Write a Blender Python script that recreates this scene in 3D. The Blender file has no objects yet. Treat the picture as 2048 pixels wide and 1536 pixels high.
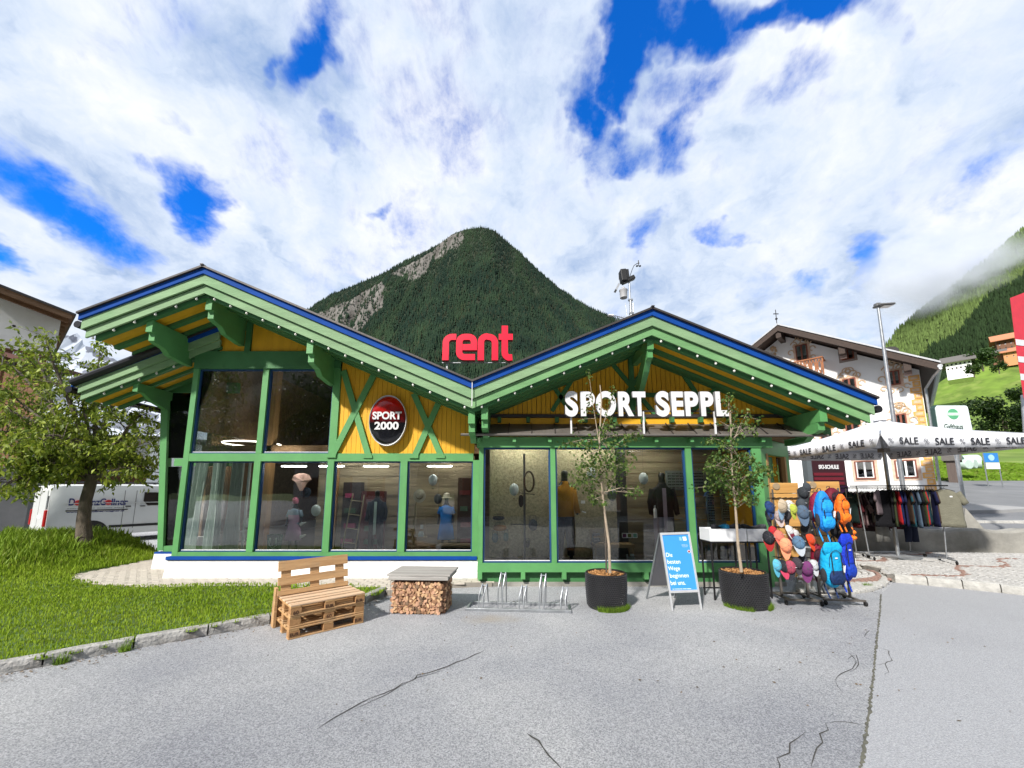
import bpy, math, random
import numpy as np
from mathutils import Vector, Matrix, Euler, noise as mnoise
random.seed(7); rng = np.random.default_rng(7)
C = bpy.context.scene.collection
R = math.radians
sc = bpy.context.scene
# ---------------------------------------------------------------- camera
F, CX, CY, PITCH, EYE = 760.0, 1024.0, 878.0, R(8.0), 1.65
cam = bpy.data.objects.new('camera', bpy.data.cameras.new('camera')); C.objects.link(cam)
cam.location = (0, 0, EYE); cam.rotation_euler = (R(90) + PITCH, 0, 0)
cam.data.sensor_width = 36; cam.data.lens = F / 2048 * 36
cam.data.shift_y = (CY - 768) / 2048
cam.data.clip_start = .05; cam.data.clip_end = 9000
sc.camera = cam
SC, SS = math.cos(PITCH), math.sin(PITCH)
def at(px, py, Y):
    u, v = px - CX, CY - py
    dy, dz = F * SC - v * SS, F * SS + v * SC
    t = Y / dy
    return Vector((u * t, Y, EYE + dz * t))
def gr(px, py, z=0.0):
    u, v = px - CX, CY - py
    dy, dz = F * SC - v * SS, F * SS + v * SC
    t = (z - EYE) / dz
    return Vector((u * t, dy * t, z))
def on(px, py, P, d):
    """point of the vertical plane through P with horizontal direction d"""
    u, v = px - CX, CY - py
    dy, dz = F * SC - v * SS, F * SS + v * SC
    n = Vector((d[1], -d[0]))
    t = (P[0] * n[0] + P[1] * n[1]) / (u * n[0] + dy * n[1])
    return Vector((u * t, dy * t, EYE + dz * t))
def direc(px, py):
    u, v = px - CX, CY - py
    return Vector((u, F * SC - v * SS, F * SS + v * SC)).normalized()
# ---------------------------------------------------------------- light
SUN = Vector((-.66, -1.0, 1.02)).normalized()
sun = bpy.data.objects.new('sun', bpy.data.lights.new('sun', 'SUN')); C.objects.link(sun)
sun.data.energy = 3.6; sun.data.angle = R(3); sun.data.color = (1, .955, .89)
sun.rotation_euler = SUN.to_track_quat('Z', 'Y').to_euler()
sc.view_settings.view_transform = 'Standard'; sc.view_settings.look = 'None'
sc.view_settings.gamma = 1; sc.view_settings.use_curve_mapping = False
sc.view_settings.exposure = 0.85
try: sc.cycles.volume_bounces = 3
except Exception: pass
world = bpy.data.worlds.new('World'); sc.world = world; world.use_nodes = True
def build_world():
    nt = world.node_tree; nt.nodes.clear(); N = nt.nodes.new; L = nt.links.new
    out = N('ShaderNodeOutputWorld'); bg = N('ShaderNodeBackground'); L(bg.outputs[0], out.inputs[0])
    sky = N('ShaderNodeTexSky'); sky.sky_type = 'NISHITA'; sky.sun_disc = False
    sky.sun_elevation = math.asin(SUN.z); sky.sun_rotation = math.atan2(SUN.x, SUN.y)
    sky.altitude = 1400; sky.air_density = 1; sky.dust_density = .3; sky.ozone_density = 2
    bg.inputs[1].default_value = 0.12
    tc = N('ShaderNodeTexCoord')
    def M(op, a, b=None, c=None, clamp=False):
        n = N('ShaderNodeMath'); n.operation = op; n.use_clamp = clamp
        for i, x in enumerate((a, b, c)):
            if x is None: continue
            if isinstance(x, (int, float)): n.inputs[i].default_value = x
            else: L(x, n.inputs[i])
        return n.outputs[0]
    def V(op, a, b=None):
        n = N('ShaderNodeVectorMath'); n.operation = op
        for i, x in enumerate((a, b)):
            if x is None: continue
            if isinstance(x, (tuple, list, Vector)): n.inputs[i].default_value = tuple(x)
            else: L(x, n.inputs[i])
        return n.outputs['Value'] if op in ('DOT_PRODUCT', 'LENGTH') else n.outputs[0]
    sep = N('ShaderNodeSeparateXYZ'); L(tc.outputs['Generated'], sep.inputs[0])
    zc = M('ADD', M('MAXIMUM', sep.outputs[2], 0.0), .22)
    cmb = N('ShaderNodeCombineXYZ'); L(M('DIVIDE', sep.outputs[0], zc), cmb.inputs[0]); L(M('DIVIDE', sep.outputs[1], zc), cmb.inputs[1])
    P = cmb.outputs[0]
    def noise(vec, scale, detail=6, rough=.55, dist=0.0, off=(0, 0, 0)):
        n = N('ShaderNodeTexNoise'); n.inputs['Scale'].default_value = scale; n.inputs['Detail'].default_value = detail
        n.inputs['Roughness'].default_value = rough; n.inputs['Distortion'].default_value = dist
        L(V('ADD', vec, off), n.inputs['Vector']); return n
    wob = noise(P, 3.2, 5, .6)
    Pw = V('ADD', P, V('MULTIPLY', V('SUBTRACT', wob.outputs['Color'], (.5, .5, .5)), (.34, .34, 0)))
    def pp(px, py):
        d = direc(px, py); zz = max(d.z, 0) + .22
        return Vector((d.x / zz, d.y / zz))
    holes = [  # centre px, half axes px, image angle (down-right positive), depth
        (100, 408, 190, 46, 32, 1.15), (20, 512, 80, 24, 22, .9), (398, 415, 62, 48, 55, 1.0), (320, 352, 62, 20, 35, .6),
        (612, 120, 52, 80, 0, .85), (545, 130, 22, 44, 0, .7), (628, 40, 40, 60, 0, .45), (718, 300, 42, 20, 20, .55), (360, 275, 30, 20, 0, .35),
        (1232, 130, 52, 120, 14, 1.15), (1330, 60, 120, 70, 0, 1.1), (1480, 30, 130, 40, 0, 1.0), (1650, 28, 130, 60, 10, 1.2), (1170, 250, 42, 110, -8, .8),
        (1245, 318, 90, 36, -5, .85), (1362, 308, 40, 62, 15, .8), (1350, 200, 70, 60, 0, .5), (1560, 190, 90, 40, -25, .5), (1790, 60, 60, 40, -35, .5),
        (1305, 478, 40, 26, 0, .75), (1455, 468, 34, 20, 0, .7), (1728, 522, 46, 28, 20, .8), (1600, 575, 50, 16, 0, .35), (768, 424, 20, 12, 0, .5),
        (2030, 300, 60, 30, -40, .25), (1010, 640, 30, 12, 0, .2)]
    tot = None
    for (cx, cy, a, b, ang, dep) in holes:
        c = pp(cx, cy); ca, sa = math.cos(R(ang)), math.sin(R(ang))
        A = pp(cx + a * ca, cy + a * sa) - c; B = pp(cx - b * sa, cy + b * ca) - c
        det = A.x * B.y - A.y * B.x
        r1 = (B.y / det, -B.x / det); r2 = (-A.y / det, A.x / det)
        s1 = M('SUBTRACT', V('DOT_PRODUCT', Pw, (r1[0], r1[1], 0)), r1[0] * c.x + r1[1] * c.y)
        s2 = M('SUBTRACT', V('DOT_PRODUCT', Pw, (r2[0], r2[1], 0)), r2[0] * c.x + r2[1] * c.y)
        q = M('ADD', M('MULTIPLY', s1, s1), M('MULTIPLY', s2, s2))
        g = M('MULTIPLY', M('SUBTRACT', 1.0, M('MULTIPLY', q, .50), clamp=True), dep)
        tot = g if tot is None else M('MAXIMUM', tot, g)
    Dv = tc.outputs['Generated']; n1 = noise(V('ADD', Dv, V('MULTIPLY', V('SUBTRACT', wob.outputs['Color'], (.5, .5, .5)), (.12, .12, .12))), 7.5, 10, .64, .15, (3, 1, 0)); n2 = noise(P, 1.3, 4, .5, 0, (7, 2, 4)); n3 = noise(Pw, 2.4, 7, .56, .5, (1, 9, 2))
    # hole density -> how much blue shows
    n4 = noise(V('MULTIPLY', Dv, (1.0, .55, .8)), 15.0, 9, .66, .25, (5, 5, 1))
    blue = M('ADD', M('MULTIPLY', tot, 1.55), M('MULTIPLY', M('SUBTRACT', n1.outputs[0], .5), 2.5))
    blue = M('ADD', blue, M('MULTIPLY', M('SUBTRACT', n4.outputs[0], .5), 2.0))
    blue = M('ADD', blue, M('MULTIPLY', M('SUBTRACT', n2.outputs[0], .5), 1.2))
    mr = N('ShaderNodeMapRange'); mr.interpolation_type = 'SMOOTHSTEP'; L(blue, mr.inputs[0])
    mr.inputs[1].default_value = -.02; mr.inputs[2].default_value = 1.55
    # cloud colour: bright puffs, blue-grey bellies
    sh = M('ADD', M('MULTIPLY', n3.outputs[0], .65), M('MULTIPLY', n1.outputs[0], .45))
    cr = N('ShaderNodeValToRGB'); L(sh, cr.inputs[0]); e = cr.color_ramp.elements
    k = 1 / .12
    e[0].position = .40; e[0].color = (.37, .50, .74, 1); e[1].position = .66; e[1].color = (.95, .97, 1.0, 1)
    m1 = cr.color_ramp.elements.new(.52); m1.color = (.70, .79, .92, 1)
    sc_ = V('MULTIPLY', cr.outputs[0], (.585 * k, .59 * k, .605 * k))
    tint = V('MULTIPLY', sky.outputs[0], (.05, .66, 1.55))
    mx = N('ShaderNodeMix'); mx.data_type = 'RGBA'; L(mr.outputs[0], mx.inputs[0]); L(sc_, mx.inputs[6]); L(tint, mx.inputs[7])
    L(mx.outputs[2], bg.inputs[0])
build_world()
try: world.cycles.sampling_method = 'MANUAL'; world.cycles.sample_map_resolution = 512
except Exception: pass
# ---------------------------------------------------------------- materials
MATS = {}
def _new(name):
    m = bpy.data.materials.new(name); m.use_nodes = True; nt = m.node_tree
    b = nt.nodes['Principled BSDF']; MATS[name] = m
    return m, nt, b, nt.nodes.new, nt.links.new
def lin(c):
    return c
def paint(name, col, rough=.55, var=.25, scale=3.0, bump=.12, bscale=60, metal=0, stretch=(1, 1, 1), spec=None, col2=None, detail=6, grime=None):
    m, nt, b, N, L = _new(name)
    tc = N('ShaderNodeTexCoord'); mp = N('ShaderNodeMapping'); L(tc.outputs['Object'], mp.inputs[0]); mp.inputs['Scale'].default_value = stretch
    n = N('ShaderNodeTexNoise'); L(mp.outputs[0], n.inputs['Vector']); n.inputs['Scale'].default_value = scale; n.inputs['Detail'].default_value = detail; n.inputs['Roughness'].default_value = .65
    cr = N('ShaderNodeValToRGB'); L(n.outputs[0], cr.inputs[0])
    c2 = col2 or tuple(c * (1 - var) for c in col)
    e = cr.color_ramp.elements; e[0].position = .32; e[0].color = (*c2, 1); e[1].position = .68; e[1].color = (*[min(1, c * (1 + (0 if col2 else var * .35))) for c in col], 1)
    last = cr.outputs[0]
    if grime:
        g = N('ShaderNodeTexNoise'); g.inputs['Scale'].default_value = grime[1]; g.inputs['Detail'].default_value = 8; L(tc.outputs['Object'], g.inputs['Vector'])
        mr = N('ShaderNodeMapRange'); mr.inputs[1].default_value = .52; mr.inputs[2].default_value = .75; mr.inputs[4].default_value = grime[2]; L(g.outputs[0], mr.inputs[0])
        mx = N('ShaderNodeMix'); mx.data_type = 'RGBA'; L(mr.outputs[0], mx.inputs[0]); L(last, mx.inputs[6]); mx.inputs[7].default_value = (*grime[0], 1); last = mx.outputs[2]
    L(last, b.inputs['Base Color'])
    b.inputs['Roughness'].default_value = rough; b.inputs['Metallic'].default_value = metal
    if spec is not None: b.inputs['Specular IOR Level'].default_value = spec
    if bump:
        n2 = N('ShaderNodeTexNoise'); L(mp.outputs[0], n2.inputs['Vector']); n2.inputs['Scale'].default_value = bscale; n2.inputs['Detail'].default_value = 4
        bp = N('ShaderNodeBump'); bp.inputs['Strength'].default_value = bump; bp.inputs['Distance'].default_value = .02; L(n2.outputs[0], bp.inputs['Height']); L(bp.outputs[0], b.inputs['Normal'])
    return m
def wood(name, c1, c2, axis=0, scale=14, rough=.7, bump=.25):
    st = [9, 9, 9]; st[axis] = .7
    return paint(name, c1, rough, 0, scale / 9, bump, 6, stretch=tuple(st), col2=c2, detail=8)
def attrmat(name, rough=.8, sheen=0, trans=None, bump=0, bscale=40, spec=.3, mul=1.0):
    """colour from the mesh's own per-piece colour attribute"""
    m, nt, b, N, L = _new(name)
    a = N('ShaderNodeAttribute'); a.attribute_name = 'col'
    L(a.outputs[0], b.inputs['Base Color']); b.inputs['Roughness'].default_value = rough; b.inputs['Specular IOR Level'].default_value = spec
    if trans:
        t = N('ShaderNodeBsdfTranslucent'); L(a.outputs[0], t.inputs[0]); mx = N('ShaderNodeMixShader'); mx.inputs[0].default_value = trans
        out = nt.nodes['Material Output']; L(b.outputs[0], mx.inputs[1]); L(t.outputs[0], mx.inputs[2]); L(mx.outputs[0], out.inputs[0])
    if bump:
        n2 = N('ShaderNodeTexNoise'); n2.inputs['Scale'].default_value = bscale
        bp = N('ShaderNodeBump'); bp.inputs['Strength'].default_value = bump; L(n2.outputs[0], bp.inputs['Height']); L(bp.outputs[0], b.inputs['Normal'])
    return m
def glassmat(name, tint=(.9, .93, .92), refl=1.0, ior=1.55):
    m, nt, b, N, L = _new(name); nt.nodes.remove(b)
    fr = N('ShaderNodeFresnel'); fr.inputs[0].default_value = ior
    mu = N('ShaderNodeMath'); mu.operation = 'MULTIPLY'; mu.inputs[1].default_value = refl; L(fr.outputs[0], mu.inputs[0]); mu.use_clamp = True
    t = N('ShaderNodeBsdfTransparent'); t.inputs[0].default_value = (*tint, 1); g = N('ShaderNodeBsdfGlossy'); g.inputs['Roughness'].default_value = .008
    tc = N('ShaderNodeTexCoord'); n = N('ShaderNodeTexNoise'); n.inputs['Scale'].default_value = 1.1; n.inputs['Detail'].default_value = 1; L(tc.outputs['Object'], n.inputs[0])
    bp = N('ShaderNodeBump'); bp.inputs['Strength'].default_value = .05; bp.inputs['Distance'].default_value = .08; L(n.outputs[0], bp.inputs['Height']); L(bp.outputs[0], g.inputs['Normal'])
    mx = N('ShaderNodeMixShader'); L(mu.outputs[0], mx.inputs[0]); L(t.outputs[0], mx.inputs[1]); L(g.outputs[0], mx.inputs[2])
    L(mx.outputs[0], nt.nodes['Material Output'].inputs[0]); return m
def emis(name, col, st):
    m, nt, b, N, L = _new(name); b.inputs['Base Color'].default_value = (*col, 1)
    b.inputs['Emission Color'].default_value = (*col, 1); b.inputs['Emission Strength'].default_value = st; return m
def plain(name, col, rough=.5, metal=0, var=.12, bump=.05, scale=6): return paint(name, col, rough, var, scale, bump, 90, metal)
# ---------------------------------------------------------------- mesh builder
def rotm(rx=0, ry=0, rz=0): return Euler((rx, ry, rz)).to_matrix()
class MB:
    def __init__(s): s.v = []; s.f = []
    def add(s, vs, fs):
        k = len(s.v); s.v += [tuple(v) for v in vs]; s.f += [tuple(i + k for i in f) for f in fs]; return s
    def bx(s, x0, x1, y0, y1, z0, z1):
        return s.add([(x0, y0, z0), (x1, y0, z0), (x1, y1, z0), (x0, y1, z0), (x0, y0, z1), (x1, y0, z1), (x1, y1, z1), (x0, y1, z1)],
                     [(3, 2, 1, 0), (4, 5, 6, 7), (0, 1, 5, 4), (1, 2, 6, 5), (2, 3, 7, 6), (3, 0, 4, 7)])
    def box(s, c, d, rz=0, rx=0, ry=0, ch=0):
        M = rotm(rx, ry, rz); c = Vector(c); h = [x / 2 for x in d]
        if ch:
            e = min(ch, min(h) * .9); vs = []; 
            for sx in (-1, 1):
                for sy in (-1, 1):
                    for sz in (-1, 1):
                        for k in range(3):
                            p = [sx * h[0], sy * h[1], sz * h[2]]
                            for j in range(3):
                                if j != k: p[j] -= (sx, sy, sz)[j] * e
                            vs.append(c + M @ Vector(p))
            import itertools
            idx = lambda sx, sy, sz, k: ((sx * 2 + sy) * 2 + sz) * 3 + k
            fs = [tuple(idx(0, a, b, 0) for a, b in ((0, 0), (0, 1), (1, 1), (1, 0))), tuple(idx(1, a, b, 0) for a, b in ((0, 0), (1, 0), (1, 1), (0, 1))),
                  tuple(idx(a, 0, b, 1) for a, b in ((0, 0), (1, 0), (1, 1), (0, 1))), tuple(idx(a, 1, b, 1) for a, b in ((0, 0), (0, 1), (1, 1), (1, 0))),
                  tuple(idx(a, b, 0, 2) for a, b in ((0, 0), (0, 1), (1, 1), (1, 0))), tuple(idx(a, b, 1, 2) for a, b in ((0, 0), (1, 0), (1, 1), (0, 1)))]
            for a in (0, 1):
                for b in (0, 1):
                    fs += [(idx(0, a, b, 1), idx(1, a, b, 1), idx(1, a, b, 2), idx(0, a, b, 2)), (idx(a, 0, b, 0), idx(a, 1, b, 0), idx(a, 1, b, 2), idx(a, 0, b, 2)), (idx(a, b, 0, 0), idx(a, b, 1, 0), idx(a, b, 1, 1), idx(a, b, 0, 1))]
            for a in (0, 1):
                for b in (0, 1):
                    for g in (0, 1): fs.append((idx(a, b, g, 0), idx(a, b, g, 1), idx(a, b, g, 2)))
            return s.add(vs, fs)
        vs = [c + M @ Vector((x * h[0], y * h[1], z * h[2])) for z in (-1, 1) for x, y in ((-1, -1), (1, -1), (1, 1), (-1, 1))]
        return s.add(vs, [(3, 2, 1, 0), (4, 5, 6, 7), (0, 1, 5, 4), (1, 2, 6, 5), (2, 3, 7, 6), (3, 0, 4, 7)])
    def bar(s, p0, p1, w, h, up=(0, 0, 1)):
        p0, p1 = Vector(p0), Vector(p1); d = (p1 - p0).normalized(); sd = d.cross(Vector(up)).normalized(); u = sd.cross(d)
        vs = [p + sd * a * w / 2 + u * b * h / 2 for p in (p0, p1) for a, b in ((-1, -1), (1, -1), (1, 1), (-1, 1))]
        return s.add(vs, [(0, 1, 2, 3), (7, 6, 5, 4), (0, 4, 5, 1), (1, 5, 6, 2), (2, 6, 7, 3), (3, 7, 4, 0)])
    def tube(s, pts, r, n=8, cap=True):
        pts = [Vector(p) for p in pts]; rs = r if isinstance(r, (list, tuple)) else [r] * len(pts); rings = []
        u = None
        for i, p in enumerate(pts):
            d = (pts[min(i + 1, len(pts) - 1)] - pts[max(i - 1, 0)]).normalized()
            if u is None: u = d.cross(Vector((.3, .2, 1)) if abs(d.z) < .95 else Vector((1, 0, 0))).normalized()
            u = (u - d * u.dot(d)).normalized(); w = d.cross(u)
            rings.append([p + (u * math.cos(a) + w * math.sin(a)) * rs[i] for a in [2 * math.pi * k / n for k in range(n)]])
        return s.loft(rings, cap)
    def loft(s, rings, cap=True, closed=True):
        n = len(rings[0]); vs = [v for r in rings for v in r]; fs = []
        for i in range(len(rings) - 1):
            for k in range(n if closed else n - 1):
                a, b = i * n + k, i * n + (k + 1) % n; fs.append((a, b, b + n, a + n))
        if cap: fs += [tuple(reversed(range(n))), tuple(range((len(rings) - 1) * n, len(rings) * n))]
        return s.add(vs, fs)
    def lathe(s, prof, c=(0, 0, 0), n=24, sx=1, sy=1, cap=True):
        c = Vector(c)
        return s.loft([[c + Vector((r * math.cos(2 * math.pi * k / n) * sx, r * math.sin(2 * math.pi * k / n) * sy, z)) for k in range(n)] for r, z in prof], cap)
    def ell(s, c, r, nu=12, nv=8, M=None, z0=-1, z1=1):
        c = Vector(c); M = M or Matrix.Identity(3)
        rings = []
        for i in range(nv + 1):
            t = math.asin(z0) + (math.asin(z1) - math.asin(z0)) * i / nv
            rings.append([c + M @ Vector((r[0] * max(math.cos(t), .001) * math.cos(2 * math.pi * k / nu), r[1] * max(math.cos(t), .001) * math.sin(2 * math.pi * k / nu), r[2] * math.sin(t))) for k in range(nu)])
        return s.loft(rings)
    def prism(s, poly, y0, y1):
        n = len(poly)
        return s.add([(x, y0, z) for x, z in poly] + [(x, y1, z) for x, z in poly], [tuple(range(n)), tuple(reversed(range(n, 2 * n)))] + [(i, i + n, (i + 1) % n + n, (i + 1) % n) for i in range(n)])
    def prismx(s, poly, x0, x1):
        n = len(poly)
        return s.add([(x0, y, z) for y, z in poly] + [(x1, y, z) for y, z in poly], [tuple(range(n)), tuple(reversed(range(n, 2 * n)))] + [(i, i + n, (i + 1) % n + n, (i + 1) % n) for i in range(n)])
    def prismz(s, poly, z0, z1):
        n = len(poly)
        return s.add([(p[0], p[1], z0) for p in poly] + [(p[0], p[1], z1) for p in poly], [tuple(reversed(range(n))), tuple(range(n, 2 * n))] + [(i, (i + 1) % n, (i + 1) % n + n, i + n) for i in range(n)])
    def strip(s, path, w, y0, y1):
        """letter stroke in the XZ plane, extruded along Y"""
        P = [Vector(p) for i_, p in enumerate(path) if i_ == 0 or (Vector(p) - Vector(path[i_ - 1])).length > 1e-4]; Lf = []; Rt = []
        for i, p in enumerate(P):
            a = (P[i] - P[i - 1]).normalized() if i else (P[1] - P[0]).normalized()
            b = (P[i + 1] - P[i]).normalized() if i < len(P) - 1 else a
            t = (a + b).normalized(); n = Vector((-t.y, t.x)); k = 1 / max(.5, n.dot(Vector((-a.y, a.x))))
            Lf.append(p + n * w / 2 * k); Rt.append(p - n * w / 2 * k)
        n = len(P); vs = [(q.x, y, q.y) for y in (y0, y1) for S in (Lf, Rt) for q in S]; fs = []
        for i in range(n - 1):
            fs += [(n + i, n + i + 1, i + 1, i), (2 * n + i, 2 * n + i + 1, 3 * n + i + 1, 3 * n + i), (i, i + 1, 2 * n + i + 1, 2 * n + i), (3 * n + i, 3 * n + i + 1, n + i + 1, n + i)]
        fs += [(0, 2 * n, 3 * n, n), (n - 1, 2 * n - 1, 4 * n - 1, 3 * n - 1)]
        return s.add(vs, fs)
    def xf(s, M, t=(0, 0, 0)):
        t = Vector(t); s.v = [tuple(M @ Vector(v) + t) for v in s.v]; return s
def mesh_of(name, v, f, m, smooth=False):
    me = bpy.data.meshes.new(name); me.from_pydata(v, [], f); me.update()
    if m: me.materials.append(m)
    if smooth: me.polygons.foreach_set('use_smooth', [True] * len(me.polygons))
    return me
def tag(o, label=None, cat=None, group=None, kind=None):
    if label: o['label'] = label
    if cat: o['category'] = cat
    if group: o['group'] = group
    if kind: o['kind'] = kind
    return o
def thing(name, label, cat, loc=(0, 0, 0), rz=0, group=None, kind=None):
    o = bpy.data.objects.new(name, None); C.objects.link(o); o.location = loc; o.rotation_euler = (0, 0, rz); o.empty_display_size = .2
    return tag(o, label, cat, group, kind)
def put(mb, name, m, par=None, w=False, smooth=False, label=None, bev=0):
    """link one mesh object; w: the vertices are world coordinates"""
    v = mb.v
    if par is not None and w:
        l = Vector(par.location); Mi = rotm(rz=-par.rotation_euler.z); v = [tuple(Mi @ (Vector(p) - l)) for p in v]
    me = mesh_of(name, v, mb.f, m, smooth)
    o = bpy.data.objects.new(name, me); C.objects.link(o)
    if par is not None: o.parent = par
    if smooth and smooth != 2:
        try: me.set_sharp_from_angle(angle=R(40))
        except Exception: pass
    if bev:
        b = o.modifiers.new('bevel', 'BEVEL'); b.width = bev; b.segments = 2; b.limit_method = 'ANGLE'; b.angle_limit = R(40)
    if label: o['label'] = label
    return o
def inst(me, name, par=None, loc=(0, 0, 0), rot=(0, 0, 0), scale=(1, 1, 1)):
    o = bpy.data.objects.new(name, me); C.objects.link(o); o.parent = par; o.location = loc; o.rotation_euler = rot; o.scale = scale; return o
def struct(mb, name, m, smooth=False, **k):
    o = put(mb, name, m, None, smooth=smooth, **k); o['kind'] = 'structure'; return o
def fastmesh(name, V, Fidx, m, cols=None, nper=3, smooth=False):
    """V (n,3) float, Fidx (k,nper) int numpy arrays; cols (k,3) per face"""
    me = bpy.data.meshes.new(name); nf = len(Fidx)
    me.vertices.add(len(V)); me.vertices.foreach_set('co', V.astype('f').ravel())
    me.loops.add(nf * nper); me.loops.foreach_set('vertex_index', Fidx.astype('i').ravel())
    me.polygons.add(nf); me.polygons.foreach_set('loop_start', np.arange(0, nf * nper, nper, dtype='i'))
    try: me.polygons.foreach_set('loop_total', np.full(nf, nper, dtype='i'))
    except Exception: pass
    if cols is not None:
        a = me.attributes.new('col', 'FLOAT_COLOR', 'FACE'); c = np.ones((nf, 4), 'f'); c[:, :3] = cols; a.data.foreach_set('color', c.ravel())
    if smooth: me.polygons.foreach_set('use_smooth', np.ones(nf, dtype=bool))
    me.materials.append(m); me.update(calc_edges=True)
    return me
def link(me, name, par=None): o = bpy.data.objects.new(name, me); C.objects.link(o); o.parent = par; return o
def copy_tree(o, parent=None):
    c = o.copy(); C.objects.link(c); c.parent = parent
    for ch in list(o.children): copy_tree(ch, c)
    return c
# text meshes are made first, while the scene is still empty
def text_mesh(s, size, ext=.0, off=0.0, m=None, shear=0, res=5, mirror=False, side=None):
    cu = bpy.data.curves.new('t', 'FONT'); cu.body = s; cu.size = size; cu.extrude = ext; cu.offset = off; cu.shear = shear; cu.resolution_u = res
    cu.align_x = 'CENTER'; cu.align_y = 'CENTER'
    o = bpy.data.objects.new('t', cu); C.objects.link(o)
    dg = bpy.context.evaluated_depsgraph_get(); me = bpy.data.meshes.new_from_object(o.evaluated_get(dg)); bpy.data.objects.remove(o)
    me.name = 'lettering'
    xs = [v.co.x for v in me.vertices]; ys = [v.co.y for v in me.vertices]
    cx, cy = (max(xs) + min(xs)) / 2, (max(ys) + min(ys)) / 2
    for v in me.vertices:
        v.co.x -= cx; v.co.y -= cy
        if mirror: v.co.x *= -1
    me['w'] = max(xs) - min(xs); me['h'] = max(ys) - min(ys)
    me.materials.clear()
    if m: me.materials.append(m)
    if side:
        me.materials.append(side)
        for p in me.polygons: p.material_index = 1 if abs(p.normal.z) < .5 else 0
    return me
def fit(me, w, h):
    for v in me.vertices: v.co.x *= w / me['w']; v.co.y *= h / me['h']
    me['w'] = w; me['h'] = h; return me
# ---------------------------------------------------------------- palette
green = paint('green_paint', (.098, .30, .098), .5, .18, 1.6, .15, 40, grime=((.07, .22, .09), 2.2, .5))
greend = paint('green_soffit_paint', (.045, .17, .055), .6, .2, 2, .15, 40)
pale = paint('pale_green_boards', (.215, .35, .18), .75, .25, 1.0, .3, 18, stretch=(.5, 3, 6), grime=((.125, .27, .115), 1.4, .8))
pale2 = paint('mid_green_boards', (.14, .31, .12), .75, .2, 1.0, .25, 18, stretch=(.5, 3, 6), grime=((.28, .46, .22), 1.1, .6))
blue = paint('blue_trim_paint', (.002, .055, .285), .75, .2, 2, .08, 40, spec=.2)
yellow = paint('yellow_board_paint', (.72, .38, .012), .6, .12, 1.4, .15, 30, stretch=(4, 4, .6), grime=((.55, .26, .012), 2.2, .5))
white = paint('white_render', (.80, .80, .79), .85, .05, 2, .35, 120, grime=((.62, .61, .57), 1.7, .35))
roofm = paint('dark_roof_metal', (.06, .052, .05), .5, .3, 2, .1, 30, metal=.3)
canm = paint('weathered_canopy_metal', (.15, .135, .12), .5, .35, 1.4, .15, 20, stretch=(2, .5, 1), metal=.35, grime=((.24, .23, .21), 2, .5))
gutter = plain('dark_gutter_metal', (.03, .03, .035), .4, .6)
asph = None
galv = paint('galvanised_steel', (.42, .44, .46), .42, .25, 8, .1, 60, metal=.8)
alu = plain('brushed_aluminium', (.62, .63, .64), .35, .7)
blackm = plain('black_metal', (.018, .018, .02), .5, .2)
blackp = plain('black_plastic', (.012, .012, .013), .55)
whitep = plain('white_plastic', (.8, .8, .8), .4)
palletA = paint('fresh_pallet_wood', (.58, .36, .17), .75, 0, 1.6, .3, 8, stretch=(.7, 9, 9), col2=(.38, .21, .09), detail=8, grime=((.30, .22, .14), 5, .6))
palletB = wood('pallet_wood_across', (.52, .31, .13), (.36, .20, .075), 1)
palletT = wood('seat_slat_wood', (.66, .49, .33), (.46, .29, .17), 0)
blockw = paint('pallet_block_wood', (.46, .25, .10), .75, 0, 6, .3, 60, col2=(.30, .15, .06))
greyw = wood('weathered_grey_plank', (.38, .365, .34), (.22, .205, .19), 0, 10, .8, .5)
glass = glassmat('window_glass', (.93, .95, .94), 1.3, 1.52)
glassfar = glassmat('house_window_glass', (.5, .52, .52), 1.3)
inwood = wood('indoor_timber', (.26, .15, .07), (.14, .075, .03), 0)
postw = wood('golden_timber_post', (.42, .24, .09), (.28, .14, .05), 2)
osb = paint('woven_straw_panel', (.46, .40, .25), .8, 0, 26, .5, 60, col2=(.20, .17, .10), detail=8)
barn = wood('old_barn_boards', (.36, .29, .18), (.13, .10, .06), 0, 6, .85, .5)
floorm = plain('shop_floor', (.10, .085, .07), .5)
darkwall = plain('dark_shop_wall', (.025, .022, .02), .7)
lamp_on = emis('lit_lamp', (1, .93, .80), 4)
led = emis('shop_and_fill_strip', (1, .98, .94), 22)
bulbm = plain('frosted_bulb', (.78, .76, .70), .25)
redm = paint('red_sign_face', (.80, .004, .035), .35, .05, 2, 0, 40)
redside = plain('dark_red_sign_side', (.25, .005, .01), .4)
letw = plain('white_letter_face', (.66, .66, .67), .35, 0, .03)
stone = paint('granite', (.36, .35, .33), .85, .4, 9, .8, 30, grime=((.16, .12, .09), 2.5, .7))
stone2 = paint('light_granite', (.44, .43, .40), .85, .2, 12, .6, 40)
cob = paint('cobble_stone', (.44, .43, .41), .8, .35, 9, .5, 50)
cobred = paint('porphyry_cobble', (.27, .165, .13), .8, .35, 9, .5, 50)
grout = paint('cobble_joint', (.20, .185, .165), .95, .4, 14, .5, 60)
paver = paint('beige_paver', (.47, .425, .36), .85, .22, 3, .35, 60)
pavjoint = plain('paver_joint_sand', (.26, .235, .2), .95)
concrete = paint('stained_concrete', (.30, .29, .26), .9, .35, 1.6, .6, 12, grime=((.10, .095, .075), 1.1, .8))
wirem = paint('rusty_wire', (.17, .085, .055), .7, .3, 10, .1, 40, metal=.4)
bark = paint('tree_bark', (.13, .105, .08), .95, .5, 5, 1.0, 22, stretch=(3, 3, .8))
barkl = paint('pale_sapling_bark', (.36, .29, .21), .9, .3, 8, .3, 40)
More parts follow.
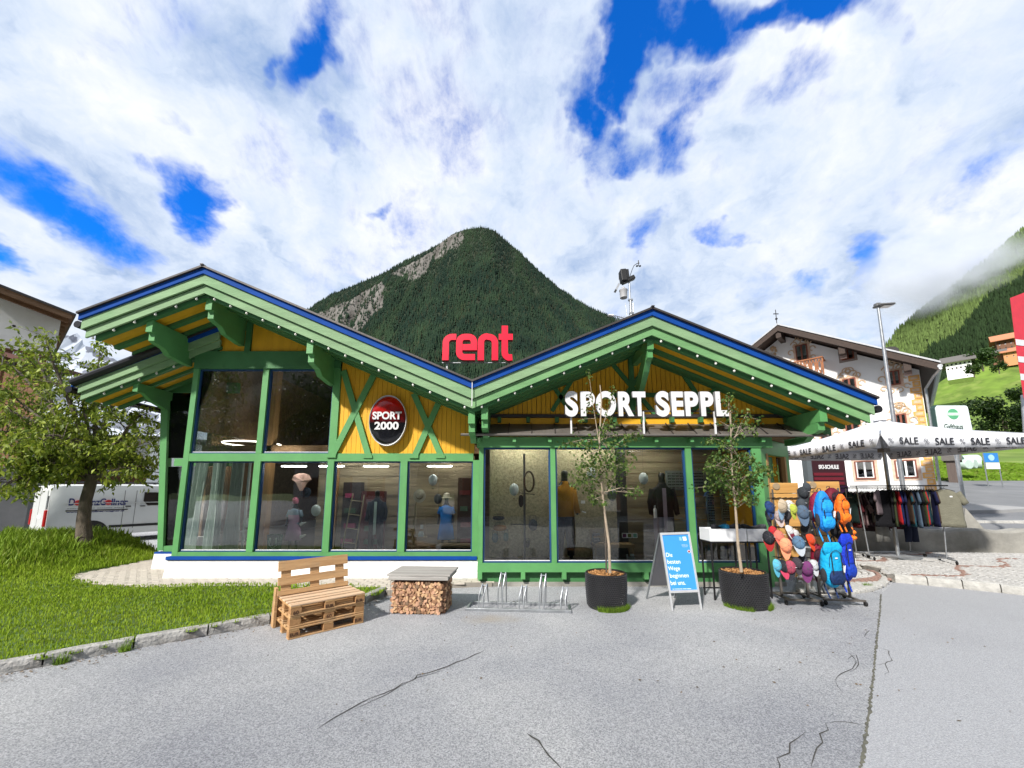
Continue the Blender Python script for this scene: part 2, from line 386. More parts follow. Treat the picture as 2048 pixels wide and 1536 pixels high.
leafm = attrmat('foliage', .55, trans=.35, spec=.35)
pinem = attrmat('conifer_foliage', .9, spec=.1)
grassm = attrmat('grass_blades', .6, trans=.3, spec=.25)
cloth = attrmat('coloured_cloth', .85, bump=.25, bscale=120, spec=.15)
bodyw = paint('van_white_paint', (.66, .68, .67), .3, .06, 2, 0, 40, grime=((.45, .45, .42), 2, .35))
rubber = plain('rubber', (.015, .015, .015), .8)
def cm(name, c, rough=.85, var=.18, bump=.4, scale=5):
    if name not in MATS: paint(name, c, rough, var, scale, bump, 30, spec=.18)
    return MATS[name]
# ---------------------------------------------------------------- lettering (while the scene is empty)
blacktxt = plain('black_print', (.02, .02, .025), .6)
greytxt = plain('grey_print', (.16, .16, .18), .6)
navytxt = plain('navy_print', (.02, .03, .16), .5)
pinktxt = plain('rose_print', (.55, .12, .10), .5)
whitetxt = emis('white_print', (.85, .87, .9), .0)
TX = {}
lets = plain('grey_letter_return', (.20, .205, .215), .5)
for ch in 'SPORTEL': TX['L' + ch] = text_mesh(ch, .62, .055, .030, letw, res=8, side=lets)
TX['sport'] = text_mesh('SPORT', .17, .004, .006, letw); TX['2000'] = text_mesh('2000', .17, .004, .006, letw)
for k, t, o in (('SALE', 'SALE', .004), ('pct', '%', 0)):
    TX[k] = text_mesh(t, .2, .0008, o, blacktxt if k == 'SALE' else greytxt); TX[k + 'm'] = text_mesh(t, .2, .0008, o, greytxt, mirror=True)
for i, t in enumerate(('Die', 'besten', 'Wege', 'beginnen', 'bei uns.')): TX['af%d' % i] = text_mesh(t, .085, .0005, 0, whitetxt)
TX['aft'] = text_mesh('--- ------------- ------ -------', .022, .0004, .0004, whitetxt)
TX['afs'] = text_mesh('------ --\n----------\n--------', .020, .0004, .0004, whitetxt)
TX['van1'] = text_mesh('D', .40, .001, .010, navytxt); TX['van2'] = text_mesh('nzG', .40, .001, .010, navytxt); TX['van3'] = text_mesh('llner', .40, .001, .010, navytxt)
TX['van4'] = text_mesh('www.franzgollner-wagner.at', .12, .001, .004, navytxt); TX['van5'] = text_mesh('-------- --- ------- -----', .075, .001, .001, greytxt)
TX['ski'] = text_mesh('SKI-SCHULE', .16, .002, .007, letw)
TX['gast'] = text_mesh('Gafthaus', .34, .002, .006, plain('green_black_print', (.02, .05, .04), .6))
TX['Le'] = text_mesh('Le', .12, .001, .003, blacktxt, shear=.3); TX['EUR'] = text_mesh('EUR', .05, .001, .001, plain('burnt_stamp', (.07, .03, .015), .9)); TX['EPAL'] = text_mesh('60', .06, .001, .001, MATS['burnt_stamp'])
def lettering(key, par, loc, rz=0, rx=R(90), sc_=1, name='lettering', label=None, ry=0):
    o = inst(TX[key], name, par, loc, (rx, ry, rz), (sc_, sc_, sc_))
    if label: o['label'] = label
    return o
# ================================================================ GROUND
YF, YW, YB, YA = 6.36, 7.40, 6.95, 8.20
def asphalt():
    m, nt, b, N, L = _new('light_grey_asphalt')
    tc = N('ShaderNodeTexCoord'); vo = N('ShaderNodeTexVoronoi'); vo.inputs['Scale'].default_value = 125; L(tc.outputs['Object'], vo.inputs[0])
    n = N('ShaderNodeTexNoise'); n.inputs['Scale'].default_value = 120; n.inputs['Detail'].default_value = 8; n.inputs['Roughness'].default_value = .85; L(tc.outputs['Object'], n.inputs[0])
    n2 = N('ShaderNodeTexNoise'); n2.inputs['Scale'].default_value = .55; n2.inputs['Detail'].default_value = 6; L(tc.outputs['Object'], n2.inputs[0])
    sp = N('ShaderNodeSeparateColor'); L(vo.outputs['Color'], sp.inputs[0])
    cr = N('ShaderNodeValToRGB'); L(sp.outputs[0], cr.inputs[0]); e = cr.color_ramp.elements
    e[0].position = 0; e[0].color = (.27, .274, .283, 1); e[1].position = 1; e[1].color = (.60, .60, .605, 1)
    cr2 = N('ShaderNodeValToRGB'); L(n.outputs[0], cr2.inputs[0]); e = cr2.color_ramp.elements
    e[0].position = .32; e[0].color = (.48, .48, .50, 1); e[1].position = .62; e[1].color = (1.30, 1.30, 1.30, 1)
    cr3 = N('ShaderNodeValToRGB'); L(n2.outputs[0], cr3.inputs[0]); e = cr3.color_ramp.elements
    e[0].position = .3; e[0].color = (.74, .755, .80, 1); e[1].position = .68; e[1].color = (1.14, 1.14, 1.12, 1)
    def mul(a, c):
        x = N('ShaderNodeMix'); x.data_type = 'RGBA'; x.blend_type = 'MULTIPLY'; x.inputs[0].default_value = 1; L(a, x.inputs[6]); L(c, x.inputs[7]); return x.outputs[2]
    c = mul(mul(cr.outputs[0], cr2.outputs[0]), cr3.outputs[0])
    # a tan sandy stain beside the bike rack
    st = gr(985, 1238); vm = N('ShaderNodeVectorMath'); vm.operation = 'SUBTRACT'; L(tc.outputs['Object'], vm.inputs[0]); vm.inputs[1].default_value = st
    v2 = N('ShaderNodeVectorMath'); v2.operation = 'MULTIPLY'; v2.inputs[1].default_value = (1.7, 3.6, 0); L(vm.outputs[0], v2.inputs[0])
    ln = N('ShaderNodeVectorMath'); ln.operation = 'LENGTH'; L(v2.outputs[0], ln.inputs[0])
    n4 = N('ShaderNodeTexNoise'); n4.inputs['Scale'].default_value = 4; n4.inputs['Detail'].default_value = 6; L(tc.outputs['Object'], n4.inputs[0])
    ad = N('ShaderNodeMath'); ad.operation = 'ADD'; L(ln.outputs['Value'], ad.inputs[0]); L(n4.outputs[0], ad.inputs[1])
    mr = N('ShaderNodeMapRange'); mr.inputs[1].default_value = 1.35; mr.inputs[2].default_value = .55; mr.inputs[4].default_value = .45; L(ad.outputs[0], mr.inputs[0])
    mx = N('ShaderNodeMix'); mx.data_type = 'RGBA'; L(mr.outputs[0], mx.inputs[0]); L(c, mx.inputs[6]); mx.inputs[7].default_value = (.42, .34, .22, 1)
    L(mx.outputs[2], b.inputs['Base Color']); b.inputs['Roughness'].default_value = .9; b.inputs['Specular IOR Level'].default_value = .3
    bp = N('ShaderNodeBump'); bp.inputs['Strength'].default_value = .8; bp.inputs['Distance'].default_value = .012; L(cr2.outputs[0], bp.inputs['Height']); L(bp.outputs[0], b.inputs['Normal'])
    return m
asph = asphalt()
meadowm = paint('meadow_turf', (.13, .21, .022), .95, .45, .16, .6, .8, grime=((.22, .27, .06), .22, .8), detail=12)
soil = paint('lawn_soil', (.075, .13, .02), .95, .5, 6, .5, 30)
struct(MB().add([(-3000, -600, -.06), (3000, -600, -.06), (3000, 4000, -.06), (-3000, 4000, -.06)], [(0, 1, 2, 3)]), 'ground', paint('valley_ground', (.10, .16, .04), .95, .4, .05, 0, 1))
A = MB(); A.add([(-70, -60, 0), (30, -60, 0), (30, 30, 0), (-70, 30, 0)], [(0, 1, 2, 3)]); road0 = struct(A, 'asphalt_yard', asph)
asph2 = paint('newer_asphalt', (.36, .365, .38), .9, .45, 110, .5, 130, grime=((.25, .253, .265), .7, .5))
q2 = [gr(x, y).xy for x, y in ((1764, 1186), (1757, 1262), (1749, 1345), (1739, 1432), (1716, 1600), (1640, 2200))] + [Vector((25, .2)), Vector((25, 9.0)), gr(2300, 1215).xy, gr(2060, 1185).xy, gr(1860, 1170).xy, gr(1790, 1165).xy]
put(MB().add([(p.x, p.y, .0025) for p in q2], [tuple(range(len(q2)))]), 'asphalt_patch', asph2, road0)
# cracks in the asphalt, thin open seams as jagged ribbons
crackm = plain('open_crack_dirt', (.055, .052, .048), .95); mossc = paint('mossy_seam', (.15, .145, .105), .95, .5, 14, .3, 60, col2=(.05, .05, .045))
def crack(pts, w, m=crackm, jag=.02, seed=1, seg=10):
    rd = random.Random(seed); P = [gr(*p) for p in pts]; Q = []
    for a, b in zip(P[:-1], P[1:]):
        n = max(2, int((b - a).length * seg)); d = (b - a).normalized(); s_ = Vector((-d.y, d.x, 0))
        for i in range(n): Q.append(a.lerp(b, i / n) + s_ * rd.uniform(-jag, jag))
    Q.append(P[-1]); k = len(Q); V = []
    for i, p in enumerate(Q):
        d = (Q[min(i + 1, k - 1)] - Q[max(i - 1, 0)]).normalized(); s_ = Vector((-d.y, d.x, 0)); ww = w * rd.uniform(.35, 1.3) * (1 if 0 < i < k - 1 else .15)
        V += [p + s_ * ww / 2 + Vector((0, 0, .004)), p - s_ * ww / 2 + Vector((0, 0, .004))]
    put(MB().add(V, [(2 * i, 2 * i + 1, 2 * i + 3, 2 * i + 2) for i in range(k - 1)]), 'crack', m, road0)
crack([(1762, 1188), (1760, 1225), (1755, 1265), (1752, 1300), (1748, 1345), (1742, 1390), (1738, 1430), (1732, 1470), (1722, 1536), (1714, 1600)], .020, mossc, .006, 1, 40)
crack([(1762, 1188), (1735, 1181), (1700, 1176)], .012, crackm, .01, 2)
crack([(632, 1458), (700, 1418), (740, 1398), (790, 1375), (822, 1362), (836, 1352), (880, 1340), (930, 1318), (970, 1302)], .012, crackm, .02, 3)
crack([(700, 1424), (745, 1404), (800, 1374), (840, 1356), (890, 1338)], .006, crackm, .02, 33)
crack([(1055, 1466), (1078, 1482), (1100, 1510), (1128, 1545)], .014, crackm, .014, 4)
crack([(1696, 1320), (1710, 1310), (1715, 1330), (1700, 1345)], .006, crackm, .015, 5); crack([(1672, 1364), (1682, 1348), (1710, 1332), (1714, 1322), (1695, 1305)], .007, crackm, .015, 6)
crack([(1672, 1364), (1685, 1385)], .009, crackm, .012, 7); crack([(1655, 1448), (1645, 1470), (1640, 1500), (1622, 1536)], .010, crackm, .02, 8)
crack([(1612, 1465), (1585, 1490), (1562, 1520), (1558, 1545)], .010, crackm, .02, 9); crack([(1720, 1450), (1690, 1444), (1655, 1448)], .006, crackm, .02, 10)
crack([(1760, 1296), (1775, 1302), (1784, 1322), (1770, 1328), (1776, 1345), (1770, 1352)], .007, crackm, .012, 11); crack([(1750, 1265), (1738, 1262), (1730, 1275), (1742, 1280)], .006, crackm, .01, 12)
crack([(1770, 1328), (1752, 1330)], .005, crackm, .01, 13)
# kerb of the lawn: rough granite stones
K = [gr(x, y) for x, y in ((-420, 1425), (-200, 1388), (0, 1350), (120, 1327), (230, 1305), (400, 1275), (545, 1247), (640, 1229), (740, 1206), (768, 1193), (782, 1181))]
def along(P, step):
    out = []; acc = 0
    for a, b in zip(P[:-1], P[1:]):
        l = (b - a).length; t = (step - acc) if acc else 0
        t = 0 if not out else step - acc
        while t <= l: out.append(a.lerp(b, t / l)); t += step
        acc = l - (t - step)
    return out
def kerbline(P, name, m, step, w, h, z0=0, seed=1):
    k = struct(MB().add([(p.x, p.y, z0 + .01) for p in P] + [(p.x + .01, p.y + w * .5, z0 + .01) for p in P], [(i, i + 1, i + 1 + len(P), i + len(P)) for i in range(len(P) - 1)]), name, m)
    Q = along(P, step); rd = random.Random(seed)
    for a, b in zip(Q[:-1], Q[1:]):
        d = (b - a).normalized(); n = Vector((-d.y, d.x, 0)); a2 = a + d * .008; b2 = b - d * .008; rings = []
        hh = h * rd.uniform(.93, 1.07); ns = 7
        for i in range(ns):
            p = a2.lerp(b2, i / (ns - 1)); j = [rd.uniform(-.008, .008) for _ in range(6)]
            rings.append([p + n * (0 + j[0]) + Vector((0, 0, z0 - .02)), p + n * (.0 + j[1]) + Vector((0, 0, z0 + hh * .5)), p + n * (.012 + j[2] * .5) + Vector((0, 0, z0 + hh * .93 + j[3] * .4)), p + n * .04 + Vector((0, 0, z0 + hh + j[4] * .3)), p + n * (w + j[5]) + Vector((0, 0, z0 + hh)), p + n * w + Vector((0, 0, z0 - .02))])
        put(MB().loft([[q for q in reversed(r)] for r in rings]), 'kerb_stone', m, k)
    return k
kerbline(K, 'lawn_kerb', stone, .62, .115, .105, 0, 3)
# lawn as a height field with a mound under the tree
def sstep(x): x = max(0, min(1, x)); return x * x * (3 - 2 * x)
PEDGE = [gr(x, y, .085).xy for x, y in ((138, 1156), (165, 1145), (200, 1139), (250, 1129), (310, 1117), (340, 1110), (150, 1160), (200, 1168), (300, 1171))]
def pfar(x, y): return sstep((min((Vector((x, y)) - q).length for q in PEDGE) - .15) / 1.5)
def lawn_z(x, y): return .085 + .42 * sstep((-x - 6.2) / 4.5) * sstep((y - 5.6) / 3.2) * pfar(x, y) + .02 * math.sin(x * 1.7) * math.cos(y * 1.3)
def inside(p, poly):
    x, y = p; c = False; n = len(poly)
    for i in range(n):
        x1, y1 = poly[i][0], poly[i][1]; x2, y2 = poly[i - 1][0], poly[i - 1][1]
        if (y1 > y) != (y2 > y) and x < (x2 - x1) * (y - y1) / (y2 - y1) + x1: c = not c
    return c
PZ = .085
path_px = [(138, 1156), (142, 1151), (165, 1145), (200, 1139), (250, 1129), (310, 1117), (340, 1110)]
path_lo = [(975, 1160), (960, 1164), (900, 1166), (790, 1180), (776, 1180), (760, 1172), (700, 1171), (500, 1171), (300, 1171), (200, 1168), (160, 1162)]
path = [gr(x, y, PZ).xy for x, y in path_px] + [Vector((at(345, 1100, 8.3).x, 8.3)), Vector((-.35, 8.3)), Vector((-.35, 7.0))] + [gr(x, y, PZ).xy for x, y in path_lo[1:]]
lawn = [k_.xy + Vector((.0, .05)) for k_ in K] + [gr(790, 1178, .08).xy, Vector((-2.6, 7.45)), Vector((-7.4, 8.0)), Vector((-8.2, 10.1)), Vector((-26, 10.6)), Vector((-26, 3.6))]
V, Fc = [], []; st = .14; idx = {}
cells = []
for i in range(int(24 / st)):
    for j in range(int(8.5 / st)):
        x, y = -26 + i * st, 2.6 + j * st
        c = (x + st / 2, y + st / 2)
        inp = inside(c, path)
        if inside(c, lawn) and not (inp and all(inside((c[0] + a_ * st, c[1] + b_ * st), path) for a_ in (-1.6, 1.6) for b_ in (-1.6, 1.6))):
            if not inp: cells.append(c)
            q = []
            for dx, dy in ((0, 0), (1, 0), (1, 1), (0, 1)):
                kk = (i + dx, j + dy)
                if kk not in idx: idx[kk] = len(V); V.append((-26 + kk[0] * st, 2.6 + kk[1] * st, min(lawn_z(-26 + kk[0] * st, 2.6 + kk[1] * st), PZ - .035 if inside((-26 + kk[0] * st, 2.6 + kk[1] * st), path) else 9)))
                q.append(idx[kk])
            Fc.append(tuple(q))
struct(MB().add(V, Fc), 'lawn', soil, smooth=True)
def blades(cells, st, dens, hfun, colfun, name, label, wfun=None, lean=.35, zf=lawn_z):
    P = np.array(cells); k = np.array([dens(c[0], c[1]) for c in cells]); k = np.maximum(0, (k + rng.random(len(k))).astype(int))
    I = np.repeat(np.arange(len(P)), k); n = len(I); xy = P[I] + (rng.random((n, 2)) - .5) * st * 1.15
    z = np.array([zf(a, b) for a, b in xy]); h = np.array([hfun(a, b) for a, b in xy]) * (.55 + .75 * rng.random(n)); th = rng.random(n) * 6.283
    w = (wfun if wfun else .0036) * (1 + .8 * rng.random(n)) * np.maximum(1, xy[:, 1] / 4.5)
    d = np.stack([np.cos(th), np.sin(th)], 1); ln = rng.random(n)[:, None] * lean * h[:, None]; ld = rng.random(n) * 6.283
    L_ = np.stack([np.cos(ld), np.sin(ld)], 1) * ln
    b0 = np.c_[xy - d * w[:, None], z]; b1 = np.c_[xy + d * w[:, None], z]; m0 = np.c_[xy - d * w[:, None] * .8 + L_ * .35, z + h * .55]; m1 = np.c_[xy + d * w[:, None] * .8 + L_ * .35, z + h * .55]; tp = np.c_[xy + L_, z + h]
    Vv = np.stack([b0, b1, m1, m0, tp], 1).reshape(-1, 3); base = np.arange(n)[:, None] * 5
    T = np.concatenate([base + [0, 1, 2], base + [0, 2, 3], base + [3, 2, 4]], 1).reshape(-1, 3)
    col = np.array([colfun(a, b) for a, b in xy]) * (.85 + .35 * rng.random((n, 1))); yel = rng.random(n) < .10; col[yel] = col[yel] * .5 + np.array([.22, .22, .06]) * .5
    o = link(fastmesh(name, Vv, T, grassm, np.repeat(np.clip(col, 0, 1), 3, 0)), name); tag(o, label, 'grass', None, 'stuff'); return o
def gcol(x, y):
    n = mnoise.noise(Vector((x * .9, y * .9, 0))) * .5 + .5; n2 = mnoise.noise(Vector((x * 3.1, y * 3.1, 5))) * .5 + .5
    t = n * .6 + n2 * .4; a = np.array([.17, .28, .013]); b = np.array([.31, .41, .035]); return a + (b - a) * t
def mound(x, y): return sstep((-x - 6.4) / 3.5) * sstep((y - 6.2) / 2.0)
blades(cells, st, lambda x, y: (0 if x < -1.12 * y - 1.5 else (36 if y < 6.5 else 22)), lambda x, y: .034 + .10 * mound(x, y) + .03 * max(0, mnoise.noise(Vector((x * 2, y * 2, 0)))), gcol, 'lawn_grass', 'short bright green lawn grass filling the bed behind the granite kerb')
tall = [c for c in cells if mound(*c) > .25]
blades(tall, st, lambda x, y: (0 if x < -1.2 * y - 1 else 9 * mound(x, y)), lambda x, y: .26 * mound(x, y) * (.35 + .65 * pfar(x, y)), lambda x, y: gcol(x, y) * np.array([.75, .8, .9]), 'tall_grass', 'tall unmown grass and weeds around the foot of the leafy tree', .006, .6)
# path of pavers
pj = struct(MB().prismz([p for p in path], .0, PZ - .012), 'paved_path', pavjoint)
pvs = []
a = R(12); s2 = .205
for i in range(-60, 20):
    for j in range(-6, 34):
        c = Vector((i * s2 * 1.0, 5.6 + j * s2 * .5))
        c = Vector(((i + (j % 2) * .5) * s2, 6.0 + j * s2 * .52))
        if inside(c, path): pvs.append(c)
pvs = [p for p in pvs if p.y < (YW + .02 if p.x > at(345, 1108, YW).x else (YA + .05 if p.x > at(316, 1101, YA).x else 99))]
pvs.sort(key=lambda p: p.length)
pm = mesh_of('paver', *(lambda q: (q.v, q.f))(MB().box((0, 0, 0), (s2 * .96, s2 * .49, .03), ch=.006)), paver)
rest = MB()
for n_, p in enumerate(pvs):
    if n_ < 300: inst(pm, 'paver', pj, (p.x, p.y, PZ - .018 + random.uniform(0, .004)), (random.uniform(-.01, .01), random.uniform(-.01, .01), random.uniform(-.01, .01)))
    else: rest.box((p.x, p.y, PZ - .016), (s2 * .96, s2 * .49, .03))
if rest.v: put(rest, 'paver_field', paver, pj)['kind'] = 'stuff'
# stone edge of the path against the asphalt
kerbline([gr(x, y, 0) for x, y in ((783, 1183), (830, 1178), (890, 1171), (935, 1168), (955, 1166))], 'path_edge', stone2, .34, .07, .09, 0, 8)
# ================================================================ THE SHOP
shop = thing('sport_shop', 'green and yellow timber sports shop with two wide gables and blue roof trim', 'shop', (-1.5, YW, 0))
def sp(mb, name, m, **k): return put(mb, name, m, shop, w=True, **k)
RP = [at(*p, YF) for p in ((160, 630), (410, 537), (945, 765), (1303, 620), (1752, 799))]
RP = [(p.x, p.z) for p in RP]
def zroof(x):
    for (a, b), (c, d) in zip(RP[:-1], RP[1:]):
        if x <= c: return b + (d - b) * (x - a) / (c - a)
    (a, b), (c, d) = RP[-2:]; return b + (d - b) * (x - a) / (c - a)
def slab(A, B, d0, d1, y0, y1): return MB().prism([(A[0], A[1] - d0), (A[0], A[1] - d1), (B[0], B[1] - d1), (B[0], B[1] - d0)], y0, y1)
for i, (A, B) in enumerate(zip(RP[:-1], RP[1:])):
    e0 = .06 if i == 0 else 0; e1 = .06 if i == 3 else 0
    def cut(l, r):  # trims the outer ends so the boards step in
        a, b = A, B
        if i == 0: a = (A[0] + l, A[1] + l * (B[1] - A[1]) / (B[0] - A[0]))
        if i == 3: b = (B[0] - r, B[1] - r * (B[1] - A[1]) / (B[0] - A[0]))
        return a, b
    a, b = cut(0, 0)
    s_ = sp(slab((a[0], a[1]), (b[0], b[1]), -.035, .0, YF - .07, 15.5), 'roof', roofm)
    sp(slab(*cut(.01, .01), .002, .108, YF - .03, YF + .02), 'blue_trim', blue)
    sp(slab(*cut(.05, .05), .112, .286, YF, YF + .035), 'fascia_board', pale)
    sp(slab(*cut(.10, .10), .293, .445, YF + .045, YF + .08), 'fascia_board', pale if i < 2 else pale2)
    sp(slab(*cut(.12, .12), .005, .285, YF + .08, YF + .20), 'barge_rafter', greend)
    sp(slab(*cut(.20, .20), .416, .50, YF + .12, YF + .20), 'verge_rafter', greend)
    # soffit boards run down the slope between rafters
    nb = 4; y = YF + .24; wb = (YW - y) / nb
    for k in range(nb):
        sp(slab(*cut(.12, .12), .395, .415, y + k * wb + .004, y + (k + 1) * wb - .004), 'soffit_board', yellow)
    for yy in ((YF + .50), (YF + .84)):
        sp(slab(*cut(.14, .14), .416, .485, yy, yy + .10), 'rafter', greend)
    sp(slab(*cut(0, 0), .02, .29, YW, 15.4), 'roof_deck', inwood)
for (x, z) in ((RP[1]), (RP[3])):
    sp(MB().bar((x, YF - .09, z + .035), (x, 15.5, z + .035), .05, .02), 'ridge_cap', roofm)
# gutter ends
for x, z, s_ in ((RP[0][0], RP[0][1], -1), (RP[4][0], RP[4][1], 1)):
    sp(MB().tube([(x + s_ * .05, YF + .02, z - .16), (x + s_ * .05, 15, z - .16)], .065, 10), 'gutter', gutter)
sp(MB().box((RP[2][0], YF - .045, RP[2][1] - .20), (.012, .012, .46)), 'valley_strip', letw)
# purlins with carved brackets
def purlin(px, py_ref, Y0=YF + .16, top=None, knee=None, h=.20, w=.115, bk=True, name='purlin'):
    x = at(px, py_ref, Y0).x; z = (zroof(x) - .50) if top is None else top
    sp(MB().bx(x - w / 2, x + w / 2, Y0, YW + .1, z - h, z + .02), name, green)
    if bk:
        kk = knee or .42
        sp(MB().prismx([(Y0 + .07, z - h), (Y0 + .07, z - h - .14), (Y0 + .12, z - h - .17), (Y0 + .30, z - h - .2), (Y0 + .42, z - h - .30), (YW - .1, z - kk - h * .6), (YW + .05, z - kk - h * .6), (YW + .05, z - h)][::-1], x - w / 2 + .004, x + w / 2 - .004), 'bracket', green)
    return x, z
xl, zl = purlin(299, 650); xr_, zr_ = purlin(418, 606); xm, zm = purlin(620, 690); purlin(943, 830, knee=.3); 
x5, z5 = purlin(969, 828, knee=.32); x6, z6 = purlin(1300, 675, h=.16, bk=False); x7, z7 = purlin(1645, 815, knee=.40, w=.13)
# long knee brace under the right ridge purlin
sp(MB().prismx([(YF + .2, z6 - .16), (YF + .2, z6 - .30), (YF + .3, z6 - .34), (YF + .42, z6 - .50), (YW - .06, z6 - 1.0), (YW + .02, z6 - 1.0), (YW + .02, z6 - .75), (YF + .52, z6 - .24), (YF + .5, z6 - .16)][::-1], x6 - .05, x6 + .05), 'knee_brace', green)
# ---- left gable wall
def X(px, py=1015, Y=YW): return at(px, py, Y).x
def Z(py, Y=YW, px=CX): return at(px, py, Y).z
xA, xB = X(356), X(367); xm2 = (X(501), X(514)); xm3 = (X(650), X(663)); xm4 = (X(798), X(812)); xE = (X(945), X(957))
zP, zBl0, zBl1, zS, zR0, zR1, zH0, zH1 = PZ - .02, Z(1118.5), Z(1112), Z(1104), Z(922.5), Z(907), Z(738), Z(704)
yf, yb = YW - .02, YW + .12
for n_, (a, b, z0, z1) in enumerate(((xA, xB, zBl1, zH0), (xm2[0], xm2[1], zS, zR0), (xm3[0], xm3[1], zS, zR0), (xm4[0], xm4[1], zS, zR0), (xE[0], xE[1], zBl0 - .0, zR0 + .02), (xm2[0] + .01, xm2[1], zR1, zH0), (xm3[0] + .0, xm3[1] + .02, zR1, zH0 + .25))):
    sp(MB().bx(a, b, yf, yb, z0, z1), 'post', green)
sp(MB().bx(xB, xE[0], yf + .003, yb, zR0, zR1), 'rail', green)
sp(MB().bx(xB, xE[0], yf + .003, yb, zBl1, zS), 'sill_rail', green)
sp(MB().bx(xA - .06, xE[0] + .1, yf - .05, yb, zBl0, zBl1 - .002), 'blue_sill', blue)
sp(MB().bx(xA - .06, xE[0] + .1, yf - .035, yf - .01, zBl0 - .012, zBl0 - .002), 'sill_drip', MATS['blue_trim_paint'])
sp(MB().prismx([(YW - .10, zP), (YW - .03, zBl0), (YW + .2, zBl0), (YW + .2, zP)][::-1], xA - .05, X(957)), 'plinth', white)
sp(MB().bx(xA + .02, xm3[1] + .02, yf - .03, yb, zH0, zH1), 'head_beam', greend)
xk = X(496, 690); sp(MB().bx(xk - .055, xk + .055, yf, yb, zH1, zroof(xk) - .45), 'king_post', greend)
# yellow cladding of planks, each its own board
def planks(x0, x1, step, zlo, zhi, y, m, name='plank', par=shop, gap=.006, th=.02):
    n = int(round((x1 - x0) / step)); step = (x1 - x0) / n
    for i in range(n):
        a, b = x0 + i * step + gap / 2, x0 + (i + 1) * step - gap / 2
        za, zb = zhi(a), zhi(b)
        l0 = zlo(a) if callable(zlo) else zlo
        if za - l0 < .02 and zb - l0 < .02: continue
        put(MB().prism([(a, l0), (b, l0), (b, max(zb, l0 + .005)), (a, max(za, l0 + .005))], y, y + th), name, m, par, w=True)
    sp(MB().prism([(x0, zlo if not callable(zlo) else zlo(x0)), (x1, zlo if not callable(zlo) else zlo(x1)), (x1, zhi(x1)), (x0, zhi(x0))], y + th + .003, y + th + .05), 'backing_board', darkwall)
rl = lambda x: zroof(x) - .30
planks(xm3[1] + .02, xE[0] + .02, .092, zR1, rl, YW + .02, yellow)
planks(xB + .15, xk - .055, .13, zH1, lambda x: min(rl(x), 99), YW + .03, yellow, gap=.003); planks(xk + .055, xm3[1] + .02, .13, zH1, rl, YW + .03, yellow, gap=.003)
def brace(p0, p1, w=.115, y0=YW - .035, m=green, Y=YW, foot=True):
    a, b = at(*p0, Y), at(*p1, Y); sp(MB().bar((a.x, y0 + .03, a.z), (b.x, y0 + .03, b.z), .06, w, up=(0, -1, 0)) if False else MB().strip([(a.x, a.z), (b.x, b.z)], w, y0, y0 + .05), 'brace', m)
    if foot: sp(MB().bx(b.x - .10, b.x + .075, y0 - .004, y0 + .046, b.z - .035, b.z + .02), 'brace_foot', m)
brace((688, 742), (738, 913)); brace((748, 752), (666, 912), y0=YW - .045); brace((828, 788), (883, 913)); brace((878, 806), (830, 913), y0=YW - .045)
# glazing of the left wall
blue2 = paint('window_blue_paint', (.008, .055, .16), .5, .2, 2, .05, 40)
def pane(x0, x1, z0, z1, Y, m=glass, trim=blue2, t=.024, name='window'):
    fr = MB()
    fr.bx(x0, x0 + t, Y, Y + .06, z0, z1); fr.bx(x1 - t, x1, Y, Y + .06, z0, z1); fr.bx(x0 + t, x1 - t, Y, Y + .06, z1 - t, z1); fr.bx(x0 + t, x1 - t, Y - .002, Y + .06, z0, z0 + t)
    f = sp(fr, name, trim)
    g = put(MB().bx(x0 + t, x1 - t, Y + .03, Y + .034, z0 + t, z1 - t), 'pane', m, f); g.data.transform(Matrix.Translation(-Vector(shop.location)))
    s_ = put(MB().bx(x0 + t, x1 - t, Y + .005, Y + .029, z0 + t, z0 + t + .012), 'glazing_bead', whitep, f); s_.data.transform(Matrix.Translation(-Vector(shop.location)))
    return f
for a, b in ((xB, xm2[0]), (xm2[1], xm3[0]), (xm3[1], xm4[0]), (xm4[1], xE[0])): pane(a + .002, b - .002, zS + .002, zR0 - .002, YW + .02)
for a, b in ((xB, xm2[0] + .01), (xm2[1], xm3[0])): pane(a + .002, b - .002, zR1 + .002, zH0 - .002, YW + .02)
# ---- recessed left bay with its lower roof
def XA(px, py): return at(px, py, YA).x
qa = [at(316, 1101, YA), at(327, 1101, YA), at(338, 790, YA), at(324, 785, YA)]
sp(MB().prism([(p.x, p.z) for p in qa], YA - .02, YA + .12), 'outer_post', green)
xi = xA + .3; zz = lambda py: Z(py, YA)
sp(MB().bx(qa[1].x + .0, xi, YA - .01, YA + .1, zz(932), zz(917)), 'rail', green); sp(MB().bx(qa[1].x, xi, YA - .01, YA + .1, zz(1103), zz(1092)), 'sill_rail', green)
sp(MB().bx(qa[0].x - .03, xi, YA - .05, YA + .1, zz(1107), zz(1103.5)), 'blue_sill', blue)
sp(MB().prism([(at(307, 1134, YA).x, zP), (xi, zP), (xi, zz(1107)), (qa[0].x - .02, zz(1107))], YA - .06, YA + .2), 'plinth', white)
g0 = [at(328, 1091, YA), at(334, 933, YA)]; sp(MB().prism([(g0[0].x, g0[0].z), (xi, g0[0].z), (xi, g0[1].z), (g0[1].x, g0[1].z)], YA + .03, YA + .034), 'pane', glass)
g1 = [at(334, 916, YA), at(338, 780, YA)]; sp(MB().prism([(g1[0].x, g1[0].z), (xi, g1[0].z), (xi, zz(745)), (g1[1].x, g1[1].z)], YA + .03, YA + .034), 'pane', glass)
YFA = 7.3; LA, LB = at(146, 767, YFA), at(440, 655, YFA)
LA, LB = (LA.x, LA.z), (LB.x, LB.z)
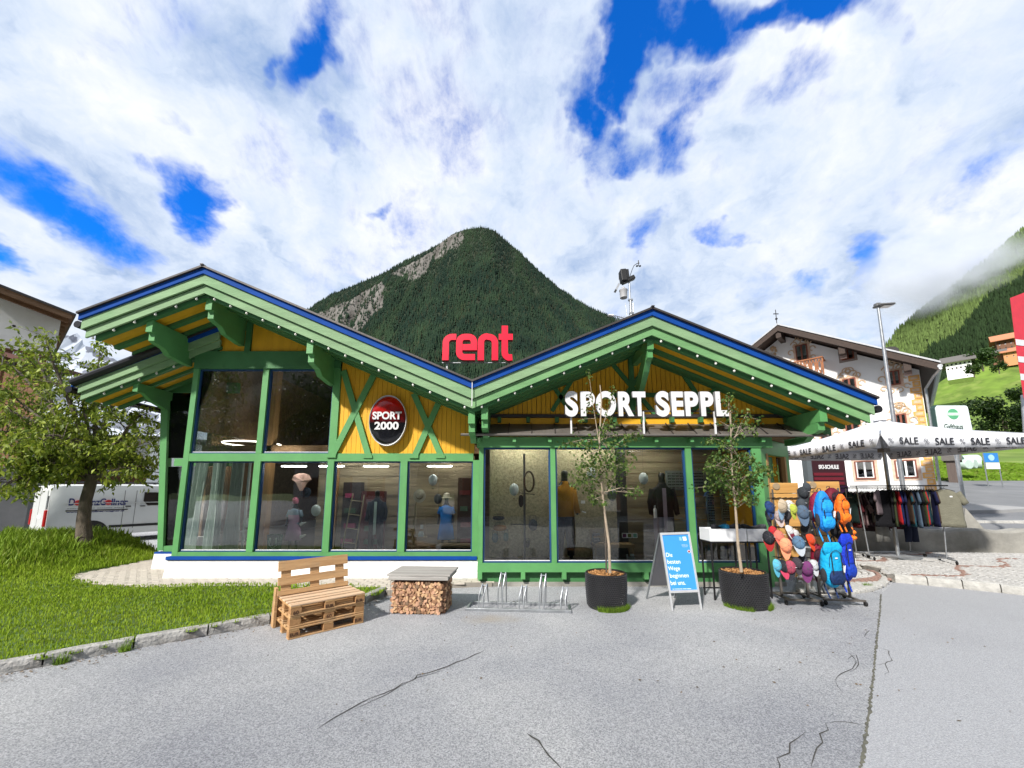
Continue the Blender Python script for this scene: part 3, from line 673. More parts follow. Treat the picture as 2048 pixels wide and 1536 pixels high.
def asl(d0, d1, y0, y1, l=0): return MB().prism([(LA[0] + l, LA[1] + l * .4 - d0), (LA[0] + l, LA[1] + l * .4 - d1), (LB[0], LB[1] - d1), (LB[0], LB[1] - d0)], y0, y1)
sp(asl(-.03, 0, YFA - .06, 14), 'lower_roof', roofm); sp(asl(.002, .075, YFA - .03, YFA + .02), 'blue_trim', blue); sp(asl(.078, .24, YFA, YFA + .04, .12), 'fascia_board', pale); sp(asl(.243, .38, YFA + .045, YFA + .08, .14), 'fascia_board', pale)
sp(MB().tube([(LA[0] + .02, YFA - .02, LA[1] + .01), (LB[0] - .9, YFA - .02, LB[1] - .37)], .078, 10), 'verge_roll', gutter)
sp(MB().tube([(LA[0] - .05, YFA - .02, LA[1] - .12), (LA[0] - .05, 14, LA[1] - .12)], .07, 10), 'gutter', gutter)
for k in range(3): sp(asl(.335, .355, YFA + .12 + k * .27, YFA + .38 + k * .27, .15), 'soffit_board', yellow)
for yy in (YFA + .1, YFA + .42, YFA + .74): sp(asl(.356, .42, yy, yy + .08, .18), 'rafter', greend)
xp = at(270, 780, YFA + .15).x; zt = LA[1] + (xp - LA[0]) * (LB[1] - LA[1]) / (LB[0] - LA[0]) - .40
sp(MB().bx(xp - .05, xp + .05, YFA + .15, YA + .1, zt - .18, zt), 'purlin', green); sp(MB().prismx([(YFA + .3, zt - .18), (YFA + .5, zt - .3), (YA, zt - .42), (YA, zt - .18)][::-1], xp - .045, xp + .045), 'bracket', green)
sp(MB().bx(qa[3].x, xi, YA, YA + .1, zz(785), zz(765)), 'head_beam', greend)
# ---- right gable wall
xg0, xg1 = X(966, 800) - .05, X(1622, 800) + .12
zc1, zc0 = Z(848), Z(832)
planks(xg0, xg1, .093, zc0 + .02, rl, YW + .03, yellow, gap=.010)
sp(MB().bx(xg0, xg1, YW - .03, YW + .1, Z(835.5), Z(829)), 'ledge', roofm)
sp(MB().bx(xg0, xg1, YW, YW + .1, zc1 - .1, Z(836)), 'yellow_band', yellow)
for k in range(13):
    x = xg0 + .38 + k * .565
    if x < xg1 - .1: sp(MB().bx(x - .035, x + .035, YW - .1, YW, Z(846), Z(835.8)), 'dentil', greend)
def gb(p0, p1): brace(p0, p1, .085, YW - .01, greend, foot=False)
gb((1108, 763), (1262, 790)) if False else None
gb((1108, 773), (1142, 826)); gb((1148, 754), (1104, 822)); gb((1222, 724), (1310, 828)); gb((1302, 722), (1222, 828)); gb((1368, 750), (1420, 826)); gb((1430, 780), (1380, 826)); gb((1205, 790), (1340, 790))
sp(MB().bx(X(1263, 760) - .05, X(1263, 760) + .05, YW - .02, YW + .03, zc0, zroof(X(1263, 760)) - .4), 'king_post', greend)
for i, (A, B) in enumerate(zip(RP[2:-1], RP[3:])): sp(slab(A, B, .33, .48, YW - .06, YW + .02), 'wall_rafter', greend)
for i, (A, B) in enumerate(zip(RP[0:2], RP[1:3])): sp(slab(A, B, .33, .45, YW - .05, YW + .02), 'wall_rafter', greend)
# ---- canopy over the shop window box
YC = 6.80
cb = (at(948, 848, YW), at(1616, 848, YW)); cf = (at(940, 868, YC), at(1650, 870, YC))
sp(MB().add([cf[0], cf[1], cb[1], cb[0], cf[0] - Vector((0, 0, .03)), cf[1] - Vector((0, 0, .03)), cb[1] - Vector((0, 0, .03)), cb[0] - Vector((0, 0, .03))], [(0, 1, 2, 3), (7, 6, 5, 4), (0, 4, 5, 1), (1, 5, 6, 2), (3, 2, 6, 7), (0, 3, 7, 4)]), 'canopy_roof', canm)
for k in range(15):
    t = (k + .6) / 15; a, b = cf[0].lerp(cf[1], t), cb[0].lerp(cb[1], t); sp(MB().bar(a + Vector((0, 0, .012)), b + Vector((0, 0, .012)), .014, .028), 'standing_seam', roofm)
sp(MB().tube([cf[0] + Vector((-.16, -.03, -.015)), cf[1] + Vector((.03, -.03, -.015))], .024, 8), 'canopy_gutter', canm)
zb1, zb0, zt1 = Z(875, YB), Z(895, YB), Z(889, YB)
xb0, xb1 = at(957, 1015, YB).x, at(1530, 1015, YB).x
sp(MB().bx(xb0 - .04, xb1 + .22, YB - .03, YB + .14, zb0, zb1), 'header_beam', green)
for k in range(9):
    x = xb0 + .0 + k * (xb1 - xb0) / 8.0; sp(MB().bx(x - .03, x + .03, YC + .02, YB - .031, zb1 - .10, zb1 - .03), 'canopy_rafter', green)
def XB(px, py=1015): return at(px, py, YB).x
zw0, zw1 = Z(1126, YB), zb0
pb = [(XB(957), XB(966)), (XB(1102), XB(1112)), (XB(1377), XB(1389)), (XB(1512), XB(1531))]
for a, b in pb: sp(MB().bx(a, b, YB - .01, YB + .12, zw0, zb0), 'post', green)
sp(MB().bx(pb[0][0] - .005, pb[3][1], YB - .02, YB + .12, Z(1144, YB), zw0), 'bottom_beam', green)
for i in range(3): pane(pb[i][1] + .002, pb[i + 1][0] - .002, zw0 + .002, zb0 - .002, YB + .02, t=.028)
sp(MB().bx(pb[0][0] + .02, pb[3][1] + .3, YB + .10, YB + .2, .06, Z(1144, YB)), 'recessed_base', greend)
sp(MB().bx(pb[0][0] + .01, pb[3][1] + .3, YB + .07, YB + .2, -.02, .075), 'base_course', concrete)
for px in (960, 1046, 1128, 1292, 1375, 1460, 1520):
    x = XB(px, 1148); sp(MB().bx(x - .038, x + .038, YB - .03, YB + .1, Z(1158, YB), Z(1143, YB) - .002), 'corbel', green)
sp(MB().bx(pb[0][0] + .004, pb[0][0] + .06, YB + .12, YW, .06, zb1), 'side_panel', green)
# entrance side wall, running back to the right
pc0 = Vector((pb[3][1], YB + .0, 0)); pc1 = Vector((at(1586, 1000, 8.0).x, 8.0, 0)); dirc = (pc1 - pc0).normalized()
def cw(t0, t1, z0, z1, th=.1, m=green, name='entrance_wall', off=0):
    a, b = pc0.lerp(pc1, t0), pc0.lerp(pc1, t1); n = Vector((dirc.y, -dirc.x, 0)); q = []
    for z in (z0, z1):
        for p in (a + n * off, b + n * off, b + n * (off - th), a + n * (off - th)): q.append((p.x, p.y, z))
    sp(MB().add(q, [(3, 2, 1, 0), (4, 5, 6, 7), (0, 1, 5, 4), (1, 2, 6, 5), (2, 3, 7, 6), (3, 0, 4, 7)]), name, m)
cw(0, .16, 0, zb1); cw(.86, 1, 0, zb1); cw(.16, .86, zb1 - .28, zb1); cw(.16, .22, 0, zb1 - .28, .1, postw, 'door_frame', .01); cw(.80, .86, 0, zb1 - .28, .1, postw, 'door_frame', .01)
cw(.25, .62, .05, zb1 - .3, .04, greend, 'door', -.12); cw(.62, .80, .05, zb1 - .3, .006, glass, 'pane', -.05)
# shell behind: floor, walls, ceiling
xR = pc1.x
def wallp(x0, y0, x1, y1, z0, z1, m, name='wall', t=.12):
    d = Vector((x1 - x0, y1 - y0)).normalized(); n = Vector((-d.y, d.x)) * t
    sp(MB().add([(x0, y0, z0), (x1, y1, z0), (x1 + n.x, y1 + n.y, z0), (x0 + n.x, y0 + n.y, z0), (x0, y0, z1), (x1, y1, z1), (x1 + n.x, y1 + n.y, z1), (x0 + n.x, y0 + n.y, z1)], [(3, 2, 1, 0), (4, 5, 6, 7), (0, 1, 5, 4), (1, 2, 6, 5), (2, 3, 7, 6), (3, 0, 4, 7)]), name, m)
wallp(xR, 8.0, xR, 15, 0, 3.0, yellow, 'side_wall'); wpts = [(xA - 1.2, 0), (xR, 0), (xR, zroof(xR) - .3), (RP[3][0], RP[3][1] - .3), (RP[2][0], RP[2][1] - .3), (RP[1][0], RP[1][1] - .3), (xA - 1.2, zroof(xA - 1.2) - .3)]; sp(MB().prism(wpts, 14.9, 15.02), 'back_wall', inwood); sp(MB().bx(xA - .06, xA + .06, YW + .13, 14.9, 2.9, zroof(xA) - .3), 'clerestory_wall', inwood)
wallp(qa[0].x, YA + .15, qa[0].x, 15, 0, .6, white, 'side_wall'); wallp(qa[0].x - .1, YA + 1.2, qa[0].x - .1, 15, .6, 3.3, inwood, 'side_wall')
sp(MB().bx(xA + .02, xR - .1, YW + .22, 14.9, .3, .36), 'shop_floor', floorm); sp(MB().bx(qa[0].x + .1, xA + .015, YA + .21, 14.9, .3, .36), 'shop_floor', floorm); sp(MB().bx(xA - .05, xA + .1, YW + .21, YA - .06, 0, zBl0), 'plinth_return', white)
sp(MB().bx(pb[0][0] + .02, pb[3][1], YB + .13, YW + .2, Z(1126, YB) - .06, Z(1126, YB) - .02), 'display_floor', floorm)
sp(MB().bx(X(957), xR - .1, YB + .2, 14.9, zb1 + .02, zb1 + .08), 'ceiling', inwood)
for k in range(6):
    y = YW + .8 + k * 1.1
    for A, B in ((RP[0], RP[1]), (RP[1], RP[2])): sp(slab(A, B, .30, .46, y, y + .12), 'indoor_rafter', inwood)
for px in (447, 610): sp(MB().bx(X(px, 830) - .09, X(px, 830) + .05, 8.9, 9.1, .3, 4.6), 'indoor_post', postw)
sp(MB().bx(qa[0].x + .1, X(957), 8.9, 9.06, 2.55, 2.75), 'gallery_beam', inwood); sp(MB().bx(xm3[0] + .3, X(957), 9.0, 14.8, 2.75, 2.81), 'gallery_floor', inwood)
wallp(xm2[1] + .35, 9.0, X(957) - .25, 9.0, .36, 2.5, barn, 'display_wall', .06)
for k in range(9):
    sp(MB().bx(xm2[1] + .35, X(957) - .25, 8.975 - .008 * (k % 2), 8.995, .42 + k * .23, .42 + k * .23 + .215), 'barn_board', barn)
sp(MB().bx(XB(975), XB(1252), YB + .62, YB + .65, Z(1126, YB), zb0 + .1), 'straw_panel', osb)
for k in range(10): sp(MB().bx(XB(1275), XB(1512), YB + 1.0 - .008 * (k % 2), YB + 1.03, .4 + k * .235, .4 + k * .235 + .225), 'barn_board', barn)
sp(MB().bx(XB(1252), XB(1275), YB + .62, YB + 1.2, .38, 2.6), 'dark_pillar', darkwall)
for px, py, y in ((1340, 905, 8.0), (1200, 912, 9.0), (1120, 903, 8.0), (1290, 902, 8.2), (1310, 908, 8.9), (1268, 917, 9.6), (1392, 908, 8.6), (1425, 905, 8.2), (1040, 902, 8.4), (1150, 905, 8.4)):
    p = at(px, py, y); sp(MB().bx(p.x - .12, p.x + .12, y - .03, y + .03, zb1 - .01, zb1 + .015), 'ceiling_lamp', led)
for px in (560, 640, 735, 870):
    sp(MB().bx(X(px, 930) - .25, X(px, 930) + .25, 7.86, 7.90, Z(930) , Z(930) + .02), 'ceiling_lamp', led)  # fill strips added close behind the glass to light the window items
for px, py, y in ((400, 975, 9.5), (455, 985, 9.8), (560, 940, 8.7), (700, 950, 8.6), (760, 960, 8.5), (900, 945, 8.6)):
    p = at(px, py, y); sp(MB().bx(p.x - .35, p.x + .35, y - .02, y + .02, 2.50, 2.525), 'ceiling_lamp', led)
for a_, b_ in ((985, 1090), (1130, 1230), (1260, 1365)):
    sp(MB().bx(XB(a_), XB(b_), YB + .30, YB + .36, zb1 - .03, zb1 + .0), 'ceiling_lamp', led)  # strips added inside the window box to brighten the straw panel
ring = at(505, 888, 9.6); rm = MB(); rm.tube([(ring.x + .62 * math.cos(t), ring.y + .62 * math.sin(t), ring.z) for t in [2 * math.pi * k / 40 for k in range(41)]], .016, 8)
rl_ = thing('ring_lamp', 'glowing ring lamp hanging inside behind the upper left window', 'lamp', ring); put(rm, 'ring', lamp_on, rl_, w=True)
sw = MB()
for t in (0, 2.1, 4.2): sw.tube([(ring.x + .62 * math.cos(t), ring.y + .62 * math.sin(t), ring.z), (ring.x, ring.y, ring.z + 1.2)], .003, 5)
put(sw, 'suspension_wires', blackm, rl_, w=True)
# ---- bulbs along the eaves
ls = thing('bulb_string', 'string of small frosted bulbs running under the big roof edges', 'fairy lights', (RP[2][0], YF + .1, RP[2][1]))
bm_ = mesh_of('bulb', *(lambda q: (q.v, q.f))(MB().ell((0, 0, 0), (.021, .021, .024), 10, 8).tube([(0, 0, .02), (0, 0, .045)], .011, 6)), bulbm, True)
cab = MB(); prev = None
for (A, B), nn in zip(zip(RP[:-1], RP[1:]), (6, 16, 11, 12)):
    for k in range(nn):
        t = (k + .55) / nn; x = A[0] + (B[0] - A[0]) * t; z = A[1] + (B[1] - A[1]) * t - .475
        inst(bm_, 'bulb', ls, Vector((x, YF + .085, z)) - ls.location)
        if prev: cab.tube([prev, (x, YF + .095, z + .04)], .004, 5)
        prev = (x, YF + .095, z + .04)
put(cab, 'cable', blackm, ls, w=True)
ls2 = thing('bulb_string', 'short string of five frosted bulbs under the lower left roof', 'fairy lights', (LA[0] + .5, YFA, LA[1]))
for k in range(5):
    x = LA[0] + .55 + k * .33; z = LA[1] + (x - LA[0]) * (LB[1] - LA[1]) / (LB[0] - LA[0]) - .41; inst(bm_, 'bulb', ls2, Vector((x, YFA + .09, z)) - ls2.location)
# ---- signs on the shop
sg = thing('brand_sign', 'oval domed sign, red above and black below, lettered SPORT 2000', 'sign', at(776, 841, YW - .1))
m, nt, b, N, L = _new('red_black_gloss'); tc = N('ShaderNodeTexCoord'); sx = N('ShaderNodeSeparateXYZ'); L(tc.outputs['Object'], sx.inputs[0])
mr = N('ShaderNodeMapRange'); mr.inputs[1].default_value = -.06; mr.inputs[2].default_value = .30; L(sx.outputs[2], mr.inputs[0]); cr = N('ShaderNodeValToRGB'); L(mr.outputs[0], cr.inputs[0])
cr.color_ramp.elements[0].position = .0; cr.color_ramp.elements[0].color = (.006, .006, .008, 1); cr.color_ramp.elements[1].position = 1; cr.color_ramp.elements[1].color = (.42, .008, .006, 1); e = cr.color_ramp.elements.new(.25); e.color = (.10, .004, .005, 1)
L(cr.outputs[0], b.inputs['Base Color']); b.inputs['Roughness'].default_value = .12
rx_, rz_ = .365, .50; d_ = MB(); rings = []
for r_, y in ((0.001, -.065), (.3, -.062), (.6, -.052), (.8, -.038), (.93, -.02), (.96, 0.0)): rings.append([(rx_ * r_ * math.cos(a_), y, rz_ * r_ * math.sin(a_)) for a_ in [2 * math.pi * k / 48 for k in range(48)]])
put(d_.loft(rings), 'dome', m, sg, smooth=True)
rg = []
for r_, y in ((.955, -.005), (.965, -.028), (1.0, -.03), (1.005, -.0), (1.0, .06), (.9, .06)): rg.append([(rx_ * r_ * math.cos(a_), y, rz_ * r_ * math.sin(a_)) for a_ in [2 * math.pi * k / 48 for k in range(48)]])
put(MB().loft(rg), 'rim', alu, sg, smooth=True)
fit(TX['sport'], .565, .155); fit(TX['2000'], .47, .155)
lettering('sport', sg, (0, -.070, .085)); lettering('2000', sg, (0, -.068, -.115))
YS = 6.78
ss = thing('shop_name_sign', 'big white block letters SPORT SEPPL standing on the canopy', 'sign', at(1290, 868, YS))
zb_, zt_ = at(1200, 833, YS).z, at(1200, 784, YS).z; hL = zt_ - zb_
runs = {'S': .74, 'P': .70, 'O': .98, 'R': .74, 'T': .76, 'E': .60, 'L': .58}
px = [(1129, 1156, 'S'), (1160, 1190, 'P'), (1190, 1232, 'O'), (1235, 1267, 'R'), (1264, 1291, 'T'), (1310, 1338, 'S'), (1341, 1366, 'E'), (1368, 1396, 'P'), (1399, 1426, 'P'), (1429, 1455, 'L')]
for a, b_, ch in px:
    xa_, xb_ = at(a, 808, YS).x, at(b_, 808, YS).x; me = TX['L' + ch]
    o = inst(me, 'letter', ss, (0, 0, 0), (R(90), 0, 0), ((xb_ - xa_) * .955 / me['w'], (hL * (1.04 if ch in 'SO' else 1)) / me['h'], .62))
    o.location = Vector(((xa_ + xb_) / 2, YS, (zb_ + zt_) / 2)) - ss.location
pst = MB()
for p in (1143, 1289, 1433): xx = at(p, 850, YS).x; pst.bx(xx - .014, xx + .014, YS + .03, YS + .06, at(p, 868, YC).z, zb_ + .1)
put(pst, 'support_posts', letw, ss, w=True); put(MB().bx(at(1135, 850, YS).x, at(1450, 850, YS).x, YS + .05, YS + .075, zb_ + .1, zb_ + .125), 'rear_rail', blackm, ss, w=True)
YR = 7.3
rs = thing('rent_sign', 'bright red rounded letters reading rent above the roof valley', 'sign', at(955, 745, YR))
def arc(cx, cz, r, a0, a1, n=8): return [(cx + r * math.cos(R(a0 + (a1 - a0) * i / n)), cz + r * math.sin(R(a0 + (a1 - a0) * i / n))) for i in range(n + 1)]
pxm = (at(1025, 700, YR).x - at(885, 700, YR).x) / 140
x0, z0 = at(885, 722, YR).x, at(885, 722, YR).z
w = 12.5; yy0, yy1 = YR - .05, YR + .05
L_ = {  # letter strokes in sign pixels
 'r': [[(6.5, 0), (6.5, 34)] + arc(19, 36, 12.5, 180, 90, 6)[0:] + [(27, 48.5)]],
 'e': [[(65, 6.5), (44, 6.5)] + arc(44, 17, 10.5, 270, 180, 5) + [(33.5, 36)] + arc(44, 38, 10.5, 180, 90, 5) + [(52, 48.5)] + arc(52, 38, 10.5, 90, 0, 5) + [(62.5, 27), (40, 27)]],
 'n': [[(76.5, 0), (76.5, 36)] + arc(88, 38, 11.5, 180, 90, 5)[0:] + [(92, 48.5)] + arc(92, 36, 12.5, 90, 0, 6) + [(104.5, 0)]],
 't': [[(124, 72), (124, 18)] + arc(135, 16, 11, 180, 270, 5)[1:-1] + [(139, 6)], [(112, 48.5), (140, 48.5)]]}
for ch, strokes in L_.items():
    mb = MB(); sd = MB()
    for i, stt in enumerate(strokes):
        pth = [(x0 + a_ * pxm, z0 + b_ * pxm) for a_, b_ in stt]
        mb.strip(pth, w * pxm, yy0 - .0015 * i, yy0 + .012); sd.strip(pth, w * pxm * 1.02, yy0 + .0125, yy1)
    o = put(mb, 'letter', redm, rs, w=True); s3 = put(sd, 'letter_side', redside, o); s3.data.transform(Matrix.Translation(-Vector(rs.location)))
fr = MB().bx(x0 - .02, x0 + 1.42 * .96, YR + .06, YR + .08, z0 - .02, z0 - .005)
for p in (893, 1018): xx = at(p, 730, YR).x; fr.bx(xx - .016, xx + .016, YR + .04, YR + .07, zroof(xx) - .02, z0 + .04)
put(fr, 'support_frame', galv, rs, w=True)
# floodlight, antenna and weather station behind the right ridge
YM = 8.6
ws = thing('weather_station', 'dark weather station with rain bucket and wind vane on a galvanised mast', 'weather station', at(1262, 640, YM))
def W(px, py, y=YM): return at(px, py, y)
put(MB().tube([W(1263, 650), W(1261, 598)], .032, 10).tube([W(1260, 600), W(1258.5, 560)], .020, 10), 'mast', galv, ws, w=True, smooth=True)
put(MB().tube([W(1267, 640), W(1266, 606)], .014, 8).box(W(1261, 600), (.1, .06, .04)).box(W(1263, 627), (.1, .06, .04)), 'mast_clamp', galv, ws, w=True)
put(MB().box(W(1256, 560), (.34, .12, .10), ry=R(-25)).box(W(1252, 550), (.12, .14, .24), ry=R(-4)).box(W(1246, 553), (.14, .2, .30), ry=R(-6)), 'sensor_housing', blackp, ws, w=True, bev=.015)
c_ = W(1247, 585); put(MB().lathe([(.085, -.14), (.09, .02), (.10, .04), (.10, .06), (.085, .07)], c_, 20).lathe([(.07, .07), (.03, .14)], c_, 12), 'rain_bucket', plain('pale_grey_plastic', (.38, .38, .39), .5), ws, w=True, smooth=True)
put(MB().box(W(1234, 576), (.05, .14, .18), ry=R(28)), 'solar_shield', alu, ws, w=True)
put(MB().tube([W(1260, 552), W(1264, 540), W(1268, 531), W(1274, 527), W(1277, 527)], .008, 6), 'vane_arm', blackm, ws, w=True)
put(MB().tube([W(1277, 532), W(1277, 521)], .009, 6).prism([(W(1276, 520).x, W(1276, 520).z), (W(1279, 527).x, W(1279, 527).z), (W(1276, 528).x, W(1276, 528).z)], YM - .004, YM + .004), 'wind_vane', blackp, ws, w=True)
for px_, py_ in ((1274, 532), (1280, 532)): put(MB().ell(W(px_, py_), (.028, .028, .022), 8, 6), 'wind_cup', blackp, ws, w=True, smooth=True)
put(MB().tube([W(1238, 560), W(1237.5, 547)], .005, 6), 'aerial', blackp, ws, w=True)
an = thing('whip_antenna', 'thin grey whip antenna left of the weather mast', 'antenna', W(1256, 640)); put(MB().tube([W(1256, 645), W(1251, 606)], [.013, .006], 6), 'rod', galv, an, w=True)
ar = thing('comb_antenna', 'horizontal comb antenna with upright rods behind the right ridge', 'antenna', W(1240, 638)); cmbm = MB().tube([W(1229, 631), W(1258, 639)], .010, 6)
for k in range(7): p = W(1232 + k * 3.6, 637); cmbm.tube([p + Vector((0, 0, -.05)), p + Vector((0, 0, .07))], .006, 5)
put(cmbm, 'rods', galv, ar, w=True)
fl = thing('small_floodlight', 'small white floodlight at the edge of the roof near the mast', 'floodlight', W(1222, 632)); put(MB().box(W(1222, 631), (.13, .08, .035), ry=R(8), ch=.008), 'lamp_head', whitep, fl, w=True); put(MB().tube([W(1226, 632), W(1232, 634)], .006, 6), 'arm', galv, fl, w=True)
# ================================================================ FORECOURT
# ---- pallet bench
P1, P2 = gr(576, 1281), gr(727, 1245.5); dl = (P2 - P1).normalized(); BL, BW, PH = (P2 - P1).length, .66, .132
bench = thing('pallet_bench', 'bench of three stacked wooden pallets with a fourth pallet as backrest', 'bench', P1, math.atan2(dl.y, dl.x))
def pallet(par, z, mt=palletA, top=palletA, dx=0, dy=0):
    b = BL; d = BW; k = PH; s = 1
    for y in (0, d / 2 - .045, d - .09):
        put(MB().box((b / 2 + dx, y + .045 + dy, z + .009), (b, .09, .017), ch=.003), 'bottom_board', mt, par)
        for x in (0, b / 2 - .06, b - .12): put(MB().box((x + .06 + dx, y + .045 + dy, z + .018 + .033), (.12, .088, .066), ch=.005), 'block', blockw, par)
    for x in (0, b / 2 - .055, b - .11): put(MB().box((x + .055 + dx, d / 2 + dy, z + .093), (.11, d, .017), ch=.003), 'cross_board', palletB, par)
    for y, w_ in ((.052, .104), (.188, .075), (d / 2, .11), (d - .188, .075), (d - .052, .104)): put(MB().box((b / 2 + dx, y + dy, z + .1115), (b, w_, .018), ch=.003), 'slat', top, par)
pallet(bench, 0); pallet(bench, PH - .006, dx=.004, dy=.012); pallet(bench, 2 * PH - .012, top=palletT, dx=.002)
bz = 3 * PH - .03; bh = .37; lean = R(12)
def bp_(mb): return mb.xf(rotm(rx=-lean), (0, BW - .13, bz))
for z_, h_ in ((0.30, .125), (.13, .10), (.01, .06)): put(bp_(MB().box((BL / 2 - .02, 0, z_ + h_ / 2 - .0), (BL * 1.0, .018, h_), ch=.003)), 'back_slat', palletA, bench)
for x in (.03, BL / 2 - .06, BL - .17): put(bp_(MB().box((x + .045, .022, .19), (.11, .024, .42), ch=.003)), 'back_board', palletA, bench)
for x in (.03, BL / 2 - .06, BL - .17): put(bp_(MB().box((x + .045, .07, .38), (.10, .07, .08), ch=.004)), 'block', blockw, bench)
put(MB().bx(-.035, -.006, BW - .10, BW + .0, 0, bz + .1).bx(-.035, .06, BW + .005, BW + .02, 0, .3), 'side_board', palletA, bench)
for key, x, z in (('EPAL', .06, 2 * PH + .02), ('EUR', BL / 2, 2 * PH + .025), ('EUR', BL - .07, 2 * PH + .02), ('EUR', .06, .05), ('EUR', BL - .07, .05), ('EPAL', BL / 2, PH + .04)): lettering(key, bench, (x, -.0015, z), name='stamp')
for i in range(4): 
    for j in range(5): put(MB().lathe([(.004, 0), (.004, .0015)], ((.05, .09, BL / 2, BL - .06)[i], (.05, .188, BW / 2, BW - .188, BW - .05)[j], 3 * PH - .012), 6), 'nail', blackm, bench)
# ---- gabion table
G0, G1 = gr(780, 1227), gr(886, 1229); gw = (G1 - G0).length; gd = .46; gh = .44
gab = thing('log_table', 'low table of small split logs in a wire cage under grey planks', 'table', G0, math.atan2(G1.y - G0.y, G1.x - G0.x))
put(MB().bx(.03, gw - .03, .03, gd, .02, gh - .01), 'log_core', plain('dark_log_gap', (.03, .02, .012), .9), gab)
rd = random.Random(5); logcols = [wood('log_end_pale', (.62, .42, .24), (.40, .22, .11), 1), wood('log_end_brown', (.40, .22, .12), (.22, .11, .06), 1), wood('log_end_rose', (.55, .33, .21), (.36, .19, .11), 1), paint('log_bark', (.16, .10, .06), .9, .4, 8, .6, 30)]
lg = [mesh_of('log', *(lambda q: (q.v, q.f))(MB().loft([[(math.cos(a_) * .024 * (1 + .35 * math.sin(a_ * 2 + s)), -.03, math.sin(a_) * .024 * (1 + .3 * math.cos(3 * a_ + s))) for a_ in [2 * math.pi * k / 7 for k in range(7)]], [(math.cos(a_) * .026 * (1 + .35 * math.sin(a_ * 2 + s)), .03, math.sin(a_) * .026 * (1 + .3 * math.cos(3 * a_ + s))) for a_ in [2 * math.pi * k / 7 for k in range(7)]]])), m_) for s, m_ in enumerate(logcols * 2)]
for i in range(15):
    for j in range(11):
        x = .035 + (i + .5 * (j % 2)) * (gw - .07) / 14.6; z = .03 + j * (gh - .06) / 10.3
        if x < gw - .02: inst(lg[rd.choice((0, 0, 1, 2, 2, 3, 4, 5, 6))], 'log', gab, (x + rd.uniform(-.008, .008), rd.uniform(.0, .022), z + rd.uniform(-.006, .006)), (rd.uniform(-.3, .3), rd.uniform(-3, 3), rd.uniform(-.35, .35)), (rd.uniform(.7, 1.25), 1, rd.uniform(.8, 1.5)))
for i in range(8):
    for j in range(11): inst(lg[rd.randrange(8)], 'log', gab, (gw - rd.uniform(.0, .02), .06 + i * .052, .03 + j * .037), (rd.uniform(-.3, .3), rd.uniform(-3, 3), R(90)), (1, 1, 1.1))
wm = MB()
for z in (.10, .24, .34, gh): wm.tube([(0, -.02, z), (gw, -.02, z), (gw + .02, gd, z)], .0035, 5)
for k in range(15): wm.tube([(k * gw / 14, -.02, 0), (k * gw / 14, -.02, gh)], .002, 4)
for k in range(8): wm.tube([(gw + .02, k * gd / 7, 0), (gw + .02, k * gd / 7, gh)], .002, 4)
put(wm, 'wire_cage', wirem, gab)
for k in range(4): put(MB().box((gw / 2 + .02, -.04 + (k + .5) * .148, gh + .075), (gw + .15, .144, .028), ch=.004, rz=rd.uniform(-.004, .004)), 'top_plank', greyw, gab)
put(MB().box((gw / 2 + .02, -.035, gh + .035), (gw + .10, .025, .048), ch=.004), 'edge_board', greyw, gab); put(MB().box((gw + .06, .26, gh + .035), (.025, .54, .048), ch=.004), 'edge_board', greyw, gab)
# ---- bicycle rack
B0, B1 = gr(930, 1222), gr(1143, 1227); rk = thing('bicycle_rack', 'galvanised floor rack with five wheel loops, alternately tall and short', 'bicycle rack', B0, math.atan2(B1.y - B0.y, B1.x - B0.x)); bl = (B1 - B0).length
put(MB().bx(0, bl, 0, .035, 0, .04).bx(.06, bl, .33, .365, 0, .04).bx(0, .035, .036, .329, 0, .03).bx(bl - .035, bl, .036, .329, 0, .03), 'base_frame', galv, rk, bev=.004)
for pxx, top in ((961, .34), (1000, .50), (1043, .33), (1083, .49), (1126, .32)):
    x = (gr(pxx, 1223) - B0).length; mb = MB(); dxx = -.03 if pxx < 1050 else 0
    for s in (-.032, .032):
        mb.tube([(x + s, .02, .03), (x + s + .0, .04, top * .55), (x + s + .03, .10, top - .03), (x + s + .035, .13, top), (x + s + .038, .18, top - .02), (x + s + .03, .30, .12), (x + s + .03, .34, .03)], .0095, 8)
    mb.tube([(x - .032 + .035, .13, top - .02), (x + .032 + .035, .13, top - .02)], .008, 6)
    put(mb, 'wheel_loop', galv, rk, smooth=True)
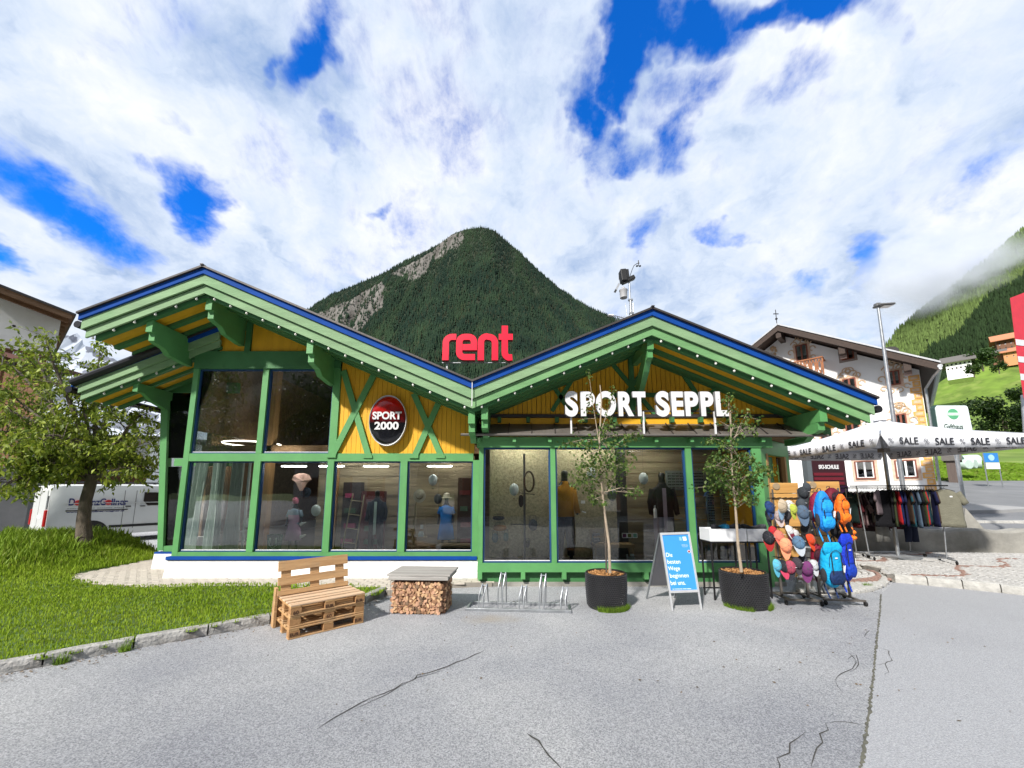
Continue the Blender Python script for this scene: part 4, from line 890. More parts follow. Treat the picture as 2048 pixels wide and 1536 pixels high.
# ---- planters with young trees
def leafcloud(centers, n, size, cols, seed, name, par, m=leafm, droop=.5, world=True, aspect=.5):
    """n small folded leaves scattered about the given (point, radius) clumps"""
    g = np.random.default_rng(seed); cs = np.array([tuple(c) for c, r in centers]); rs = np.array([r for c, r in centers]); wgt = rs ** 1.6; wgt /= wgt.sum()
    I = g.choice(len(cs), n, p=wgt); d = g.normal(size=(n, 3)); d /= np.linalg.norm(d, axis=1)[:, None]
    Pn = cs[I] + d * (rs[I] * (g.random(n) ** .55))[:, None]
    ax = g.normal(size=(n, 3)); ax[:, 2] -= droop * 1.5; ax /= np.linalg.norm(ax, axis=1)[:, None]
    up = g.normal(size=(n, 3)) * .6 + np.array([0, 0, 1.]); sd = np.cross(ax, up); sd /= np.linalg.norm(sd, axis=1)[:, None]; nn = np.cross(sd, ax)
    L_ = (size * (.6 + .8 * g.random(n)))[:, None]; W_ = L_ * aspect * .5
    a = Pn; t = Pn + ax * L_ + nn * L_ * -.12; m1 = Pn + ax * L_ * .45 + sd * W_ + nn * W_ * .35; m2 = Pn + ax * L_ * .45 - sd * W_ + nn * W_ * .35; md = Pn + ax * L_ * .5
    Vv = np.stack([a, m1, md, t, m2], 1).reshape(-1, 3); b = np.arange(n)[:, None] * 5
    T = np.concatenate([b + [0, 1, 2], b + [1, 3, 2], b + [0, 2, 4], b + [2, 3, 4]], 1).reshape(-1, 3)
    c0, c1 = np.array(cols[0]), np.array(cols[1]); k = g.random((n, 1)); col = (c0 + (c1 - c0) * k) * (.75 + .5 * g.random((n, 1)))
    if par is not None and world: Vv = Vv - np.array(tuple(par.location))
    return link(fastmesh(name, Vv, T, m, np.repeat(np.clip(col, 0, 1), 4, 0)), name, par)
potm = paint('black_airpot_plastic', (.022, .022, .024), .32, .2, 6, .1, 60)
plain('stud_plastic', (.030, .030, .033), .25); mulch = attrmat('bark_mulch', .9)
def airpot(c, r, h, label, seed):
    t = thing('planter', label, 'planter', c, 0, 'black studded planters'); body = MB(); body.lathe([(r * .93, 0), (r * .96, .02), (r, h * .6), (r * 1.0, h - .01), (r * 1.01, h), (r * .955, h), (r * .95, h - .05), (.001, h - .05)], (0, 0, 0), 48); put(body, 'pot_wall', potm, t, smooth=True)
    st_ = MB(); rows = 17
    for j in range(rows):
        for i in range(54):
            a_ = 2 * math.pi * (i + .5 * (j % 2)) / 54; z = .02 + (j + .5) * (h - .03) / rows; rr = r * (.945 + .06 * min(1, z / (h * .6))); ca, sa = math.cos(a_), math.sin(a_)
            k = .0135; q = [(rr * ca - sa * dx, rr * sa + ca * dx, z + dz) for dx, dz in ((-k, 0), (0, -k), (k, 0), (0, k))] + [((rr + .020) * ca, (rr + .020) * sa, z + .004)]
            st_.add(q, [(0, 1, 4), (1, 2, 4), (2, 3, 4), (3, 0, 4)])
    put(st_, 'studs', MATS['stud_plastic'], t)['kind'] = 'stuff'
    g = np.random.default_rng(seed); n = 1500; rr = r * .93 * np.sqrt(g.random(n)); th = g.random(n) * 6.283
    Pn = np.c_[rr * np.cos(th), rr * np.sin(th), h - .04 + .03 * (1 - rr / r) + .012 * g.random(n)]; A_ = g.normal(size=(n, 3)) * [1, 1, .4]; A_ /= np.linalg.norm(A_, axis=1)[:, None]; B_ = g.normal(size=(n, 3)) * [1, 1, .4]
    B_ /= np.linalg.norm(B_, axis=1)[:, None]; s1 = .022 * (.5 + g.random(n))[:, None]; V_ = np.stack([Pn - A_ * s1, Pn + B_ * s1 * .5, Pn + A_ * s1, Pn - B_ * s1 * .5], 1).reshape(-1, 3); b = np.arange(n)[:, None] * 4
    T = np.concatenate([b + [0, 1, 2], b + [0, 2, 3]], 1).reshape(-1, 3); col = np.array([.42, .22, .085]) * (.45 + .9 * g.random((n, 1)))
    o = link(fastmesh('bark_mulch', V_, T, mulch, np.repeat(np.clip(col, 0, 1), 2, 0)), 'bark_mulch', t); o['kind'] = 'stuff'
    put(MB().lathe([(.001, h - .03), (r * .5, h - .035), (r * .94, h - .05)], (0, 0, 0), 24, cap=False), 'mulch_bed', soil2, t, smooth=True)
    return t
soil2 = plain('mulch_soil', (.14, .075, .03), .95)
c1 = gr(1213.5, 1213); c2 = gr(1491, 1211)
airpot(c1, .285, .485, 'black studded planter left of the blue poster stand, holding the taller young tree', 1)
airpot(c2, .305, .50, 'black studded planter in front of the white boxes, holding the bushier young tree', 2)
def weeds(c, r, a0, a1, n, h, label, seed):
    g = np.random.default_rng(seed); a_ = R(a0) + (R(a1) - R(a0)) * g.random(n); rr = r + .03 * g.random(n) ; hh = h * (.4 + g.random(n)); B_ = np.c_[c[0] + rr * np.cos(a_), c[1] + rr * np.sin(a_), np.zeros(n)]
    d = g.normal(size=(n, 2)); w_ = .004; V_ = np.stack([B_ + [w_, 0, 0], B_ - [w_, 0, 0], B_ + np.c_[d * .03, hh]], 1).reshape(-1, 3)
    col = np.array([.13, .22, .02]) * (.6 + .8 * g.random((n, 1))); o = link(fastmesh('weeds', V_, np.arange(3 * n).reshape(-1, 3), grassm, np.clip(col, 0, 1)), 'weeds'); tag(o, label, 'weeds', None, 'stuff')
weeds(c1, .285, 235, 345, 700, .07, 'green weeds growing at the foot of the left planter', 3)
weeds(c2, .30, 180, 260, 200, .06, 'green weeds at the left foot of the right planter', 4); weeds(c2, .31, 300, 370, 260, .07, 'green weeds at the right foot of the right planter', 5)
for i, (px_, py_, n_, lab) in enumerate(((122, 1327, 160, 'leafy weed growing out of the kerb near the left edge'), (250, 1302, 120, 'small weed in a kerb joint of the lawn'), (1735, 1178, 200, 'green weed at the foot of the curved kerb'))):
    p = gr(px_, py_); weeds((p.x, p.y), .02, 0, 360, n_, .09, lab, 20 + i)
def young_tree(c, trunk, limbs, clumps, n, size, label, seed, Y):
    t = thing('young_tree', label, 'tree', (c.x, c.y, .44), 0, 'young trees in planters'); tp = [at(x, y, Y) for x, y in trunk]
    put(MB().tube(tp, [.021 - .014 * i / (len(tp) - 1) for i in range(len(tp))], 8), 'trunk', barkl, t, w=True, smooth=True)
    br = MB(); rd = random.Random(seed); cl = []
    for (a_, b_, dy) in limbs:
        p0 = at(*a_, Y); p1 = at(*b_, Y) + Vector((0, dy, 0)); m_ = p0.lerp(p1, .5) + Vector((rd.uniform(-.03, .03), rd.uniform(-.03, .03), .04)); br.tube([p0, m_, p1], [.007, .005, .003], 5)
        for q in (.45, .7, .9, 1.0): cl.append((p0.lerp(p1, q), .085))
        for _ in range(3):
            s_ = p0.lerp(p1, rd.uniform(.3, .9)); e_ = s_ + Vector((rd.uniform(-.2, .2), rd.uniform(-.2, .2), rd.uniform(-.06, .14))); br.tube([s_, e_], [.004, .002], 4); cl.append((e_, .075))
    for (x, y, r_) in clumps:
        for _ in range(3):
            p = at(x + rd.uniform(-8, 8), y + rd.uniform(-8, 8), Y) + Vector((0, rd.uniform(-.22, .22), 0)); cl.append((p, r_)); br.tube([at(trunk[-1][0] * .5 + trunk[-2][0] * .5 if y < 800 else 0.5 * (trunk[1][0] + trunk[2][0]), y + 25, Y), p], [.005, .002], 4)
    put(br, 'branches', barkl, t, w=True); leafcloud(cl, n, size, ((.03, .075, .012), (.15, .22, .045)), seed, 'crown', t, aspect=.62); return t
young_tree(c1, [(1220, 1146), (1218, 1090), (1210, 1030), (1202, 960), (1199, 880), (1203, 800), (1200, 770)],
    [((1199, 900), (1150, 935), -.2), ((1199, 890), (1180, 740), .1), ((1199, 870), (1232, 775), .1), ((1203, 950), (1262, 905), .2), ((1203, 960), (1150, 965), .1), ((1206, 985), (1270, 978), -.2), ((1200, 880), (1275, 868), 0), ((1200, 880), (1130, 885), .2), ((1204, 1000), (1178, 1000), -.2), ((1201, 930), (1240, 940), -.3)],
    [(1200, 870, .12), (1180, 900, .15), (1225, 895, .16), (1200, 925, .2), (1235, 930, .16), (1170, 935, .15), (1195, 955, .18), (1235, 960, .15), (1165, 965, .12), (1215, 850, .10), (1250, 880, .1), (1150, 890, .08), (1182, 980, .12)], 1600, .052, 'slender young tree reaching above the letters of the shop sign, in the left planter', 31, 5.50)
t2 = young_tree(c2, [(1483, 1144), (1476, 1090), (1472, 1030), (1468, 985), (1464, 940), (1462, 880), (1461, 820)],
    [((1462, 900), (1505, 820), .1), ((1462, 900), (1420, 875), 0), ((1461, 850), (1458, 792), 0), ((1464, 930), (1520, 915), .2), ((1464, 940), (1405, 935), -.1), ((1462, 880), (1510, 855), 0), ((1465, 960), (1530, 960), .2), ((1465, 960), (1425, 975), .1), ((1461, 870), (1478, 830), .1)],
    [(1464, 920, .18), (1450, 940, .2), (1485, 945, .2), (1470, 965, .22), (1500, 965, .18), (1440, 960, .16), (1470, 985, .16), (1500, 990, .14), (1445, 910, .14), (1490, 915, .16), (1462, 885, .12), (1425, 925, .1), (1515, 935, .12)], 2300, .052, 'bushy young tree in the right planter, with pale trunk', 32, 5.52)
stk = thing('tree_stake', 'dark stake tied beside the trunk in the left planter', 'stake', (c1.x, c1.y + .05, .44)); put(MB().tube([at(1213, 1145, 5.52), at(1209, 1000, 5.52)], .012, 8), 'pole', paint('dark_stake', (.08, .065, .05), .9), stk, w=True); 
# ---- poster stand
fa, fb = gr(1343, 1222), gr(1404, 1220); ta, tb = at(1319, 1066, fa.y + .30), at(1378, 1064, fb.y + .30)
rzs = math.atan2(fb.y - fa.y, fb.x - fa.x)
af = thing('poster_stand', 'silver-framed A-shaped pavement stand with a bright blue poster', 'poster stand', (fa + fb) / 2)
def lerp4(u, v, off=0):
    p = fa.lerp(fb, u).lerp(ta.lerp(tb, u), v); n = (ta - fa).cross(fb - fa).normalized(); n = n if n.y < 0 else -n
    return p + n * off
def sheet(u0, u1, v0, v1, o0, o1): 
    q = [lerp4(u, v, o) for o in (o0, o1) for u, v in ((u0, v0), (u1, v0), (u1, v1), (u0, v1))]; return MB().add(q, [(3, 2, 1, 0), (4, 5, 6, 7), (0, 1, 5, 4), (1, 2, 6, 5), (2, 3, 7, 6), (3, 0, 4, 7)])
v0 = .215
posterm = paint('poster_blue', (.045, .27, .68), .35, .03, 1, 0)
put(sheet(.03, .97, v0 + .015, .985, .0, .008), 'poster', posterm, af, w=True)
silver = plain('silver_frame', (.72, .73, .74), .35, .5)
put(sheet(0, .06, v0, 1, -.004, .018), 'frame_side', silver, af, w=True); put(sheet(.94, 1, v0, 1, -.004, .018), 'frame_side', silver, af, w=True); put(sheet(.0, 1, .968, 1.0, -.005, .019), 'frame_rail', silver, af, w=True); put(sheet(0, 1, v0, v0 + .032, -.005, .019), 'frame_rail', silver, af, w=True)
put(sheet(.0, .05, 0, v0, 0, .016), 'leg', silver, af, w=True); put(sheet(.95, 1, 0, v0, 0, .016), 'leg', silver, af, w=True)
ba, bb = fa + Vector((-.13, .62, 0)), fb + Vector((-.13, .62, 0))
put(MB().bar(ba, ta, .02, .02), 'rear_leg', galv, af, w=True); put(MB().bar(bb, tb, .02, .02), 'rear_leg', galv, af, w=True)
q = [ba.lerp(ta, .2), bb.lerp(tb, .2), bb.lerp(tb, 1), ba.lerp(ta, 1)]; put(MB().add(q + [p + Vector((0, .012, 0)) for p in q], [(0, 1, 2, 3), (7, 6, 5, 4), (0, 4, 5, 1), (1, 5, 6, 2), (2, 6, 7, 3), (3, 7, 4, 0)]), 'rear_panel', plain('grey_back_panel', (.10, .10, .11), .7), af, w=True)
ux = (fb - fa).normalized(); uy = (ta.lerp(tb, .5) - fa.lerp(fb, .5)).normalized(); uz = ux.cross(uy); Mq = Matrix((ux, uz.cross(ux), uz)).transposed().to_4x4()
wid = (fb - fa).length
def aflet(key, u, v, hw=None, name='lettering'):
    o = inst(TX[key], name, af); p = lerp4(u, v, .0095) - Vector(af.location); o.matrix_local = Matrix.Translation(p) @ Mq; return o
for i, (w_, h_, u, v) in enumerate(((.095, .060, .20, .70), (.20, .060, .315, .61), (.18, .074, .29, .515), (.285, .076, .425, .422), (.225, .060, .345, .34))): fit(TX['af%d' % i], w_, h_); aflet('af%d' % i, u - .0, v)
fit(TX['aft'], .28, .006); aflet('aft', .44, .262); fit(TX['afs'], .105, .036); aflet('afs', .77, .815)
logo = MB().box((.0, 0, 0), (.055, .055, .001)); o = put(logo, 'crest', whitetxt, af); o.matrix_local = Matrix.Translation(lerp4(.80, .91, .0095) - Vector(af.location)) @ Mq
o = put(MB().box((0, 0, 0), (.038, .052, .001)), 'crest', plain('pale_blue_print', (.22, .48, .80), .5), af); o.matrix_local = Matrix.Translation(lerp4(.66, .91, .0095) - Vector(af.location)) @ Mq
o = put(MB().lathe([(.024, 0), (.024, .0012)], n=20), 'round_emblem', letw, af); o.matrix_local = Matrix.Translation(lerp4(.88, .735, .0095) - Vector(af.location)) @ Mq
o = put(MB().box((0, .007, .0016), (.032, .014, .0008)), 'emblem_mark', plain('emblem_red', (.5, .02, .04), .5), af); o.matrix_local = Matrix.Translation(lerp4(.88, .735, .0095) - Vector(af.location)) @ Mq
o = put(MB().box((0, -.007, .0016), (.030, .012, .0008)), 'emblem_mark', blacktxt, af); o.matrix_local = Matrix.Translation(lerp4(.88, .735, .0095) - Vector(af.location)) @ Mq
# ---- white boxes on black stands
def wbox(x0p, x1p, Y, lab, h=.26, dep=.34, gl=''):
    a_, b_ = at(x0p, 1083, Y), at(x1p, 1083, Y); z0 = a_.z; z1 = at(x0p, 1058, Y).z
    t = thing('display_bin', lab, 'bin', (a_.x, Y, 0), 0, 'white display bins'); w_ = b_.x - a_.x; f = MB()
    for x in (.015, w_ - .015):
        for y in (.015, dep - .015): f.bx(x - .011, x + .011, y - .011, y + .011, 0, z0)
    f.bx(0, w_, 0, .022, z0 - .022, z0 - .001).bx(0, w_, dep - .022, dep, z0 - .022, z0 - .001).bx(0, .022, .023, dep - .023, z0 - .022, z0 - .001).bx(w_ - .022, w_, .023, dep - .023, z0 - .022, z0 - .001).bx(0, w_, dep - .022, dep, .1, .12)
    put(f, 'stand', blackm, t); g_ = .012
    put(MB().bx(0, w_, 0, g_, z0, z1).bx(0, w_, dep - g_, dep, z0, z1 + .0).bx(0, g_, g_, dep - g_, z0, z1).bx(w_ - g_, w_, g_, dep - g_, z0, z1).bx(g_, w_ - g_, g_, dep - g_, z0 + .01, z0 + .02), 'box', plain('white_lacquer', (.74, .76, .78), .4, 0, .03), t, bev=.003)
    return t, a_.x, w_, z1
shoe_cols = [(.02, .02, .025), (.03, .16, .32), (.02, .022, .03), (.35, .36, .37), (.02, .02, .02), (.05, .05, .06)]
def shoe(lab, p, rz, col, s=1.0, sole=(.7, .7, .68), tilt=(0, 0)):
    t = thing('sport_shoe', lab, 'shoe', p, rz, 'shoes on show'); t.rotation_euler = (tilt[0], tilt[1], rz); r = []
    for x, w_, h_ in ((-.13, .02, .05), (-.12, .036, .085), (-.08, .038, .09), (-.03, .038, .085), (.02, .042, .062), (.08, .045, .045), (.12, .036, .036), (.138, .012, .02)):
        r.append([(x * s, w_ * math.cos(a_) * s, (.014 + h_ * .5 + h_ * .5 * math.sin(a_)) * s) for a_ in [2 * math.pi * k / 10 for k in range(10)]])
    put(MB().loft(r), 'upper', cm('shoe_%d_%d_%d' % tuple(int(c * 99) for c in col), col, .7), t, smooth=True)
    r = [[(x * s, y * s, z * s) for y, z in ((-w_, 0), (w_, 0), (w_ + .003, .02), (-w_ - .003, .02))] for x, w_ in ((-.135, .02), (-.12, .036), (0, .036), (.08, .046), (.125, .036), (.142, .014))]
    put(MB().loft(r), 'sole', cm('sole_%d' % int(sole[0] * 99), sole, .6), t); return t
ta_, xa_, wa_, za_ = wbox(1421, 1494, 6.15, 'white bin on black legs holding dark shoes, the one nearer the poster stand')
tb_, xb_, wb_, zb2 = wbox(1497, 1537, 6.25, 'white bin on black legs beside the cap rack')
for i, (fx, lab, col) in enumerate(((.30, 'black shoe lying on the left white bin', (.02, .02, .025)), (.50, 'blue and black shoe on the left white bin', (.02, .20, .36)), (.80, 'dark shoe at the right end of the left white bin', (.03, .03, .035)))): shoe(lab, (xa_ + wa_ * fx, 6.28 + .03 * i, za_ - .03), R(40 + 60 * i), col)
for i, (fx, lab, col) in enumerate(((.25, 'black shoe on the right white bin', (.02, .02, .02)), (.75, 'grey and black shoe on the right white bin', (.10, .10, .11)))): shoe(lab, (xb_ + wb_ * fx, 6.38, zb2 - .03), R(20 + 120 * i), col)
# ---- rolling display racks
rackw = wood('honey_rack_board', (.56, .31, .09), (.40, .20, .05), 0, 10)
def rolling(lab, c, rz, w_, dep, zt, boards, rod_z, panel_px=None):
    t = thing('display_rack', lab, 'display rack', c, rz, 'rolling display racks'); fr = MB()
    for s in (-1, 1): fr.bx(s * w_ / 2 - .014, s * w_ / 2 + .014, -.014, .014, .075, zt - .1); fr.bx(s * w_ / 2 - .016, s * w_ / 2 + .016, -dep / 2, dep / 2, .06, .09) if False else None
    put(fr, 'upright_frame', MATS['rack_grey'], t)
    put(MB().bx(-w_ / 2 - .07, w_ / 2 + .07, -dep / 2, -dep / 2 + .035, .06, .085).bx(-w_ / 2 - .07, w_ / 2 + .07, dep / 2 - .035, dep / 2, .06, .085).bx(-w_ / 2 - .02, -w_ / 2 + .02, -dep / 2 + .036, dep / 2 - .036, .06, .084).bx(w_ / 2 - .02, w_ / 2 + .02, -dep / 2 + .036, dep / 2 - .036, .06, .084), 'base_frame', MATS['rack_grey'], t)
    for sx in (-1, 1):
        for sy in (-1, 1):
            cst = put(MB().xf(rotm(), (0, 0, 0)).add([], []), 'x', None, t) if False else None
            wq = MB().lathe([(.001, -.014), (.028, -.014), (.034, -.008), (.034, .008), (.028, .014), (.001, .014)], n=14); wq.xf(rotm(ry=R(90)), (sx * (w_ / 2 + .055), sy * (dep / 2 - .0), .034)); wq.bx(sx * (w_ / 2 + .055) - .018, sx * (w_ / 2 + .055) + .018, sy * dep / 2 - .015, sy * dep / 2 + .015, .045, .06); put(wq, 'castor', rubber, t)
    for z0_, z1_, x0_, x1_ in boards: put(MB().bx(x0_, x1_, -.012, .012, z0_, z1_), 'panel_board', rackw, t, bev=.006)
    put(MB().xf(rotm()).lathe([(.001, 0), (.052, 0), (.056, .006), (.05, .014), (.001, .016)], n=20).xf(rotm(rx=R(90)), (-w_ / 2 + .06, -.014, zt - .055)), 'round_badge', plain('wooden_badge', (.30, .22, .13), .6), t)
    rods = MB()
    for z in rod_z:
        rods.tube([(-w_ / 2 - .09, -.03, z), (w_ / 2 + .09, -.03, z)], .007, 6)
        for k in range(7):
            x = -w_ / 2 - .06 + k * (w_ + .12) / 6; rods.tube([(x, -.03, z), (x, -.20, z + .015)], .004, 5)
    put(rods, 'hook_rail', blackm, t); return t
MATS['rack_grey'] = plain('grey_steel_tube', (.14, .125, .11), .45, .4)
ra = gr(1591, 1203); rb = gr(1671, 1203)
rA = rolling('rolling rack with honey-coloured boards hung with caps', (ra.x, ra.y, 0), R(-8), .37, .44, 1.80, ((1.64, 1.80, -.21, .20), (.58, 1.63, -.20, .18)), (1.56, 1.12, .66))
rB = rolling('rolling rack with honey-coloured boards hung with backpacks', (rb.x, rb.y, 0), R(-8), .42, .44, 1.82, ((1.66, 1.82, -.23, .24), (1.28, 1.65, -.21, .23), (.60, 1.27, -.20, .20)), (1.56, .98))
def cap(lab, p, col, vis=None, rz=0, s=1.0, hang=R(70), grp=None):
    t = thing('cap', lab, 'cap', p, rz, grp); t.rotation_euler = (hang, 0, rz); r = .064 * s
    put(MB().ell((0, 0, 0), (r * .92, r * 1.18, r * .82), 14, 7, z0=0, z1=1), 'crown', cm('cap_%d_%d_%d' % tuple(int(c * 99) for c in col), col), t, smooth=True)
    sm_ = MB().ell((0, 0, r * .82), (r * .09, r * .09, r * .06), 6, 4)
    for k in range(3):
        a0 = R(30 + 60 * k); sm_.tube([(r * .93 * math.cos(b0) * math.cos(a0), r * 1.19 * math.cos(b0) * math.sin(a0), r * .83 * math.sin(b0)) for b0 in [R(8 + 164 * q / 12) for q in range(13)]], r * .022, 4)
    put(sm_, 'seams', cm('seam_%d' % (1 if sum(col) > .6 else 0), tuple(c * .55 for c in col) if sum(col) > .6 else (.08, .08, .09)), t)
    put(MB().box((r * .7, 0, r * .55), (.022, .003, .035), ry=.4, rz=random.uniform(-.5, .5)), 'price_tag', whitep, t)
    vc = vis or col; q = []; n_ = 9
    for i in range(n_):
        a_ = R(205 + 130 * i / (n_ - 1)); k = math.sin(math.pi * i / (n_ - 1)); q.append(((r * .92 * math.cos(a_), r * 1.08 * math.sin(a_), 0), (r * (.95) * math.cos(a_), r * (1.08) * math.sin(a_) - .082 * s * k, .0 - .012 * k)))
    V_ = [v for a_, b_ in q for v in (a_, b_)] + [(v[0], v[1], v[2] - .006) for a_, b_ in q for v in (a_, b_)]; m_ = 2 * n_
    Fv = []
    for i in range(n_ - 1): j = 2 * i; Fv += [(j, j + 2, j + 3, j + 1), (m_ + j + 1, m_ + j + 3, m_ + j + 2, m_ + j), (j + 1, j + 3, m_ + j + 3, m_ + j + 1)]
    put(MB().add(V_, Fv), 'visor', cm('cap_%d_%d_%d' % tuple(int(c * 99) for c in vc), vc), t, smooth=True); return t
def cpx(px_, py_, Y): return at(px_, py_, Y)
caps = [  # px, py, Y, colour, visor, size, label
 (1563, 1012, 5.50, (.44, .36, .26), (.28, .44, .60), 1.35, 'tan cap with a light blue visor on the top row of the cap rack'), (1558, 1032, 5.60, (.38, .30, .29), (.40, .33, .32), 1.1, 'dusty rose cap below the tan and blue one'),
 (1573, 1030, 5.62, (.05, .05, .06), None, 1.1, 'black cap behind the tan and blue one'), (1586, 1018, 5.54, (.42, .48, .07), None, 1.0, 'lime green cap on the top row'), (1578, 1010, 5.62, (.55, .56, .55), None, 1.0, 'white cap beside the lime green one'),
 (1605, 1024, 5.50, (.08, .12, .18), None, 1.35, 'big slate blue cap at the right of the top row'), (1602, 1008, 5.6, (.05, .06, .07), (.4, .4, .4), 1.1, 'charcoal cap above the slate blue one'), (1538, 1014, 5.6, (.02, .05, .16), None, 1.2, 'navy cap at the left end of the top row'), (1536, 1032, 5.62, (.03, .03, .04), None, 1.1, 'black cap hanging lowest at the left of the top row'),
 (1557, 1072, 5.55, (.62, .16, .12), None, 1.2, 'coral red cap on the middle row'), (1571, 1090, 5.46, (.85, .30, .16), None, 1.35, 'salmon orange cap in the middle of the middle row'), (1583, 1070, 5.60, (.16, .02, .04), None, 1.1, 'wine red cap behind the salmon one'), (1578, 1060, 5.6, (.60, .60, .60), None, 1.0, 'white cap at the top of the middle row'),
 (1597, 1085, 5.48, (.09, .17, .27), (.35, .38, .42), 1.3, 'blue cap with grey visor on the middle row'), (1590, 1068, 5.58, (.5, .5, .5), None, .9, 'light grey cap above the blue one'), (1545, 1062, 5.6, (.45, .02, .03), None, 1.0, 'bright red cap at the left of the middle row'), (1537, 1075, 5.6, (.02, .02, .025), (.3, .02, .02), 1.3, 'black cap with red edge at the far left of the middle row'),
 (1620, 1078, 5.55, (.60, .06, .02), None, 1.15, 'vermilion cap between the two racks'), (1612, 1062, 5.6, (.03, .03, .03), None, 1.2, 'black cap right of the blue one on the middle row'),
 (1566, 1132, 5.5, (.02, .02, .025), (.45, .05, .10), 1.2, 'black and pink cap on the bottom row'), (1580, 1134, 5.46, (.35, .06, .10), (.03, .03, .04), 1.2, 'pink and black cap in the centre of the bottom row'), (1553, 1130, 5.5, (.10, .40, .55), None, 1.1, 'turquoise cap at the left of the bottom row'), (1594, 1126, 5.5, (.05, .04, .05), None, 1.1, 'black cap on the bottom row'), (1613, 1136, 5.5, (.16, .04, .14), None, 1.35, 'purple cap at the right of the bottom row'), (1606, 1122, 5.54, (.03, .03, .035), None, 1.1, 'black cap above the purple one'), (1628, 1130, 5.5, (.5, .52, .55), None, 1.0, 'pale grey cap at the lower right of the cap rack'),
 (1606, 985, 5.7, (.03, .035, .04), None, 1.2, 'black cap sitting high between the two wooden head boards'), (1612, 975, 5.75, (.05, .06, .07), None, 1.1, 'charcoal cap at the very top between the racks')]
for x, y, Y_, c_, v_, s_, lab in caps: cap(lab, cpx(x, y, Y_), c_, v_, random.uniform(-.5, .5), s_, R(random.uniform(62, 92)), 'caps hanging on the rolling rack')
def backpack(lab, p, w_, h_, col, col2, rz=0, lid=True, straps=True, grp='packs on the rolling rack', tagw=True):
    t = thing('backpack', lab, 'backpack', p, rz, grp); d_ = w_ * .55; mcol = cm('bag_%d_%d_%d' % tuple(int(c * 99) for c in col), col, .55, .22, .9, 9); m2 = cm('bag_%d_%d_%d' % tuple(int(c * 99) for c in col2), col2, .6, .22, .9, 9); rings = []; rd = random.Random(int(p[0] * 100))
    for k in range(15):
        v = k / 14; z = -h_ / 2 + v * h_; e = (1 - abs(2 * v - 1) ** 3.2) ** .5 if 0 < v < 1 else .12; wv = w_ / 2 * (.98 - .26 * v + .10 * math.sin(v * 3)) * max(e, .3); r = []
        for i in range(20):
            a_ = 2 * math.pi * i / 20; ca, sa = math.cos(a_), math.sin(a_); k2 = 1 + .018 * math.sin(7 * a_ + 9 * v) + .012 * math.sin(23 * v + 3 * a_)
            r.append((wv * k2 * math.copysign(abs(ca) ** .7, ca), d_ / 2 * max(e, .3) * k2 * math.copysign(abs(sa) ** .7, sa) * (1 if sa > 0 else 1.1), z))
        rings.append(r)
    put(MB().loft(rings), 'main_bag', mcol, t, smooth=2)
    rg = lambda s0, s1, yo, n=7, W=.8: MB().loft([[(W * w_ / 2 * math.sin(math.pi * (.12 + .76 * j / n)) ** .35 * math.copysign(abs(math.cos(a_)) ** .6, math.cos(a_)), yo + .03 * math.sin(math.pi * (j / n)) * math.copysign(abs(math.sin(a_)) ** .6, math.sin(a_)), -h_ / 2 + h_ * (s0 + (s1 - s0) * j / n)) for a_ in [2 * math.pi * i / 14 for i in range(14)]] for j in range(n + 1)])
    put(rg(.08, .40, -d_ * .52), 'front_pocket', m2, t, smooth=2)
    if lid: put(rg(.72, 1.03, -d_ * .30, 7, 1.02), 'lid', mcol, t, smooth=2)
    else: put(rg(.45, .80, -d_ * .52, 7, .7), 'upper_pocket', m2 if col2 != col else mcol, t, smooth=2)
    for s in (-1, 1): put(MB().bar((s * w_ * .26, -d_ * .60, h_ * .30), (s * w_ * .26, -d_ * .66, -h_ * .32), .012, .005, up=(0, 1, 0)), 'compression_strap', blackp, t)
    if straps:
        for s in (-1, 1): put(MB().tube([(s * w_ * .2, d_ * .45, h_ * .3), (s * w_ * .34, d_ * .6, 0), (s * w_ * .25, d_ * .4, -h_ * .5), (s * w_ * .22, 0, -h_ * .75)], .010, 6), 'shoulder_strap', m2, t)
    put(MB().tube([(-.03, d_ * .3, h_ * .48), (-.02, d_ * .3, h_ * .56), (.02, d_ * .3, h_ * .56), (.03, d_ * .3, h_ * .48)], .005, 6), 'haul_loop', blackp, t)
    put(MB().tube([(w_ * .40 * math.cos(a_), -d_ * .50 - .012, h_ * .05 + h_ * .30 * math.sin(a_)) for a_ in [R(-10 + 200 * q / 14) for q in range(15)]], .0035, 5), 'zip', blackp, t)
    put(MB().box((0, -d_ * .60, h_ * .18), (.035, .004, .018)), 'logo_patch', letw, t)
    for s in (-1, 1): put(MB().ell((s * w_ * .50, -.01, -h_ * .22), (w_ * .10, d_ * .30, h_ * .16), 10, 7), 'side_pocket', cm('mesh_pocket', (.03, .032, .036)), t, smooth=2)
    put(MB().tube([(-w_ * .55, -d_ * .2, -h_ * .36), (-w_ * .7, -d_ * .1, -h_ * .46), (-w_ * .62, -d_ * .2, -h_ * .62)], .012, 6), 'hip_belt', blackp, t)
    if tagw: put(MB().box((w_ * .52, -d_ * .3, -h_ * .1), (.03, .006, .12), ry=R(12)), 'price_tag', whitep, t)
    return t
backpack('bright blue daypack hanging in the upper row of the backpack rack', cpx(1647, 1022, 5.42), .225, .56, (.015, .22, .68), (.02, .33, .80), R(4), lid=False)
backpack('red and blue daypack half hidden behind the bright blue one', cpx(1637, 1016, 5.62), .24, .46, (.22, .015, .05), (.03, .05, .22), R(-10), lid=False, tagw=False)
bo = backpack('slim orange bag with black base in the upper row of the backpack rack', cpx(1684, 1018, 5.45), .17, .42, (.95, .17, .02), (.95, .20, .02), R(10), lid=False)
